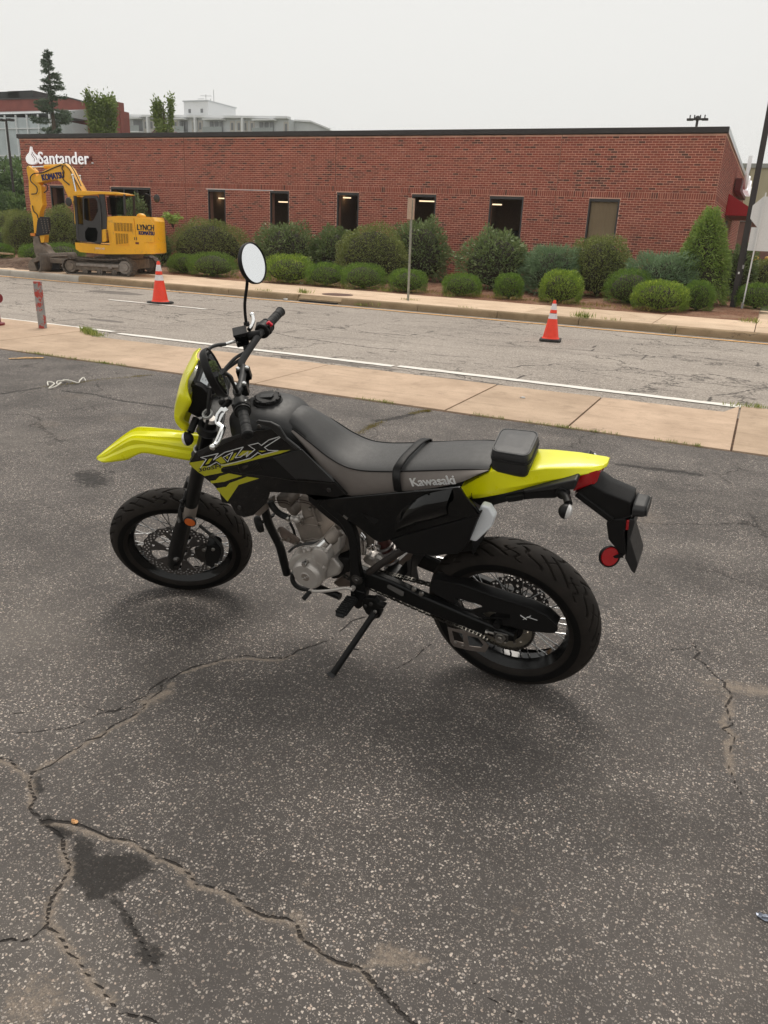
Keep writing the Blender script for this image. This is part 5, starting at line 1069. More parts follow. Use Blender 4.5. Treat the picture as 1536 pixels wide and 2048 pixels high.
c1, c2 = [(-17.515,2.811),(-18.31,2.745)]; cyl(c1, c2, .6, .048, 17.24)
c1, c2 = [(-16.97,1.422),(-17.145,2.583)]; cyl(c1, c2, .62, .05, 17.04); cyl(c1, c2, .62, .05, 17.46)
c1, c2 = [(-18.459,1.807),(-18.348,1.038)]; cyl(c1, c2, .55, .042, 17.24)
def hose(pts, y, r_=.014): g_ = G(); g_.tube(spline([(x, y, z) for x, z in pts], 6), r_, 7); E(g_, 'hose', M_HOSE, bm)
hose([(-17.384,2.822),(-17.425,2.736),(-17.385,2.652),(-17.418,2.48),(-17.255,2.343)], 17.06); hose([(-17.431,2.826),(-17.697,2.726),(-17.966,2.616),(-18.194,2.588),(-18.306,2.504),(-18.307,2.389),(-18.167,2.251),(-18.19,2.106),(-18.332,2.077)], 17.06)
hose([(-18.348,1.794),(-18.33,1.662),(-18.248,1.577),(-18.222,1.46)], 17.08); hose([(-17.381,2.856),(-17.236,2.869),(-17.094,2.691),(-16.935,2.327)], 17.05, .012); hose([(-17.336,2.823),(-17.219,2.715),(-17.083,2.464),(-16.946,2.211)], 17.05, .010); hose([(-17.989,2.344),(-17.901,2.319),(-17.897,2.204),(-18.002,2.127)], 17.1)
# bucket linkage, thumb plate, bucket
E(pr([(-18.212,1.433),(-18.129,1.525),(-17.907,1.52),(-17.884,1.357),(-17.951,1.1),(-18.087,1.065),(-18.306,1.025),(-18.275,1.162)], 17.0, 17.1), 'breaker_plate', M_BLACKBOX, am, bevel=.01)
g_ = G()
for i in range(3):
    for j in range(7): p_ = (-18.10+i*.085+.006*j, 16.993, 1.44-.055*j+.02); g_.box(p_, (.02, .012, .03))
E(g_, 'plate_slots', M_MUD, am, kind='stuff')
E(pr([(-18.448,1.094),(-18.315,1.1),(-18.323,1.024),(-18.44,1.019)], 17.0, 17.3), 'pin_guard', simple('orange_guard', (.65, .20, .02), .5), am)
E(pr([(-18.221,1.044),(-18.07,1.065),(-18.108,0.868),(-18.202,0.857)], 17.05, 17.3), 'linkage', M_KY, am, bevel=.01)
E(pr([(-18.381,1.037),(-18.256,1.027),(-18.211,0.833),(-18.116,0.791),(-18.047,0.658),(-17.986,0.599),(-17.923,0.572),(-18.011,0.522),(-18.022,0.414),(-18.153,0.439),(-18.354,0.445),(-18.402,0.611),(-18.415,0.854)], 17.02, 17.42), 'coupler', M_MUD, am, bevel=.02)
bk = [(-18.425,0.407),(-18.227,0.486),(-17.939,0.551),(-17.808,0.536),(-17.826,0.429),(-17.932,0.302),(-17.965,0.307),(-17.936,0.424),(-18.051,0.434),(-18.292,0.346),(-18.222,0.142),(-18.45,0.125),(-18.483,0.246)]
E(pr(bk, 16.75, 17.75), 'bucket', M_MUD, am, bevel=.012)
E(pr([(-18.265,0.355),(-18.21,0.407),(-17.89,0.458),(-17.628,0.439),(-17.634,0.211),(-18.182,0.145)], 16.85, 17.6), 'bucket_inside', M_BLACKBOX, am)
# mirrors, aerial
for (mx, mz), y in (((-15.221,2.127), 17.9), ((-16.95,1.915), 16.3)):
    g_ = G(); g_.ball((mx, y, mz), (.09, .03, .11), 12); m_ = E(g_, 'mirror', M_KB); g_ = G(); g_.rod((mx, y, mz), (mx+(.0 if y < 17 else -.35), y+.1, mz+.12), .01, 6); E(g_, 'mirror_arm', M_KB, m_)
g_ = G(); g_.rod((-16.90, 16.45, 1.95), (-16.94, 16.45, 1.25), .008, 6); E(g_, 'handrail', M_KB)

# ================================================================ the motorcycle
BM = Matrix([[-0.999949,-0.00838,-0.005576,-0.591],[0.009603,-0.960257,-0.278952,2.508],[-0.003017,-0.278991,0.960289,0.002],[0.0,0.0,0.0,1.0]])
AX0 = np.array([1.511,0.0,0.0]); SS = np.array([[0.905441,-0.421958,-0.046119],[0.421958,0.882948,0.205803],[-0.046119,-0.205803,0.977506]]); AXD = np.array([-0.43837,0.0,0.89879]); SN = np.array([-0.0836,0.99526,-0.04976])
M_MATB = simple('matt_black_plastic', (.009, .0085, .0085), .48, var=.06, bump=.12, bscale=900, spec=.2)
M_GLOB = simple('gloss_black_plastic', (.0035, .0035, .0035), .07, var=.0, spec=.32, coat=.15)
M_GREYP = simple('grey_black_plastic', (.022, .0215, .0215), .48, var=.05, bump=.1, bscale=900, spec=.4)
M_LIME = simple('lime_yellow_plastic', (.83, .81, .003), .30, coat=.3, var=.05, vs_=9)
M_LIMED = simple('lime_decal', (.44, .42, .008), .35, coat=.3, var=.02)
M_SEATT = simple('seat_vinyl', (.036, .035, .0345), .5, var=.05, bump=.25, bscale=1400)
M_SEATS = simple('taupe_seat_vinyl', (.135, .115, .102), .6, var=.04, bump=.2, bscale=1400)
M_TYRE = simple('tyre_rubber', (.017, .0135, .011), .72, var=.2, vs_=20, bump=.3, bscale=500, spec=.22, dirt=((.060, .042, .030), 14, .60, .3))
M_TYREW = simple('tyre_sidewall', (.005, .0047, .0047), .6, var=.1, spec=.12)
M_RIM = simple('black_rim', (.004, .004, .004), .16, var=.0, spec=.4)
M_SPOKE = simple('spoke_steel', (.42, .42, .42), .3, 1)
M_ALU = simple('engine_alloy', (.52, .485, .45), .34, .45, var=.08, vs_=18, bump=.2, bscale=500)
M_ALUD = simple('cast_alloy_dark', (.25, .215, .185), .55, .35, var=.12, vs_=14, bump=.35, bscale=400)
M_ALUP = simple('polished_alloy', (.80, .80, .79), .18, 1, var=.03)
M_STL = simple('dark_steel', (.10, .095, .09), .35, .9, var=.1); M_ZINC = simple('zinc_bolt', (.50, .48, .45), .3, 1)
M_DISC = simple('brake_disc_steel', (.10, .092, .088), .35, .5, var=.1); M_CHAIN = simple('chain_steel', (.10, .095, .085), .35, .9, var=.3, vs_=200)
M_FRAMEB = simple('black_frame_paint', (.005, .005, .005), .35, var=.05, spec=.25)
M_BRN = simple('brown_grey_metal', (.16, .125, .105), .5, .5); M_GREYPL = simple('grey_mudguard', (.075, .07, .068), .5)
M_ORNG = simple('orange_spring_body', (.55, .17, .02), .35, .4); M_LOGO = simple('silver_print', (.62, .62, .62), .4); M_WPR = simple('white_print', (.70, .70, .69), .5)
M_RUBB = simple('grip_rubber', (.013, .013, .013), .62, bump=.5, bscale=260, spec=.3)
M_WRING = simple('translucent_white_ring', (.52, .52, .50), .35); M_GASK = simple('dark_gasket', (.05, .03, .025), .6)
M_MIRR = simple('mirror_glass', (.88, .90, .92), .01, 1, var=0)
M_LCD = simple('lcd_screen', (.42, .45, .47), .25, coat=.6, var=.04)
t = NT('white_bottle_plastic'); c = t.coord(); z_ = t.n('SeparateXYZ', {0: c}).outputs[2]
t.bsdf(t.mix(t.step(z_, .660, .672), (.20, .42, .26), (.80, .83, .86)), .3, None, **{'Subsurface Weight': .3, 'Subsurface Radius': (.02, .02, .02)}); M_BOTT = t.m
def lens(name, col, rough=.15, trans=.0):
    t = NT(name); c = t.coord(); w_ = t.n('TexVoronoi', {'Vector': c, 'Scale': 260.0}).outputs['Distance']
    t.bsdf(col, rough, t.bump(w_, .15, .001), **{'Coat Weight': .6, 'Transmission Weight': trans}); return t.m
M_REDL = lens('red_lens', (.45, .006, .01)); M_REDR = lens('red_reflector', (.36, .004, .008)); M_AMB = lens('amber_reflector', (.62, .12, .01)); M_CLR = lens('clear_lens', (.72, .70, .68), .1, .25)
bike = empty('motorcycle', label='black and lime-yellow supermoto motorcycle leaning on its side stand on the asphalt', cat='motorcycle'); bike.matrix_world = BM
def B(g_, name, mat, par=None, **k): return g_.build(name, mat, par or bike, **k)
def st(g_):
    for i in range(len(g_.v)): g_.v[i] = (g_.v[i]-AX0)@SS.T+AX0
    return g_
def stv(p): return (np.array(p, float)-AX0)@SS.T+AX0
def plate(loops, y, th, mat, name, par=None, steer=False, smooth=True, bevel=0, **k):
    """flat plate with holes in the local XZ plane at y"""
    me = flat_curve([[(p[0], p[-1]) for p in lp] for lp in loops], th, mat, name); me.transform(Matrix.Translation((0, y, 0)) @ Matrix.Rotation(R(90), 4, 'X'))
    if steer:
        v = np.array([q.co for q in me.vertices]); v = (v-AX0)@SS.T+AX0; me.vertices.foreach_set('co', v.astype(np.float32).ravel())
    o = inst(name, me, par or bike, **k)
    if bevel: bev(o, bevel, 1)
    return o
def skin(poly, off_in, mat, name, par=None, bevel=.003, both=True, **k):
    """panel: outer outline given as 3D points, thickness towards the centre line"""
    g_ = G(); g_.prism(poly, (0, -off_in, 0))
    if both: g_.mirror(1)
    return B(g_, name, mat, par, smooth=0, bevel=bevel, **k)

# ---- wheels
def wheel(name, c, RO, wd, ht, steer, grooves):
    T = st if steer else (lambda q: q); cx, cy, cz = c
    # tyre: dense grid with the tread grooves cut into it
    nu, nv = 640, 150; th = np.linspace(0, 2*math.pi, nu, endpoint=False); a = np.linspace(-2.25, 2.25, nv)
    TH, A = np.meshgrid(th, a, indexing='ij')
    rad = (RO-ht)+ht*np.cos(A)*np.where(np.abs(A) > 1.57, .75, 1); yy = wd/2*np.sin(A)*np.where(np.abs(A) > 1.57, .98, 1)
    s_ = A*wd/2   # arc position across the tread
    per = 2*math.pi/grooves; d = np.zeros_like(TH)
    def cut(fn, w_, dep, s0, s1):
        nonlocal d
        for sg in (1, -1):
            for k_ in range(-1, 2):
                u = (TH+(0 if sg > 0 else per/2)) % per+k_*per
                dist = np.abs(u-fn(sg*s_))*RO
                ok = (sg*s_ > s0)&(sg*s_ < s1); d = np.where(ok, np.maximum(d, dep*np.clip(1.5-dist/w_, 0, 1)), d)
    ph = per
    cut(lambda s: ph*(.10+6.5*s+.05*np.sin(s*150)), 0.0052, 0.0078, .004, wd*.44)
    cut(lambda s: ph*(.35+6.5*s), 0.0045, 0.0065, .012, wd*.47)
    cut(lambda s: ph*(.60+7.0*s), 0.0050, 0.0072, -.004, wd*.40)
    cut(lambda s: ph*(.86+5.2*s+.06*np.sin(s*190)), 0.0042, 0.0059, .018, wd*.48)
    cut(lambda s: ph*(.22-7.0*s), .0026, .003, .020, wd*.34)
    cut(lambda s: ph*(.75-7.0*s), .0026, .003, .010, wd*.26)
    rad = rad-d*np.cos(A); yy = yy-d*np.sin(A)
    Pn = np.stack([cx+rad*np.cos(TH), cy+yy, cz+rad*np.sin(TH)], -1)
    g_ = G(); g_.grid(Pn, cu=True, flip=True); rim_r = .223
    ty = B(T(g_), 'tyre', M_TYRE, WP[name], smooth=50)
    # sidewalls
    g_ = G()
    for sg in (1, -1):
        pr_ = [(RO-ht+ht*.22, sg*(wd/2+.0006)), (RO-ht-.002, sg*(wd/2+.0010)), (RO-ht-.010, sg*wd*.49), (rim_r+.006, sg*wd*.44), (rim_r+.001, sg*wd*.41)]
        g_.lathe(pr_, c, (0, 1, 0), 96)
    B(T(g_), 'sidewall', M_TYREW, ty)
    rw = wd*.40
    prof = [(rim_r+.006, -rw), (rim_r+.007, -rw+.006), (rim_r-.004, -rw+.010), (rim_r-.014, -rw*.55), (rim_r-.024, -rw*.25), (rim_r-.024, rw*.25), (rim_r-.014, rw*.55), (rim_r-.004, rw-.010), (rim_r+.007, rw-.006), (rim_r+.006, rw)]
    outer = [(rim_r+.002, rw), (rim_r-.006, rw-.012), (rim_r-.018, rw*.5), (rim_r-.028, rw*.25), (rim_r-.028, -rw*.25), (rim_r-.018, -rw*.5), (rim_r-.006, -rw+.012), (rim_r+.002, -rw)]
    g_ = G(); g_.lathe(prof+outer, c, (0, 1, 0), 96, closed=True); B(T(g_), 'rim', M_RIM, WP[name])
    hw = .036; g_ = G(); g_.lathe([(.0, -hw-.02), (.016, -hw-.02), (.018, -hw-.004), (.034, -hw), (.034, -hw+.006), (.019, -hw+.014), (.019, hw-.014), (.034, hw-.006), (.034, hw), (.018, hw+.004), (.016, hw+.02), (0, hw+.02)], c, (0, 1, 0), 40)
    hub = B(T(g_), 'hub', M_MATB, WP[name])
    n = 36
    for i in range(n):
        sd = 1 if i % 2 else -1; a0 = 2*math.pi*i/n; kk = 1 if (i//2) % 2 else -1; a1 = a0+kk*R(62)
        p0 = (cx+.030*math.cos(a1), cy+sd*(hw-.003), cz+.030*math.sin(a1)); p1 = (cx+(rim_r-.026)*math.cos(a0), cy+sd*.004, cz+(rim_r-.026)*math.sin(a0))
        g_ = G(); g_.rod(p0, p1, .0019, 6); pv = np.array(p1); qv = pv+(np.array(p0)-pv)*.10; g_.rod(pv, qv, .0034, 6); B(T(g_), 'spoke', M_SPOKE, WP[name])
    return rim_r
WP = {}
for nm, c_, steer in (('rear_wheel', (0, 0, .307), False), ('front_wheel', (1.435, 0, .293), True)):
    WP[nm] = empty(nm); WP[nm].parent = bike; WP[nm].location = (0, 0, 0)
wheel('rear_wheel', (0, 0, .307), .307, .138, .064, False, 8)
wheel('front_wheel', (1.435, 0, .293), .293, .114, .054, True, 8)
def disc(cx, cz, y, ro, ri, nh, rows, wave, name, par, steer):
    out = [(cx+(ro+wave*math.cos(t*20))*math.cos(t), cz+(ro+wave*math.cos(t*20))*math.sin(t)) for t in np.linspace(0, 2*math.pi, 240, endpoint=False)]
    loops = [out]
    for k_, r_ in enumerate(rows):
        for i in range(nh): t = 2*math.pi*(i+.5*(k_ % 2))/nh; loops.append(circ(cx+r_*math.cos(t), cz+r_*math.sin(t), .0047, 8))
    for i in range(6):
        t = 2*math.pi*i/6; w0, w1 = R(19), R(15)
        loops.append([(cx+r_*math.cos(t+s_), cz+r_*math.sin(t+s_)) for r_, s_ in ((ri+.018, -w0*.55), (ri+.034, -w0), (ro-.034, -w1), (ro-.031, 0), (ro-.034, w1), (ri+.034, w0), (ri+.018, w0*.55))])
        t += R(30); loops.append(circ(cx+(ro-.040)*math.cos(t), cz+(ro-.040)*math.sin(t), .006, 10)); loops.append(circ(cx+(ri+.022)*math.cos(t), cz+(ri+.022)*math.sin(t), .007, 10))
    loops.append(circ(cx, cz, ri, 32)); return plate(loops, y, .0045, M_DISC, name, par, steer)
disc(1.435, .293, .058, .150, .030, 34, (.142, .134, .126), .0025, 'brake_disc', WP['front_wheel'], True)
disc(0, .307, -.062, .115, .028, 30, (.108, .100), .002, 'brake_disc', WP['rear_wheel'], False)
# rear sprocket
def sprk(n, r_, dr): return [(r_+dr*(1 if (i % 4) in (1, 2) else -1))*math.cos(2*math.pi*i/(4*n)) for i in range(4*n)]
n = 40; out = [((.098+(.004 if (i % 4) in (1, 2) else -.004))*math.cos(2*math.pi*i/(4*n)), .307+(.098+(.004 if (i % 4) in (1, 2) else -.004))*math.sin(2*math.pi*i/(4*n))) for i in range(4*n)]
loops = [out]+[circ(.078*math.cos(t), .307+.078*math.sin(t), .0045, 10) for t in np.linspace(0, 2*math.pi, 9)[:-1]]+[circ(0, .307, .062, 40)]
plate(loops, .070, .006, simple('sprocket_steel', (.30, .27, .22), .4, .8), 'sprocket', WP['rear_wheel'])
g_ = G(); g_.lathe([(.064, .060), (.064, .068), (.050, .072), (.02, .078), (0, .08)], (0, 0, .307), (0, 1, 0), 32); B(g_, 'sprocket_carrier', M_MATB, WP['rear_wheel'])
for i in range(6): t = i*math.pi/3; g_ = G(); g_.lathe([(0, .08), (.006, .08), (.007, .072)], (.070*math.cos(t), 0, .307+.070*math.sin(t)), (0, 1, 0), 6); B(g_, 'bolt', M_ZINC, WP['rear_wheel'])
# chain
def tangent_loop(c1, r1, c2, r2):
    d = np.array(c2)-np.array(c1); L = np.linalg.norm(d); a = math.atan2(d[1], d[0]); b_ = math.acos((r1-r2)/L); o = []
    for t in np.linspace(a+b_, a+2*math.pi-b_, 24): o.append((c1[0]+r1*math.cos(t), c1[1]+r1*math.sin(t)))
    for t in np.linspace(a-b_, a+b_, 10): o.append((c2[0]+r2*math.cos(t), c2[1]+r2*math.sin(t)))
    return np.array(o+[o[0]])
lp = tangent_loop((0, .307), .099, (.60, .385), .036); lp[:, 1] -= np.where((lp[:, 1] < .34)&(lp[:, 0] > .05), .012*np.sin(np.clip((lp[:, 0]-.05)/.52, 0, 1)*math.pi), 0)
sgm = np.linalg.norm(np.diff(lp, axis=0), axis=1); cum = np.concatenate([[0], np.cumsum(sgm)]); n = 118; g_ = G()
for i in range(n):
    s0, s1 = cum[-1]*i/n, cum[-1]*(i+1)/n; p = [np.array([np.interp(s_, cum, lp[:, 0]), 0, np.interp(s_, cum, lp[:, 1])]) for s_ in (s0, s1)]
    o_ = .0065 if i % 2 else .0045
    for sg in (1, -1): g_.bar(p[0]+V(0, .070+sg*o_, 0), p[1]+V(0, .070+sg*o_, 0), .0016, .0085); 
    g_.rod(p[0]+V(0, .061, 0), p[0]+V(0, .079, 0), .0042, 6)
B(g_, 'chain', M_CHAIN, smooth=0, kind='stuff')

# ---- swing arm, chain guard, axle
g_ = G()
def beam(g_, pts, y, wy, hs):
    secs = []
    for (x, z), h_ in zip(pts, hs): secs.append([(x, y+wy/2, z+h_/2-.006), (x, y+wy/2-.006, z+h_/2), (x, y-wy/2+.006, z+h_/2), (x, y-wy/2, z+h_/2-.006), (x, y-wy/2, z-h_/2), (x, y+wy/2, z-h_/2)])
    return g_.loft(secs, flip=False)
for y in (.098, -.098): beam(g_, [(-.045, .300), (.0, .302), (.10, .318), (.26, .350), (.40, .385), (.545, .412)], y, .034, [.030, .046, .056, .066, .074, .070])
g_.box((.43, 0, .39), (.05, .18, .06)); B(g_, 'swing_arm', M_FRAMEB, bevel=.004)
lb = [(0.4168,0.118,0.4088),(0.4095,0.118,0.4125),(0.354,0.118,0.3957),(0.3584,0.118,0.3748),(0.3655,0.118,0.3727),(0.4194,0.118,0.395)]; g_ = G(); g_.prism(lb, (0, .0012, 0)); B(g_, 'warning_label', simple('dark_label', (.09, .085, .08), .6), smooth=0)
for u_ in [(0.314,0.118,0.42),(0.287,0.118,0.407),(0.019,0.1,0.331)]: g_ = G(); g_.lathe([(0, .008), (.008, .006), (.010, 0)], u_, (0, 1, 0), 12); B(g_, 'bolt', M_ZINC)
cg = [[0.258,0.417],[0.254,0.459],[0.229,0.472],[0.144,0.471],[0.039,0.454],[-0.095,0.44],[-0.147,0.423],[-0.183,0.391],[-0.185,0.372],[-0.176,0.36],[-0.158,0.353],[-0.097,0.341],[-0.034,0.341],[0.002,0.335],[0.002,0.362],[0.039,0.356],[0.081,0.346],[0.105,0.357],[0.161,0.375],[0.232,0.401]]
h1 = [[0.174,0.409],[0.08,0.405],[0.067,0.397],[0.114,0.366],[0.147,0.364]]; h2 = [[0.079,0.365],[0.044,0.384],[-0.025,0.393],[-0.025,0.37],[0.002,0.364],[0.058,0.35]]
o = plate([cg, h1, h2], .098, .008, M_MATB, 'chain_guard', bevel=.0025)
tp = [(0.249,0.088,0.465),(0.144,0.088,0.47),(0.039,0.088,0.453),(-0.095,0.088,0.439),(-0.147,0.088,0.422),(-0.182,0.088,0.388)]
g_ = G(); g_.grid([[(x, y, z+(.0015 if .06 < y < .1 else -.004)) for y in (.103, .098, .062, .05)] for x, _, z in tp]); q = B(g_, 'guard_top', M_MATB, o); solid(q, .003, 0)
g_ = G(); g_.bar((-0.061,0.103,0.403), (-0.083,0.103,0.39), .001, .005, (0, 1, 0)); g_.bar((-0.083,0.103,0.402), (-0.118,0.103,0.398), .001, .0025, (0, 1, 0)); g_.bar((-0.07,0.103,0.386), (-0.096,0.104,0.411), .001, .003, (0, 1, 0)); B(g_, 'guard_marking', M_WPR, o, smooth=0, kind='stuff')
mp = [[[0.198,0.274],[0.185,0.273],[0.134,0.276],[0.084,0.269],[0.045,0.236],[0.06,0.2],[0.119,0.189],[0.177,0.189],[0.19,0.207]], [[0.183,0.263],[0.142,0.262],[0.139,0.217],[0.176,0.218]], [[0.126,0.259],[0.084,0.261],[0.065,0.234],[0.074,0.218],[0.119,0.21]]]
plate(mp, .112, .003, simple('bead_blasted_alloy', (.30, .26, .235), .45, .8), 'guide_plate', bevel=.0008)
for u_ in [(0.171,0.114,0.21),(0.143,0.114,0.203)]: g_ = G(); g_.lathe([(0, .004), (.005, .003), (.006, 0)], u_, (0, 1, 0), 8); B(g_, 'rivet', M_ZINC)
ac = [0.001,0.118,0.299]
g_ = G(); g_.box((ac[0], .118, ac[2]), (.052, .008, .036)); B(g_, 'axle_block', M_STL, bevel=.004)
g_ = G(); g_.lathe([(0, .022), (.008, .022), (.009, .026), (.006, .026)], (ac[0], .114, ac[2]), (0, 1, 0), 20); g_.lathe([(.008, .014), (.016, .014), (.0165, .005), (.019, .004), (.019, 0)], (ac[0], .121, ac[2]), (0, 1, 0), 6); B(g_, 'axle_nut', M_ZINC)
a_, b_ = [(0.055,0.118,0.306),(0.015,0.118,0.304)]; g_ = G(); g_.rod(a_, b_, .004, 8); g_.rod(a_, np.array(a_)+(np.array(b_)-np.array(a_))*.2, .008, 6); B(g_, 'chain_adjuster', M_ZINC)
g_ = G(); g_.lathe([(0, 0), (.013, 0), (.013, .02), (0, .022)], (0.017,0.098,0.342), (0, 1, 0), 16); B(g_, 'guard_boss', M_MATB)

# ---- frame, engine
fr = G(); 
for y in (.115, -.115): beam(fr, [[0.683,0.739],[0.643,0.703],[0.616,0.679],[0.572,0.65],[0.544,0.602],[0.539,0.538],[0.543,0.474],[0.543,0.399],[0.547,0.337]], y, .030, [.05, .05, .042, .04, .036, .034, .032, .036, .05])
fr.mirror(1) if False else None
B(fr, 'main_frame', M_FRAMEB, bevel=.004)
def curve_plate(c_pts, w_, y0, y1, mat, name, **k):
    """ribbon following points in XZ with width w_"""
    p = spline([(x, 0, z) for x, z in c_pts], 6)[:, [0, 2]]; t = np.gradient(p, axis=0); t /= np.linalg.norm(t, axis=1)[:, None]; nrm = np.stack([-t[:, 1], t[:, 0]], 1)
    w_ = np.interp(np.linspace(0, 1, len(p)), np.linspace(0, 1, len(w_)), w_)[:, None] if hasattr(w_, '__len__') else w_
    a = p+nrm*w_/2; b_ = p-nrm*w_/2; g_ = G(); secs = []
    for i in range(len(p)): secs.append([(a[i, 0], y0, a[i, 1]), (a[i, 0], y1, a[i, 1]), (b_[i, 0], y1, b_[i, 1]), (b_[i, 0], y0, b_[i, 1])])
    g_.loft(secs); return B(g_, name, mat, bevel=.004, **k)
curve_plate([[0.637,0.723],[0.599,0.696],[0.557,0.661],[0.533,0.609],[0.53,0.548],[0.536,0.477],[0.537,0.405],[0.538,0.358]], [.030, .036, .036, .036, .034, .036, .050, .060], .105, .132, M_FRAMEB, 'frame_spar')
curve_plate([[0.534,0.419],[0.536,0.355],[0.549,0.293],[0.562,0.276]], [.055, .062, .05, .03], .09, .128, M_FRAMEB, 'peg_bracket')
pv = (0.532,0.132,0.411); g_ = G(); g_.lathe([(0, .010), (.006, .010), (.008, .006), (.013, .005), (.014, .002), (.021, .001), (.022, -.004)], pv, (0, 1, 0), 24); B(g_, 'pivot_bolt', M_STL)
g_ = G(); g_.tube(spline([(0.941,0.05,0.655),(0.943,0.05,0.571),(0.937,0.05,0.503),(0.909,0.05,0.414),(0.903,0.05,0.341),(0.899,0.05,0.275)], 6), .017, 12); g_.rod((1.02, 0, .86), (1.04, 0, .72), .032, 16); B(g_, 'down_tube', M_FRAMEB)
g_ = G(); tt = [((0.733,0.09,0.285)), ((0.634,0.1,0.276))]; g_.rod(tt[0], tt[1], .014, 10); B(g_, 'cradle_tube', M_FRAMEB)
# black filling masses behind the covers: air box and radiators
g_ = G(); g_.loft([[(x, w_, z1), (x, -w_, z1), (x, -w_, z0), (x, w_, z0)] for x, w_, z0, z1 in ((.62, .09, .70, .80), (.45, .10, .60, .80), (.25, .10, .56, .82), (.10, .095, .62, .84))], flip=False); B(g_, 'air_box', M_MATB, bevel=.01)
g_ = G(); g_.box((.93, .0, .82), (.10, .26, .14)); g_.box((1.02, .12, .76), (.05, .08, .22)); g_.box((1.02, -.12, .76), (.05, .08, .22)); B(g_, 'radiator', M_MATB, bevel=.006)
rf_ = [(0.911,0.165,0.828),(0.831,0.155,0.851)]
g_ = G()
for i in range(16): t_ = i/15; p = np.array(rf_[0])*(1-t_)+np.array(rf_[1])*t_; g_.box(p, (.0014, .03, .034), rotm((0, 1, 0), .3))
B(g_, 'radiator_fins', M_STL, smooth=0, kind='stuff')
g_ = G(); g_.prism([(0.927,0.172,0.828),(0.917,0.172,0.833),(0.879,0.172,0.848),(0.876,0.172,0.844),(0.895,0.172,0.828),(0.91,0.172,0.825)], (0, .003, 0)); B(g_, 'radiator_bracket', M_BRN)
# cylinder and head
def blk(code_pts, y0, y1, mat, name, bevel=.008, par=None, seg=3): g_ = G(); g_.prism([(x, y0, z) for x, _, z in code_pts], (0, y1-y0, 0)); return B(g_, name, mat, par, bevel=bevel, seg=seg)
cy = blk([(0.8,0.055,0.559),(0.729,0.055,0.594),(0.719,0.055,0.577),(0.7,0.055,0.495),(0.717,0.055,0.474),(0.801,0.055,0.45),(0.817,0.055,0.522),(0.82,0.055,0.541)], .055, -.065, M_ALUD, 'cylinder', .012)
blk([(0.773,0.06,0.671),(0.726,0.06,0.669),(0.717,0.06,0.652),(0.726,0.06,0.591),(0.793,0.06,0.56),(0.774,0.06,0.596),(0.777,0.06,0.63)], .060, -.06, M_ALUD, 'cylinder_head', .014)
blk([(0.889,0.05,0.638),(0.828,0.05,0.653),(0.819,0.05,0.631),(0.834,0.05,0.599),(0.858,0.05,0.589),(0.881,0.05,0.595)], .05, -.04, M_ALUD, 'intake_cover', .012)
blk([(0.86,0.05,0.593),(0.82,0.05,0.608),(0.81,0.05,0.579),(0.821,0.05,0.551),(0.835,0.05,0.56)], .045, -.04, M_ALUD, 'head_front', .012)
for ya_, pts in ((.062, [(0.782,0.062,0.658),(0.75,0.062,0.66),(0.727,0.062,0.657),(0.718,0.062,0.646)]), (.062, [(0.782,0.062,0.647),(0.752,0.062,0.65),(0.728,0.062,0.647),(0.718,0.062,0.636)]), (.052, [(0.889,0.052,0.625),(0.845,0.052,0.634),(0.82,0.052,0.628)]), (.052, [(0.889,0.052,0.615),(0.847,0.052,0.623),(0.826,0.052,0.619)]), (.0565, [(0.812,0.056,0.538),(0.791,0.056,0.541),(0.759,0.056,0.55),(0.707,0.056,0.555)]), (.0565, [(0.8,0.056,0.468),(0.783,0.056,0.477),(0.764,0.056,0.478),(0.744,0.056,0.49),(0.704,0.056,0.495)])):
    g_ = G(); g_.tube(spline(pts, 4), .0016 if ya_ > .057 or ya_ < .055 else .003, 6); B(g_, 'cover_seam', M_GASK if ya_ != .0565 else M_ALUD)
for u_ in [(0.726,0.064,0.634),(0.704,0.06,0.558),(0.779,0.062,0.555),(0.766,0.068,0.58),(0.637,0.085,0.541),(0.623,0.09,0.547)]: g_ = G(); g_.lathe([(0, .008), (.006, .008), (.0075, 0)], u_, (0, 1, 0), 6); B(g_, 'bolt', M_ZINC)
g_ = G(); g_.rod((0.719,0.066,0.637), (0.706,0.066,0.575), .004, 8); g_.rod((0.715,0.05,0.625), (0.707,0.05,0.576), .012, 10); B(g_, 'oil_pipe', M_ALUD)
g_ = G(); g_.ball((0.782,0.085,0.586), (.016, .014, .014), 16); g_.rod((0.785,0.08,0.582), (0.772,0.06,0.587), .012, 14); g_.rod((0.785,0.08,0.582), (0.806,0.085,0.587), .011, 14); B(g_, 'water_elbow', M_ALU)
g_ = G(); g_.lathe([(.0125, -.006), (.0135, -.005), (.0135, .005), (.0125, .006)], (0.814,0.085,0.585), (1, 0, 0), 20); B(g_, 'hose_clip', M_ZINC)
g_ = G(); g_.tube(spline([(0.812,0.085,0.585),(0.844,0.09,0.598),(0.86,0.1,0.626),(0.872,0.1,0.654)], 6), .012, 12); g_.tube(spline([(0.824,0.07,0.55),(0.822,0.06,0.512),(0.828,0.05,0.474)], 5), .005, 8); B(g_, 'coolant_hose', M_RUBB)
blk([(0.88,0.078,0.517),(0.872,0.078,0.526),(0.861,0.078,0.527),(0.793,0.078,0.49),(0.791,0.078,0.479),(0.802,0.078,0.461),(0.813,0.078,0.457),(0.865,0.078,0.464),(0.873,0.078,0.479)], .078, .070, M_BRN, 'engine_mount', .003)
for u_ in [(0.872,0.08,0.514),(0.862,0.08,0.473),(0.835,0.08,0.482),(0.806,0.082,0.471),(0.785,0.08,0.473)]: g_ = G(); g_.lathe([(0, .008), (.006, .008), (.0075, 0)], u_, (0, 1, 0), 6); B(g_, 'bolt', M_ZINC)
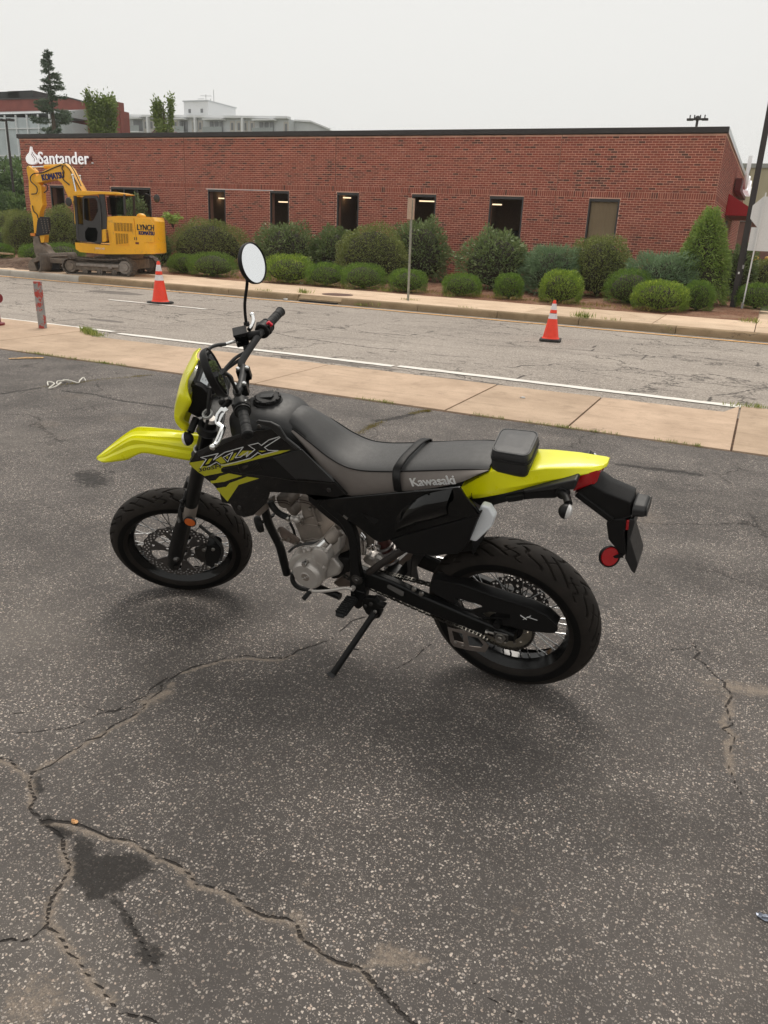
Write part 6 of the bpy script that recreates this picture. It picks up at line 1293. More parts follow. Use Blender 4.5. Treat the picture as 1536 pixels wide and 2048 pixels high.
# crank case
cc = blk([(0.84,0.1,0.392),(0.81,0.1,0.44),(0.771,0.1,0.47),(0.718,0.1,0.494),(0.685,0.1,0.514),(0.657,0.1,0.546),(0.61,0.1,0.57),(0.596,0.1,0.545),(0.606,0.1,0.495),(0.641,0.1,0.454),(0.61,0.1,0.415),(0.627,0.1,0.377),(0.687,0.1,0.34),(0.736,0.1,0.302),(0.781,0.1,0.297),(0.821,0.1,0.338),(0.847,0.1,0.366)], .10, -.11, M_ALU, 'crank_case', .014)
blk([(0.835,0.112,0.398),(0.815,0.112,0.424),(0.769,0.112,0.459),(0.726,0.112,0.476),(0.652,0.112,0.492),(0.648,0.112,0.461),(0.663,0.112,0.417),(0.691,0.112,0.348),(0.74,0.112,0.311),(0.805,0.112,0.334),(0.842,0.112,0.362)], .112, .08, M_ALU, 'case_cover', .010, cc)
blk([(0.645,0.06,0.578),(0.62,0.06,0.59),(0.591,0.06,0.547),(0.598,0.06,0.468),(0.653,0.06,0.434),(0.652,0.06,0.487)], .06, -.08, M_ALUD, 'throttle_body', .01)
gc = (0.74,0.125,0.379); rr_ = .062
g_ = G(); g_.lathe([(0, .026), (.019, .026), (.020, .0245), (rr_*.80, .0245), (rr_*.93, .018), (rr_, .006), (rr_, -.02)], gc, (0, 1, 0), 48); gcov = B(g_, 'generator_cover', M_ALU, cc)
g_ = G(); g_.lathe([(0, .0275), (.016, .0275), (.0165, .0250)], gc, (0, 1, 0), 24); B(g_, 'inspection_cap', M_ALUD, cc)
g_ = G()
for dx, dz in ((-.011, .006), (0, 0), (.011, -.006)): g_.box((gc[0]+dx*.9, gc[1]+.0282, gc[2]+dz), (.005 if dx else .002, .001, .0015 if dx else .007))
B(g_, 'cap_slots', M_WPR, cc, kind='stuff')
g_ = G(); g_.lathe([(0, .010), (.010, .010), (.0115, .006), (.012, -.01)], (0.73,0.15,0.446), (0, 1, 0), 20); B(g_, 'filler_plug', M_ALUP, cc); g_ = G(); g_.box((0.723,0.161,0.456), (.002, .0012, .012)); B(g_, 'plug_slot', M_GASK, cc)
g_ = G(); g_.lathe([(0, .004), (.030, .004), (.033, .002), (.036, -.008), (.036, -.04)], (0.667,0.14,0.488), (0, 1, 0), 40); B(g_, 'starter_cover', M_ALU, cc)
a_, b_, c2_ = [(0.676,0.12,0.505),(0.647,0.105,0.536),(0.633,0.09,0.548)]
g_ = G(); g_.tube([a_, b_], .019, 20); B(g_, 'starter_motor', M_ALUP, cc); g_ = G(); g_.tube([b_, c2_, (0.618,0.07,0.566)], [.022, .026, .024], 20); B(g_, 'starter_body', M_ALUD, cc)
for p0, p1 in (((790, 985), (860, 900)), ((560, 1000), (640, 900))): pass
g_ = G(); g_.rod((0.636,0.14,0.521), (0.624,0.12,0.537), .006, 8); g_.ball((0.636,0.142,0.521), .008, 8); g_.ball((0.728,0.115,0.485), .011, 8); g_.ball((0.749,0.115,0.473), .008, 8); g_.ball((0.664,0.13,0.433), .008, 8); g_.rod((0.771,0.11,0.474), (0.778,0.112,0.457), .009, 8); B(g_, 'case_ribs', M_ALU, cc, kind='stuff')
g_ = G(); g_.tube(spline([(0.845,0.08,0.42),(0.806,0.09,0.46),(0.756,0.09,0.486),(0.718,0.08,0.493),(0.705,0.07,0.498)], 5), .005, 8); B(g_, 'wiring', M_HOSE)
g_ = G(); g_.tube(spline([(0.858,0.06,0.301),(0.87,0.06,0.262),(0.857,0.06,0.233),(0.829,0.05,0.218),(0.782,0.04,0.22)], 6), .010, 10); B(g_, 'breather_hose', M_RUBB)
blk([(0.691,0.05,0.286),(0.645,0.05,0.331),(0.631,0.05,0.321),(0.604,0.05,0.311),(0.616,0.05,0.29),(0.668,0.05,0.272)], .05, -.06, M_BRN, 'sump_guard', .004)
blk([(0.653,0.08,0.446),(0.583,0.08,0.454),(0.585,0.08,0.39),(0.608,0.08,0.377),(0.642,0.08,0.344),(0.675,0.08,0.328),(0.683,0.08,0.36)], .08, .02, M_MATB, 'sprocket_cover', .01)
# bright pieces seen through the frame on the far side, shock absorber
g_ = G(); g_.tube(spline([(0.607,-0.05,0.474),(0.592,-0.05,0.451),(0.599,-0.06,0.402),(0.606,-0.06,0.37)], 5), .012, 12); B(g_, 'exhaust_link', M_ALUP)
g_ = G(); g_.tube(spline([(0.563,-0.02,0.44),(0.544,-0.02,0.451),(0.537,-0.02,0.433)], 5), .007, 8); B(g_, 'hose_union', M_ALUP)
blk([(0.61,-0.04,0.352),(0.579,-0.04,0.381),(0.551,-0.04,0.368),(0.55,-0.04,0.34),(0.57,-0.04,0.326),(0.593,-0.04,0.336)], -.04, -.09, M_ALU, 'case_right', .012)
blk([(0.61,-0.04,0.483),(0.58,-0.04,0.487),(0.561,-0.04,0.443),(0.572,-0.04,0.389),(0.603,-0.04,0.388),(0.607,-0.04,0.431)], -.06, -.09, M_ALUD, 'far_cover', .01)
s0 = np.array((0.48,0.0,0.5)); s1 = np.array((0.444,0.0,0.365)); ax_ = s1-s0; L_ = np.linalg.norm(ax_); x_, y_, d_ = frame(ax_)
g_ = G(); g_.rod(s0-d_*.05, s0+d_*.05, .022, 20); sh_ = B(g_, 'shock_absorber', simple('dark_red_brown', (.10, .035, .03), .4, .3)); g_ = G(); g_.rod(s0+d_*L_*.52, s1, .020, 20); B(g_, 'shock_body', M_ORNG, sh_)
hp_ = [s0+d_*(L_*1.0*i/140)+.030*(math.cos(i*.30)*x_+math.sin(i*.30)*y_) for i in range(141)]; g_ = G(); g_.tube(hp_, .0055, 8); B(g_, 'spring', simple('spring_grey', (.24, .22, .21), .35, .6), sh_)
g_ = G(); g_.lathe([(0, .010), (.010, .010), (.014, .004), (.018, 0), (.018, -.01)], (0.484,0.04,0.449), (0, 1, 0), 20); B(g_, 'linkage_bolt', M_ALU)
g_ = G(); g_.tube([(0.518,0.1,0.408),(0.445,0.105,0.483),(0.354,0.11,0.569),(0.284,0.115,0.635)], .0135, 12); B(g_, 'subframe_strut', simple('brown_black_paint', (.022, .017, .015), .45))
blk([(0.417,-0.02,0.411),(0.395,-0.02,0.431),(0.381,-0.02,0.426),(0.369,-0.02,0.403),(0.362,-0.02,0.324),(0.431,-0.02,0.336),(0.417,-0.02,0.371)], -.02, -.03, M_GREYPL, 'splash_guard', .006)
blk([(0.414,0.03,0.445),(0.372,0.03,0.497),(0.342,0.03,0.495),(0.347,0.03,0.485),(0.384,0.03,0.453),(0.397,0.03,0.433),(0.41,0.03,0.438)], .03, .026, M_BRN, 'bracket', .002)
g_ = G(); g_.grid([[(x, y, z) for y in (-.075, -.07, -.03, .03, .07, .075)] for x, z in [(.345, .44), (.335, .52), (.305, .58), (.26, .625), (.21, .645)]]); q = B(g_, 'inner_mudguard', M_MATB); solid(q, .004, 0)
g_ = G(); g_.tube([(0.357,-0.1,0.385),(0.253,-0.1,0.388)], .014, 12); B(g_, 'exhaust_pipe', M_ALUP)
# silencer on the far side, foot peg, levers, stand
g_ = G(); g_.tube([(.40, -.13, .52), (.28, -.14, .56), (.14, -.15, .61)], [.03, .045, .045], 20); B(g_, 'silencer', M_MATB)
pc_ = (0.558,0.14,0.316)
g_ = G(); g_.box((pc_[0]+.004, .175, pc_[2]-.002), (.046, .095, .016)); g_.box((pc_[0]+.004, .224, pc_[2]-.004), (.036, .02, .014)); fp = B(g_, 'foot_peg', M_RUBB, bevel=.006)
for i in range(9): g_ = G(); g_.box((pc_[0]+.004, .137+i*.0105, pc_[2]+.008), (.040, .005, .006)); B(g_, 'peg_rib', M_RUBB, fp, bevel=.001)
g_ = G(); g_.box((pc_[0], .128, pc_[2]-.004), (.022, .02, .022)); B(g_, 'peg_mount', M_STL, bevel=.003)
sl = [(0.549,0.145,0.371),(0.568,0.15,0.376),(0.592,0.15,0.366),(0.646,0.15,0.342),(0.694,0.152,0.326),(0.722,0.155,0.322)]
g_ = G(); g_.tube(spline(sl, 5), .006, 10); g_.rod(sl[0], np.array(sl[0])-V(0, .03, 0), .009, 10); B(g_, 'shift_lever', M_ALU)
g_ = G(); e_ = np.array(sl[-1]); g_.rod(e_-V(0, .006, 0), e_+V(0, .008, 0), .009, 10); B(g_, 'lever_eye', M_ALU); g_ = G(); g_.tube([e_+V(0, .006, 0), e_+V(.003, .022, 0), e_+V(.003, .046, 0)], [.007, .009, .009], 12); B(g_, 'toe_rubber', M_RUBB)
# side stand
tp_ = np.array((0.47,0.135,0.28)); ft = np.array([0.5758,0.3213,0.0931]); dd = ft-tp_
g_ = G(); g_.tube([tp_, tp_+dd*.12, tp_+dd*.97], [.015, .0115, .0125], 14); ss_ = B(g_, 'side_stand', M_MATB)
g_ = G(); fdir = unit(dd); g_.tube([tp_+dd*.955, tp_+dd*.985, tp_+dd*1.0], [.014, .019, .021], 18); B(g_, 'stand_foot', M_GREYP, ss_)
g_ = G(); g_.rod(tp_+dd*.57, tp_+dd*.57+V(-.035, .0, .006), .003, 6); B(g_, 'stand_hook', M_STL, ss_)
blk([(0.52,0.135,0.317),(0.503,0.135,0.335),(0.469,0.135,0.342),(0.457,0.135,0.323),(0.428,0.135,0.319),(0.432,0.135,0.308),(0.452,0.135,0.298),(0.445,0.135,0.281),(0.456,0.135,0.254),(0.482,0.135,0.239),(0.511,0.135,0.26),(0.522,0.135,0.287)], .135, .112, M_FRAMEB, 'stand_bracket', .003)
for u_ in [(0.467,0.14,0.287),(0.506,0.137,0.3),(0.482,0.137,0.317)]: g_ = G(); g_.lathe([(0, .007), (.006, .007), (.008, 0)], u_, (0, 1, 0), 12); B(g_, 'bolt', M_ZINC if u_[0] == 0.467 else M_STL)
g_ = G(); g_.rod(tp_+V(.0, -.012, -.01), tp_+dd*.55+V(-.012, -.004, 0), .0022, 6); B(g_, 'stand_spring', M_ZINC, ss_)
blk([(0.507,0.06,0.288),(0.486,0.06,0.291),(0.461,0.06,0.274),(0.476,0.06,0.262),(0.495,0.06,0.249),(0.506,0.06,0.26)], .06, .05, M_GREYPL, 'link_plate', .003)

# ---- body: tank, seat, covers
secs = []
for x, w_, zt, zb in ((1.035, .035, .935, .84), (1.01, .070, .968, .82), (.975, .098, .992, .80), (.93, .118, 1.006, .79), (.87, .124, 1.010, .79), (.81, .120, 1.004, .79), (.77, .100, .986, .79), (.73, .085, .955, .80), (.68, .075, .92, .80)):
    prf = [(-1, 0), (-1.0, .50), (-.97, .76), (-.85, .93), (-.5, .985), (0, 1), (.5, .985), (.85, .93), (.97, .76), (1.0, .50), (1, 0)]
    secs.append([(x-.03*(1-v)*0, w_*u, zb+(zt-zb)*v) for u, v in prf])
g_ = G(); g_.loft(secs, flip=False); tk = B(g_, 'fuel_tank', M_GREYP, smooth=60); subd(tk, 1)
cpc = (0.876,0.0,0.998); capc = (cpc[0], 0, 1.005); n_c = unit((-.10, 0, 1))
g_ = G(); g_.lathe([(.052, -.006), (.052, .002), (.048, .006), (.046, .006)], capc, n_c, 40); g_.lathe([(.046, .004), (.045, .014), (.040, .018), (0, .019)], capc, n_c, 40); cap = B(g_, 'fuel_cap', M_MATB, bevel=.001)
g_ = G()
for i in range(10): a = i*math.pi/5; g_.box((capc[0]+.043*math.cos(a), .043*math.sin(a), capc[2]+.012), (.010, .018, .010), rotm((0, 0, 1), a))
B(g_, 'cap_grip', M_MATB, cap, bevel=.002, kind='stuff')
g_ = G(); g_.prism([(capc[0]-.020, -.018, capc[2]+.0205), (capc[0]+.030, -.006, capc[2]+.0165), (capc[0]+.016, .022, capc[2]+.0175), (capc[0]-.026, .012, capc[2]+.0215)], (0, 0, .004)); B(g_, 'key_flap', M_GREYP, cap, bevel=.002)
# seat
cr_ = [(0.761,0.062,0.957),(0.728,0.07,0.947),(0.671,0.08,0.918),(0.609,0.086,0.881),(0.546,0.09,0.858),(0.482,0.093,0.855),(0.401,0.094,0.867),(0.322,0.094,0.883),(0.223,0.093,0.904),(0.14,0.091,0.921),(0.087,0.088,0.93),(0.052,0.082,0.932)]
bo_ = [(0.759,0.066,0.951),(0.716,0.085,0.926),(0.651,0.105,0.874),(0.595,0.115,0.818),(0.531,0.118,0.764),(0.461,0.12,0.781),(0.389,0.12,0.801),(0.311,0.122,0.827),(0.21,0.124,0.861),(0.129,0.12,0.894),(0.079,0.11,0.923),(0.045,0.095,0.939)]
crown = [.036, .032, .020, .012, .010, .010, .010, .012, .014, .014, .012, .010]
secs = []
for (x, w_, z), c_ in zip(cr_, crown): secs.append([(x, w_, z), (x, w_*.88, z+c_*.55), (x, w_*.5, z+c_*.92), (x, 0, z+c_), (x, -w_*.5, z+c_*.92), (x, -w_*.88, z+c_*.55), (x, -w_, z), (x, -w_*.9, z-.03), (x, 0, z-.05), (x, w_*.9, z-.03)])
g_ = G(); P_s = np.array(secs); 
fine = []
tt_ = np.linspace(0, len(P_s)-1, 45)
for k_ in range(P_s.shape[1]): fine.append(spline(P_s[:, k_], 4))
g_.loft(np.array(fine).transpose(1, 0, 2), flip=False); seat = B(g_, 'seat', M_SEATT, smooth=50)
g_ = G(); A_ = spline(cr_, 4); B_ = spline(bo_, 4); rows = []
for a, b_ in zip(A_, B_): rows.append([a+(b_-a)*t_+V(0, .007*math.sin(t_*math.pi)+.0008, 0) for t_ in np.linspace(0, 1, 7)])
g_.grid(rows); g_.mirror(1); sk = B(g_, 'seat_side', M_SEATS, seat, label='lighter taupe side of the seat')
g_ = G(); g_.tube([p+V(0, .002, 0) for p in A_], .0028, 6); g_.tube([(p[0], -p[1]-.002, p[2]) for p in A_], .0028, 6); B(g_, 'piping', M_MATB, seat, kind='stuff')
# strap across the seat
sa = [(0.338,0.127,0.823),(0.34,0.127,0.839),(0.342,0.124,0.869),(0.349,0.105,0.884),(0.338,0.092,0.91)]; x_s = 0.349
ct = [V(*sa[0]), V(*sa[1]), V(*sa[2]), V(x_s, .104, cr_[7][2]+.001), V(x_s-.004, .09, cr_[7][2]+.015), V(x_s-.006, .05, cr_[7][2]+.0225), V(x_s-.010, 0, cr_[7][2]+.0235), V(x_s-.014, -.05, cr_[7][2]+.0225), V(x_s-.018, -.09, cr_[7][2]+.014), V(x_s-.02, -.108, cr_[7][2]), V(x_s-.02, -.126, sa[0][2])]
ct = spline(ct, 5); g_ = G(); g_.grid([[p+V(.0135, 0, 0), p+V(.007, .0015, .001), p+V(-.007, .0015, .001), p+V(-.0135, 0, 0)] for p in ct], flip=True); q = B(g_, 'strap', M_MATB, seat); solid(q, .003, 0)
kp = (0.2902,0.1285,0.8503)
me = text_mesh('Kawasaki', .040, .0006, .0012, 0, M_WPR, .98, sx=1.0)
p_a, p_b = np.array((0.288,0.1295,0.8513)), np.array((0.1386,0.1295,0.8921))
v = np.array([q.co for q in me.vertices]); wtx = v[:, 0].max()-v[:, 0].min(); dx_ = unit(p_b-p_a); up_ = unit(np.cross(dx_, V(0, 1, 0))); up_ = up_ if up_[2] > 0 else -up_
sc_ = np.linalg.norm(p_b-p_a)/wtx
nv = p_a+(v[:, :1]-v[:, 0].min())*dx_*sc_+v[:, 2:]*up_*sc_*1.0; nv[:, 1] = .1250+.0062*np.interp(nv[:, 2], [.86, .90, .93], [.2, .9, .6])-v[:, 1]; me.vertices.foreach_set('co', nv.astype(np.float32).ravel()); me.flip_normals() if False else None
KW = inst('lettering', me, seat)

# shroud and its graphics (one flat plane so that the print can lie on it)
sh = [(1.1233,0.1904,0.8186),(1.0767,0.1892,0.8725),(1.0578,0.1878,0.8779),(1.0166,0.1856,0.902),(0.9663,0.1823,0.9213),(0.8717,0.1768,0.9692),(0.8134,0.1729,0.9898),(0.747,0.1681,1.0056),(0.6733,0.1587,0.9401),(0.5593,0.1434,0.8254),(0.5228,0.1379,0.7779),(0.6087,0.1436,0.7475),(0.5615,0.1403,0.7603),(0.6491,0.1475,0.7568),(0.7391,0.1548,0.7518),(0.8193,0.161,0.7421),(0.8398,0.1603,0.6937),(0.9094,0.1628,0.6259),(0.9515,0.1655,0.6094),(0.981,0.1684,0.6174),(0.9977,0.1727,0.6754),(1.0463,0.1801,0.742),(1.0943,0.1861,0.7823)]
far_ = G(); far_.prism([(x, -y+.02, min(z, .85)) for x, y, z in sh], (0, .010, 0))
g_ = G(); g_.prism(sh, tuple(-SN*.010)); shr = B(g_, 'radiator_shroud', M_GLOB, smooth=0, bevel=.004)
def decal(pts, mat, name, th=.0008, par=shr, lift=.0):
    g_ = G(); g_.prism([np.array(p)+SN*lift for p in pts], tuple(SN*th)); return B(g_, name, mat, par, smooth=0)
decal([(1.1201,0.1903,0.8226),(1.0552,0.1858,0.8414),(1.0519,0.1853,0.8373),(1.0702,0.1857,0.8139),(0.9836,0.1795,0.8348),(0.856,0.1708,0.8755),(0.8214,0.1689,0.8959),(0.8106,0.168,0.8959),(0.7722,0.1656,0.9122),(0.7546,0.1645,0.92),(0.7014,0.1605,0.9302),(0.7404,0.1629,0.9121),(0.8279,0.1686,0.8793),(0.9191,0.1745,0.8437),(0.9805,0.1787,0.8249),(0.9915,0.1792,0.8159),(0.9948,0.1788,0.8034),(0.9868,0.178,0.801),(1.0699,0.1837,0.7738),(1.0924,0.1863,0.788),(1.1132,0.189,0.8079)], M_LIMED, 'yellow_graphic')
decal([(0.9655,0.1762,0.8001),(0.9122,0.1716,0.7973),(0.9649,0.1749,0.7745),(0.9914,0.1764,0.7615),(1.0499,0.1805,0.745),(1.0515,0.1812,0.755),(1.0276,0.1795,0.7622),(1.0077,0.1788,0.7819)], M_LIMED, 'yellow_graphic')
decal([(0.8942,0.17,0.7964),(0.8467,0.166,0.7965),(0.9366,0.1716,0.7559),(1.0027,0.173,0.6729),(1.0361,0.1784,0.7253),(0.9913,0.1753,0.7393),(0.972,0.1747,0.7583)], M_LIMED, 'yellow_graphic')
for pts in ([(1.0309,0.1842,0.8506),(1.0152,0.1832,0.8556),(1.0365,0.1837,0.8305),(1.0524,0.1848,0.8253)], [(1.0053,0.182,0.8496),(0.9777,0.1806,0.868),(0.9635,0.1784,0.8465),(0.9857,0.1798,0.8375),(1.0002,0.1815,0.8473)], [(0.9205,0.1768,0.8885),(0.9097,0.1762,0.8928),(0.9312,0.1764,0.8625),(0.9473,0.1774,0.8545)], [(0.9557,0.1789,0.8709),(0.9481,0.1784,0.8734),(0.9522,0.1782,0.8626),(0.9591,0.1788,0.8631)], [(0.8994,0.1751,0.8899),(0.8851,0.1746,0.9032),(0.8401,0.1711,0.909),(0.8667,0.1723,0.8885),(0.9101,0.1755,0.8798)], [(0.8233,0.1698,0.9111),(0.7929,0.1675,0.9151),(0.8108,0.1686,0.9071)]): decal(pts, M_LIMED, 'yellow_graphic', .0006)
def ribbon(g_, pts, w_, closed=True, lift=.0016):
    p = [np.array(q)+SN*lift for q in pts]; n = len(p)
    for i in range(n if closed else n-1):
        a, b_ = p[i], p[(i+1) % n]; d = unit(b_-a); s_ = unit(np.cross(d, SN)); e = d*w_*.5
        g_.add([a-e+s_*w_/2, b_+e+s_*w_/2, b_+e-s_*w_/2, a-e-s_*w_/2], [(0, 1, 2, 3)])
g_ = G()
K1 = [(1.0762,0.1859,0.8085),(1.0414,0.185,0.8492),(1.0618,0.187,0.8538),(0.9858,0.1819,0.88),(1.0124,0.1826,0.8501),(0.9583,0.18,0.8879),(0.8784,0.1749,0.9196),(0.9212,0.176,0.8711),(0.8998,0.1745,0.8769),(0.8632,0.1728,0.9032),(0.8752,0.1727,0.8816),(0.8345,0.171,0.9153),(0.8557,0.1734,0.9289),(0.816,0.1708,0.9434),(0.8058,0.1695,0.9352),(0.7723,0.168,0.9606),(0.7265,0.1651,0.9798),(0.7303,0.1651,0.9739),(0.7958,0.1684,0.9287),(0.784,0.1669,0.919),(0.7475,0.164,0.9223),(0.7924,0.1669,0.9053),(0.8131,0.1682,0.897),(0.826,0.1697,0.9051),(0.8596,0.1712,0.8779),(0.9724,0.1785,0.834),(0.987,0.1796,0.8329),(1.003,0.1815,0.8425),(1.0292,0.1828,0.8256),(1.0464,0.1838,0.8157)]
ribbon(g_, K1, .0031, False)
ribbon(g_, [(0.9697,0.1799,0.8661),(0.9247,0.1775,0.8937),(0.9554,0.1779,0.8505)], .0028)
lg = B(g_, 'logo_outline', M_LOGO, shr, smooth=0, kind='stuff')
me = text_mesh('300SM', .018, .0004, .0006, .25, M_BLKL, 1.1, sx=1.0)
p_a, p_b = [np.array(q) for q in [(1.0884,0.186,0.7895),(0.9843,0.179,0.8235)]]; v = np.array([q.co for q in me.vertices]); dx_ = unit(p_b-p_a); up_ = unit(np.cross(SN, dx_)); up_ = up_ if up_[2] > 0 else -up_
sc_ = np.linalg.norm(p_b-p_a)/(v[:, 0].max()-v[:, 0].min()); nv = p_a+SN*.0016+(v[:, :1]-v[:, 0].min())*dx_*sc_+v[:, 2:]*up_*sc_*.50-v[:, 1:2]*SN; me.vertices.foreach_set('co', nv.astype(np.float32).ravel()); inst('lettering', me, shr)
B(far_, 'radiator_shroud', M_GLOB, smooth=0, label='far side shroud')
# grey edge piece and dark insert
def lay_on(pts, off, th, mat, name, bevel=.003, par=None):
    g_ = G(); g_.prism([np.array(p)+SN*(off+th) for p in pts], tuple(-SN*th)); return B(g_, name, mat, par, smooth=0, bevel=bevel)
lay_on([(0.8062,0.1741,1.0259),(0.7951,0.1737,1.0354),(0.7476,0.1696,1.0342),(0.7188,0.1665,1.0212),(0.7024,0.1632,0.9813),(0.6573,0.1574,0.9426),(0.6756,0.1588,0.9384),(0.7326,0.1661,0.9887),(0.7524,0.1689,1.012),(0.7795,0.1715,1.018)], .0, .010, M_GREYP, 'shroud_rail', .004)
lay_on([(1.0742,0.1892,0.8774),(1.0467,0.1876,0.8909),(0.9693,0.1832,0.9338),(0.8725,0.1772,0.9759),(0.872,0.1765,0.9628),(0.9489,0.181,0.9247),(1.0213,0.1851,0.8842),(1.0679,0.1877,0.8581)], .0, .006, M_GREYP, 'shroud_rail', .004)
lay_on([(0.9889,0.1789,0.8148),(0.964,0.1772,0.8227),(0.9206,0.1743,0.8377),(0.8257,0.1683,0.8768),(0.7747,0.1646,0.8879),(0.6973,0.1544,0.8141),(0.7888,0.1618,0.8094),(0.9107,0.1721,0.8095),(0.9815,0.1775,0.7993),(0.9924,0.1786,0.8038)], -.001, .0022, M_MATB, 'shroud_insert', .001)
lay_on([(0.7727,0.1646,0.8926),(0.6579,0.1574,0.9404),(0.5593,0.1434,0.8254),(0.6769,0.153,0.8215),(0.7027,0.155,0.8177)], -.001, .005, M_GREYP, 'tank_side', .002)
g_ = G(); pts = [(0.9531,0.1759,0.8154),(0.9443,0.175,0.8106),(0.9105,0.1721,0.8101),(0.8321,0.1656,0.812),(0.7614,0.1596,0.8105),(0.6985,0.1542,0.8075),(0.7236,0.1563,0.8077),(0.5602,0.1431,0.8198),(0.5228,0.1379,0.7779)]
ribbon(g_, pts, .0012, False, .003); B(g_, 'shroud_edge', M_STL, shr, smooth=0)
for c__ in [(0.5853,0.1457,0.7892),(0.7946,0.1784,1.0103),(0.9564,0.1702,0.6549)]:
    g_ = G(); g_.lathe([(0, .002), (.004, .002), (.0045, .004), (.007, .003), (.008, -.002)], c__, SN, 16); B(g_, 'bolt', M_STL)
# horn below the shroud
hc = (0.986,0.05,0.495)
g_ = G(); g_.lathe([(0, .014), (.012, .014), (.030, .010), (.034, .004), (.034, -.01), (0, -.014)], hc, (.6, .7, 0), 28); hn = B(g_, 'horn', M_MATB)
for r_ in (.010, .018, .026): g_ = G(); g_.lathe([(r_, .0125-r_*.1), (r_+.001, .0145-r_*.1), (r_+.003, .0125-r_*.1)], hc, (.6, .7, 0), 28); B(g_, 'horn_ring', M_FRAMEB, hn)
g_ = G(); g_.bar(hc, (0.92,0.03,0.54), .02, .006); B(g_, 'horn_bracket', M_MATB)
blk([(0.97,0.09,0.568),(0.917,0.09,0.625),(0.896,0.09,0.637),(0.899,0.09,0.607),(0.945,0.09,0.563)], .09, .03, M_ALUD, 'radiator_tank', .006)

# side cover
SCP = dict()
up = [(0.6283,0.1353,0.7236),(0.6133,0.1369,0.7399),(0.3286,0.154,0.8351),(0.1565,0.1642,0.8913),(0.1135,0.1668,0.9064),(0.0955,0.1656,0.8729),(0.0661,0.165,0.8445),(0.0512,0.1643,0.8225),(0.1134,0.1595,0.7842),(0.3117,0.1449,0.672),(0.3769,0.1397,0.6293),(0.4214,0.1364,0.6048),(0.4415,0.136,0.611),(0.5089,0.1361,0.6578),(0.5682,0.1356,0.6893)]
g_ = G(); g_.prism(up, (0, -.012, 0)); scv = B(g_, 'side_cover', M_GLOB, smooth=0, bevel=.004)
lo = [(0.0504,0.1664,0.824),(0.1126,0.1615,0.7837),(0.3108,0.1469,0.6714),(0.3762,0.1416,0.6275),(0.3393,0.1409,0.5912),(0.2887,0.1429,0.5913),(0.1343,0.152,0.6402),(0.0993,0.1563,0.6872),(0.0681,0.1629,0.7775)]
g_ = G(); g_.prism([(max(x, .24), -y+.04, min(z, .78)) for x, y, z in up][::-1], (0, .012, 0)); B(g_, 'side_cover', M_GLOB, smooth=0)
g_ = G(); g_.prism(lo, (0, -.03, 0)); B(g_, 'side_cover_lower', M_MATB, scv, smooth=0, bevel=.004)
# the swelling upper rear of the cover, which catches the light
rg = [[(0.3573,0.1474,0.6945),(0.3322,0.1519,0.7533),(0.2878,0.1568,0.805),(0.2249,0.1624,0.8563),(0.1491,0.1676,0.8933),(0.1351,0.1685,0.8984)], [(0.3374,0.1782,0.71),(0.3029,0.1826,0.7605),(0.257,0.1871,0.8057),(0.2022,0.1915,0.8423),(0.1559,0.1946,0.8634),(0.1417,0.1956,0.87)], [(0.3366,0.1715,0.6989),(0.296,0.1755,0.7376),(0.2448,0.18,0.7782),(0.1964,0.1834,0.804),(0.1671,0.1855,0.8181),(0.1523,0.1867,0.8296)], [(0.3473,0.1465,0.6724),(0.3042,0.1499,0.7019),(0.2588,0.1537,0.7348),(0.2095,0.1573,0.7615),(0.1735,0.1599,0.7809),(0.1557,0.1613,0.7922)]]
g_ = G(); g_.grid(np.array([spline(r_, 4) for r_ in rg]), flip=True); q = B(g_, 'cover_bulge', M_GLOB, scv); subd(q, 1)
rg = [[(0.1608,0.1641,0.8429),(0.1379,0.1683,0.8972),(0.1101,0.17,0.9068)], [(0.1565,0.1793,0.8412),(0.1227,0.1822,0.8686),(0.0813,0.1847,0.8818)], [(0.158,0.1719,0.8206),(0.1107,0.1744,0.8307),(0.0561,0.1766,0.8305)], [(0.1557,0.1613,0.7922),(0.1048,0.1637,0.7988),(0.0492,0.1669,0.8146)]]
g_ = G(); g_.grid(np.array([spline(r_, 4) for r_ in rg]), flip=True); q = B(g_, 'cover_wing', M_GLOB, scv); subd(q, 1)
g_ = G(); g_.prism([(0.4756,0.1416,0.7183),(0.4069,0.1437,0.7078),(0.4292,0.1413,0.6827)], (0, .0006, 0)); B(g_, 'cover_recess', M_MATB, scv, smooth=0)
g_ = G(); g_.bar((0.5477,0.1385,0.69), (0.5329,0.1385,0.6794), .004, .006); B(g_, 'clip', M_ZINC, scv)
g_ = G(); bt = [(0.072,0.135,0.801),(0.059,0.135,0.834),(0.034,0.135,0.832),(0.015,0.135,0.8),(0.026,0.135,0.76),(0.078,0.135,0.69),(0.103,0.135,0.692),(0.084,0.135,0.746)]; g_.prism(bt, (0, -.03, 0)); B(g_, 'reservoir_bottle', M_BOTT, bevel=.007, seg=3)
